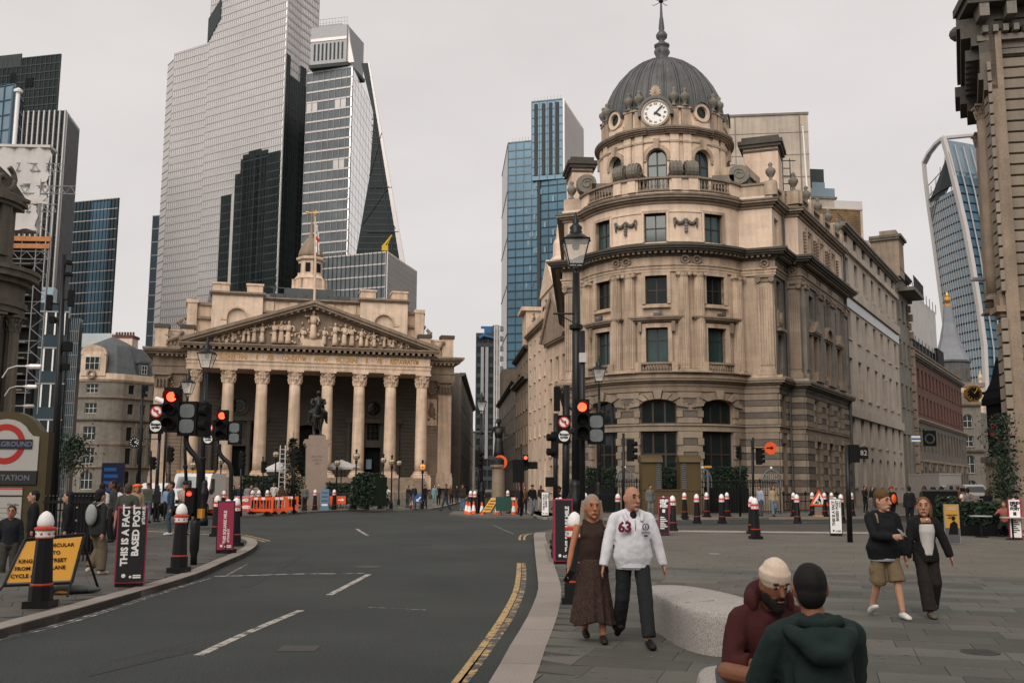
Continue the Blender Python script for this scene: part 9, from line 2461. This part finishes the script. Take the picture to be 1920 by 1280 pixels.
tz,T,Hd,A=person('young woman in a black jacket, white corset top and wide dark trousers',yw,-.05,1.62,top=(.010,.010,.011),bot=(.020,.015,.014),hair=(.12,.065,.03),style='bun',shoe=(.10,.09,.065),skin=(.42,.21,.13),near=2,female=True,yaw=-.35,nod=-.08,loose=.14,
 hands=((-.26,-.02,.78),(.36,-.04,.70)),feet=((-.05,-.20,0),(.09,.14,.035)),elbow=((-.8,.9,-.3),(1,.6,-.2)),curl=.4)
k=MB();k.smooth=True;k.tube([T(0,-.055,-.03),T(0,-.062,.14),T(0,-.075,.30),T(0,-.07,.39)],[(.088,.095),(.09,.095),(.098,.112),(.08,.10)],14,up=(0,1,0));fuse(k.build('white_top',cm((.50,.47,.45)),tz),.012,.004)
k=MB();k.smooth=True;k.tube([T(0,-.06,.40),T(0,-.04,.47)],[(.06,.085),(.05,.07)],12,up=(0,1,0));k.build('neckline',cm((.42,.21,.13),'skin',.5),tz)
k=MB();k.ball(T(0,-.115,.455),.012,8,6);k.build('pendant',M['white'],tz)
hdball(tz,Hd,'hair_side',cm((.12,.065,.03),'hair',.7),[((.07,.02,-.04),(.03,.05,.10)),((0,.075,-.03),(.07,.05,.12))])
# everyone else: base pixel, facing, height, top, trousers, hair, style, skin, options
D_,NV,GY,WH,BE,OL,BL_,TE,BR,KH,JE=(.012,.012,.014),(.018,.028,.045),(.10,.10,.10),(.50,.48,.46),(.34,.26,.18),(.055,.06,.045),(.17,.24,.36),(.17,.27,.27),(.06,.035,.02),(.12,.095,.065),(.07,.11,.16)
P=[
((178,1077),pi-.5,1.64,(.022,.024,.024),KH,D_,'full','pale','person in a dark hooded jacket and khaki trousers with a pale backpack',dict(near=1,hood=True,loose=.12,shoe=(.5,.4,.35),walk=.2)),
((233,1052),pi+.1,1.78,(.060,.065,.055),D_,(.06,.045,.035),'short','pale','man in a grey green polo with a strap seen from behind the black poster cover',dict(near=1,sleeve=.45,fat=1.1)),
((56,1066),-1.1,1.62,D_,D_,D_,'short','pale','person in black looking sideways in front of the station board',dict(near=1,loose=.1)),
((14,1072,-.32),.3,1.64,(.016,.018,.024),(.05,.045,.035),(.03,.025,.02),'short','tan','short man in a dark shirt at the left edge below the station board',dict(near=1)),
((122,1064),-1.3,1.60,D_,(.025,.028,.035),D_,'long','pale','dark haired woman in a black coat looking right by the railing',dict(near=1,female=True,loose=.1)),
((186,1022),pi-.3,1.78,WH,D_,D_,'short','brown','person in a pale top with a dark backpack behind the hooded walker',dict(near=1,sleeve=.4)),
((207,1016),-.9,1.86,(.035,.036,.038),D_,D_,'short','brown','tall man in a dark grey shirt looking right behind the cabinet',dict(near=1)),
((217,1012),pi-.6,1.74,WH,D_,D_,'short','brown','man in a white t-shirt with his back turned on the left',dict(near=1,sleeve=.4)),
((252,1012),.5,1.74,(.30,.22,.14),(.25,.05,.03),(.25,.14,.05),'long','tan','woman with long blond hair below an orange cap',dict(near=1,female=True)),
((274,980),pi-.2,1.80,OL,JE,(.04,.035,.03),'cap','tan','man in an olive shirt and jeans near the black post',{}),
((292,978),pi-.4,1.70,D_,D_,D_,'long','pale','woman dressed in black with a black bag near the black post',dict(female=True)),
((312,976),.4,1.66,BL_,D_,D_,'short','brown','person in a pale blue patterned shirt behind the denim man',{}),
((318,1003),-1.2,1.84,(.028,.045,.062),(.035,.065,.09),D_,'short','tan','bearded man in a denim jacket facing the man with a phone',dict(near=1,shoe=WH)),
((341,1002),.9,1.84,(.44,.35,.31),D_,D_,'full','tan','man in a pale t-shirt looking at his phone by the signal pole',dict(near=1,sleeve=.45,nod=.4,hands=((-.10,-.34,1.15),(.12,-.34,1.15)),loose=.1)),
((388,957.5),.2,1.66,BL_,JE,BR,'bun','pale','woman in a light blue blouse behind the orange barrier',dict(female=True)),((402,957.5),.1,1.72,BL_,D_,D_,'cap','tan','man in a pale blue shirt and dark cap behind the barrier',{}),
((414,957.5),.3,1.82,D_,D_,D_,'short','tan','broad man in a black shirt behind the left orange barrier',dict(fat=1.25)),((436,957.5),-.4,1.66,D_,D_,BR,'long','pale','woman in black beside the second bent signal',dict(female=True)),
((447,957.5),.2,1.72,NV,D_,BR,'short','pale','man in a navy suit behind the road closed sign',dict(fat=1.15)),((463,957.5),pi,1.70,(.22,.21,.2),JE,D_,'short','tan','person in a grey top turned away behind the barrier',{}),((470,957.5),.1,1.68,D_,JE,BR,'long','pale','woman in a black top with long hair behind the barrier',dict(female=True)),((478,957.5),pi-.3,1.76,(.26,.26,.25),D_,BR,'short','pale','person in a grey hooded top behind the barrier',dict(hood=True)),
((512.5,957.5),.05,1.82,WH,D_,KH,'cap','tan','man in a white t-shirt and cap wearing a backpack by the ladder',dict(sleeve=.45)),((527,957.5),pi,1.66,BR,D_,BR,'long','tan','person in brown behind the right orange barrier',{}),
((571,958),pi+.6,1.70,(.13,.15,.13),(.02,.02,.022),(.12,.10,.06),'hat','tan','person in a sun hat and pale green top at the kerb',{}),
((765,951),-.6,1.66,D_,D_,D_,'short','tan','person in black leaning by the crowd barriers',{}),((776,950),.5,1.72,NV,JE,D_,'short','pale','person in a navy jacket left of the blue arrow sign',{}),((796,948),.8,1.70,D_,D_,D_,'full','tan','person in black right of the blue arrow sign',{}),
((814.5,947),.1,1.72,TE,TE,D_,'short','pale','person in pale teal top and trousers on the far kerb',dict(shoe=WH)),((822,946),.2,1.72,D_,D_,(.5,.48,.45),'cap','pale','person in black with a white cap on the far kerb',{}),
((836,957),-1.2,1.80,(.016,.017,.02),(.03,.04,.06),BR,'short','tan','man in a black jacket and jeans striding across the road',dict(walk=.9)),((846,946),.2,1.68,BR,D_,BR,'long','pale','person in brown by the far kerb end',{}),((857,945),-.5,1.66,D_,D_,D_,'short','tan','person in black near the far street corner',{}),
((867,956),pi-.4,1.82,(.03,.024,.02),(.08,.13,.19),D_,'cap','tan','man in a brown jacket and blue jeans left of the cones',dict(loose=.1,shoe=WH)),
((975,964),.5,1.72,(.02,.022,.026),D_,BR,'long','pale','woman in dark clothes behind the island signal',dict(female=True)),((983,963),.2,1.70,(.14,.07,.03),D_,BR,'long','tan','woman in a rust top walking towards the island',dict(female=True)),((998,966),.3,1.78,D_,(.16,.17,.18),BR,'hat','pale','man in a black jacket, hat and light jeans at the corner',dict(walk=.5)),((1014,958),-.3,1.72,(.035,.02,.018),(.32,.28,.24),D_,'short','brown','person in a brown top and pale trousers beyond the white cover',dict(walk=.5)),
((1047,1008),-.9,1.74,D_,D_,D_,'bun','brown','woman in a black dress raising an arm behind the sign post',dict(near=1,female=True,sleeve=0,hands=((-.2,-.1,1.0),(.12,-.22,1.42)),elbow=((-.5,1,0),(1,-.4,-.8)))),
((1220,969),.25,1.80,(.12,.125,.12),(.13,.13,.13),D_,'short','tan','man in a grey hoodie standing by the left brown kiosk',dict(hood=True,loose=.15)),
((1426,967),-.8,1.76,(.30,.34,.42),(.05,.08,.12),D_,'short','tan','person in a pale shirt half behind the signal post',{}),((1451,968),.3,1.78,BE,(.12,.17,.21),BR,'long','tan','woman in a cream top and flared jeans walking by the railings',dict(female=True,walk=.5,loose=.1)),
((1623,960),.3,1.76,D_,D_,D_,'short','tan','man in black with hands together beyond the number sign',dict(hands=((-.06,-.25,1.05),(.06,-.25,1.05)))),((1637,959),.2,1.72,D_,(.14,.15,.17),D_,'long','pale','woman in a dark jacket and light jeans beyond the number sign',dict(female=True)),
((1675,982),pi+.3,1.78,D_,D_,(.20,.02,.015),'cap','tan','person in black with a red cap and bright orange bag',{}),((1708,990),pi,1.78,D_,D_,D_,'short','tan','person in black seen from behind left of the young woman',{}),((1736,975),pi-.2,1.80,(.03,.028,.02),D_,BR,'long','pale','long haired person in dark olive seen from behind',{}),((1750,968),pi,1.72,(.03,.12,.17),D_,D_,'short','tan','person in a bright teal top in the right street crowd',{}),
((1754,974),pi,1.74,D_,D_,D_,'long','tan','woman with black hair and a black top in the right street crowd',dict(female=True)),((1769,984),pi-.1,1.78,(.27,.28,.3),D_,D_,'long','pale','woman with long black hair and a pale top in the right street crowd',dict(female=True)),((1787,980),pi,1.80,(.02,.034,.033),D_,D_,'short','tan','man in a dark green jacket in the right street crowd',dict(fat=1.15)),((1799,972),pi,1.78,(.22,.075,.02),D_,BR,'short','tan','man in an orange brown shirt in the right street crowd',{}),
((1818,988),pi+.1,1.72,(.14,.16,.18),(.1,.13,.17),D_,'bun','tan','woman with bare shoulders and a grey blue bag seen from behind',dict(sleeve=0,neck=1,female=True)),((1856,986),pi-.3,1.66,D_,D_,BR,'long','pale','woman in black turning away left of the beige t-shirt',dict(female=True)),((1877,990),pi,1.80,(.20,.165,.12),D_,BR,'short','pale','big man in a beige t-shirt seen from behind',dict(sleeve=.45,fat=1.25)),
((1836,1000),pi/2,1.62,(.30,.22,.16),D_,(.35,.24,.13),'bun','pale','blond diner at the bush planter',dict(sit=.5)),((1886,1006),-.6,1.64,(.28,.09,.07),D_,BR,'long','tan','diner in pink by the right poster cover',dict(sit=.5,near=0,hands=((-.15,-.35,.85),(.12,-.3,1.0)))),
]
for(b,rz,H,top,bot,hair,style,skin,lab,kw) in P:
 o,T,Hd,A=person(lab,b if len(b)==2 else G(b[0],b[1])+Vector((0,0,b[2])),rz,H,top=top,bot=bot,hair=hair,style=style,skin=skin,group='people about the junction',**kw)
 if 'backpack' in lab:
  k=MB();k.smooth=True;k.ball(T(0,.17,.28),(.135,.09,.21),12,8);k.tube([T(-.11,.14,.45),T(-.12,.0,.53),T(-.12,-.13,.40)],.02,6);k.tube([T(.11,.14,.45),T(.12,.0,.53),T(.12,-.13,.40)],.02,6);k.build('backpack',cm((.30,.31,.31) if 'pale backpack' in lab else(.025,.03,.035)),o)
 if 'strap' in lab:
  attach(o,'strap','black',[T(-.14,.14,.40),T(-.02,.15,.25),T(.12,.14,.06)],.015,6);k=MB();k.tube([T(0,0,.17),T(0,0,.20)],[(.14,.175),(.14,.175)],14,up=(0,1,0));k.build('pale_stripe',cm((.33,.36,.42)),o)
 if 'orange bag' in lab:k=MB();k.smooth=True;k.ball(T(.05,.20,.22),(.14,.08,.22),10,8);k.build('orange_bag',M['orange'],o)
 if 'grey blue bag' in lab:k=MB();k.smooth=True;k.ball(T(0,.17,.12),(.2,.1,.16),10,8);k.build('bag',cm((.12,.14,.16)),o)
 if 'phone' in lab:k=MB();k.box(-.04,.04,-.01,.01,-.07,.07);k.build('phone',M['black'],o,(0,-.42,1.2))
 if 'orange cap' in lab:
  k=MB();k.smooth=True
  for c,r in(((0,.01,.075),(.12,.12,.06)),((.07,.03,.06),(.08,.09,.06)),((-.06,.03,.06),(.08,.09,.06))):a0=len(k.v);k.ball(c,r,10,6);k.v[a0:]=[tuple(Hd(*v)) for v in k.v[a0:]]
  k.build('orange_cap',M['orange'],o)
 if 'diner' in lab:k=MB();k.box(-.22,.22,-.22,.22,.40,.44);k.box(-.22,.22,.18,.22,.44,.85);[k.box(x-.02,x+.02,y-.02,y+.02,0,.40) for x in(-.19,.19) for y in(-.19,.19)];tag(k.build('cafe_chair',M['black'],None,o.location,rz),'dark cafe chair under the %s'%lab,'chair')
# cyclist
cg_=G(722,956,RZ);rzc=pi-.25
bk=thing('bicycle','dark bicycle with a red rear bag ridden away from the viewer','bicycle',cg_,rzc)
for y in(-.52,.50):
 k=MB();k.tube([(0,y+.34*cos(a),.35+.34*sin(a)) for a in[i*2*pi/24 for i in range(25)]],.022,6);w_=k.build('tyre',M['black_flat'],bk);k=MB()
 for i in range(9):a=i*2*pi/9;k.tube([(0,y,.35),(0,y+.33*cos(a),.35+.33*sin(a))],.004,4)
 k.build('spoke_row',M['steel'],w_,kind='stuff')
k=MB()
for a,b in(((0,.5,.35),(0,.1,.32)),((0,.5,.35),(0,.22,.85)),((0,.1,.32),(0,.22,.88)),((0,.1,.32),(0,-.38,.80)),((0,.2,.78),(0,-.38,.86)),((0,-.38,.95),(0,-.52,.35))):k.tube([a,b],.02,6)
k.build('frame',M['black'],bk);k=MB();k.tube([(-.28,-.3,1.02),(-.1,-.42,1.0),(.1,-.42,1.0),(.28,-.3,1.02)],.016,6);k.build('handlebar',M['black'],bk);k=MB();k.smooth=True;k.ball((0,.24,.92),(.08,.13,.04),10,6);k.build('saddle',M['black'],bk)
k=MB();k.smooth=True;k.ball((-.17,.52,.55),(.09,.14,.14),10,7);k.build('pannier',M['red'],bk);pbx(bk,'rear_light','red_lit',-.02,.02,.33,.36,.72,.76)
person('cyclist in a white shirt and dark trousers riding away',cg_,rzc,1.80,top=(.62,.58,.57),bot=D_,hair=D_,style='short',skin='brown',sit=.98,lean=.45,nod=-.3,sleeve=.5,loose=.12,hands=((-.27,-.30,1.04),(.27,-.30,1.04)),feet=((-.12,.02,.22),(.12,.05,.50)),elbow=((-1,.2,-.5),(1,.2,-.5)),fat=1.1)
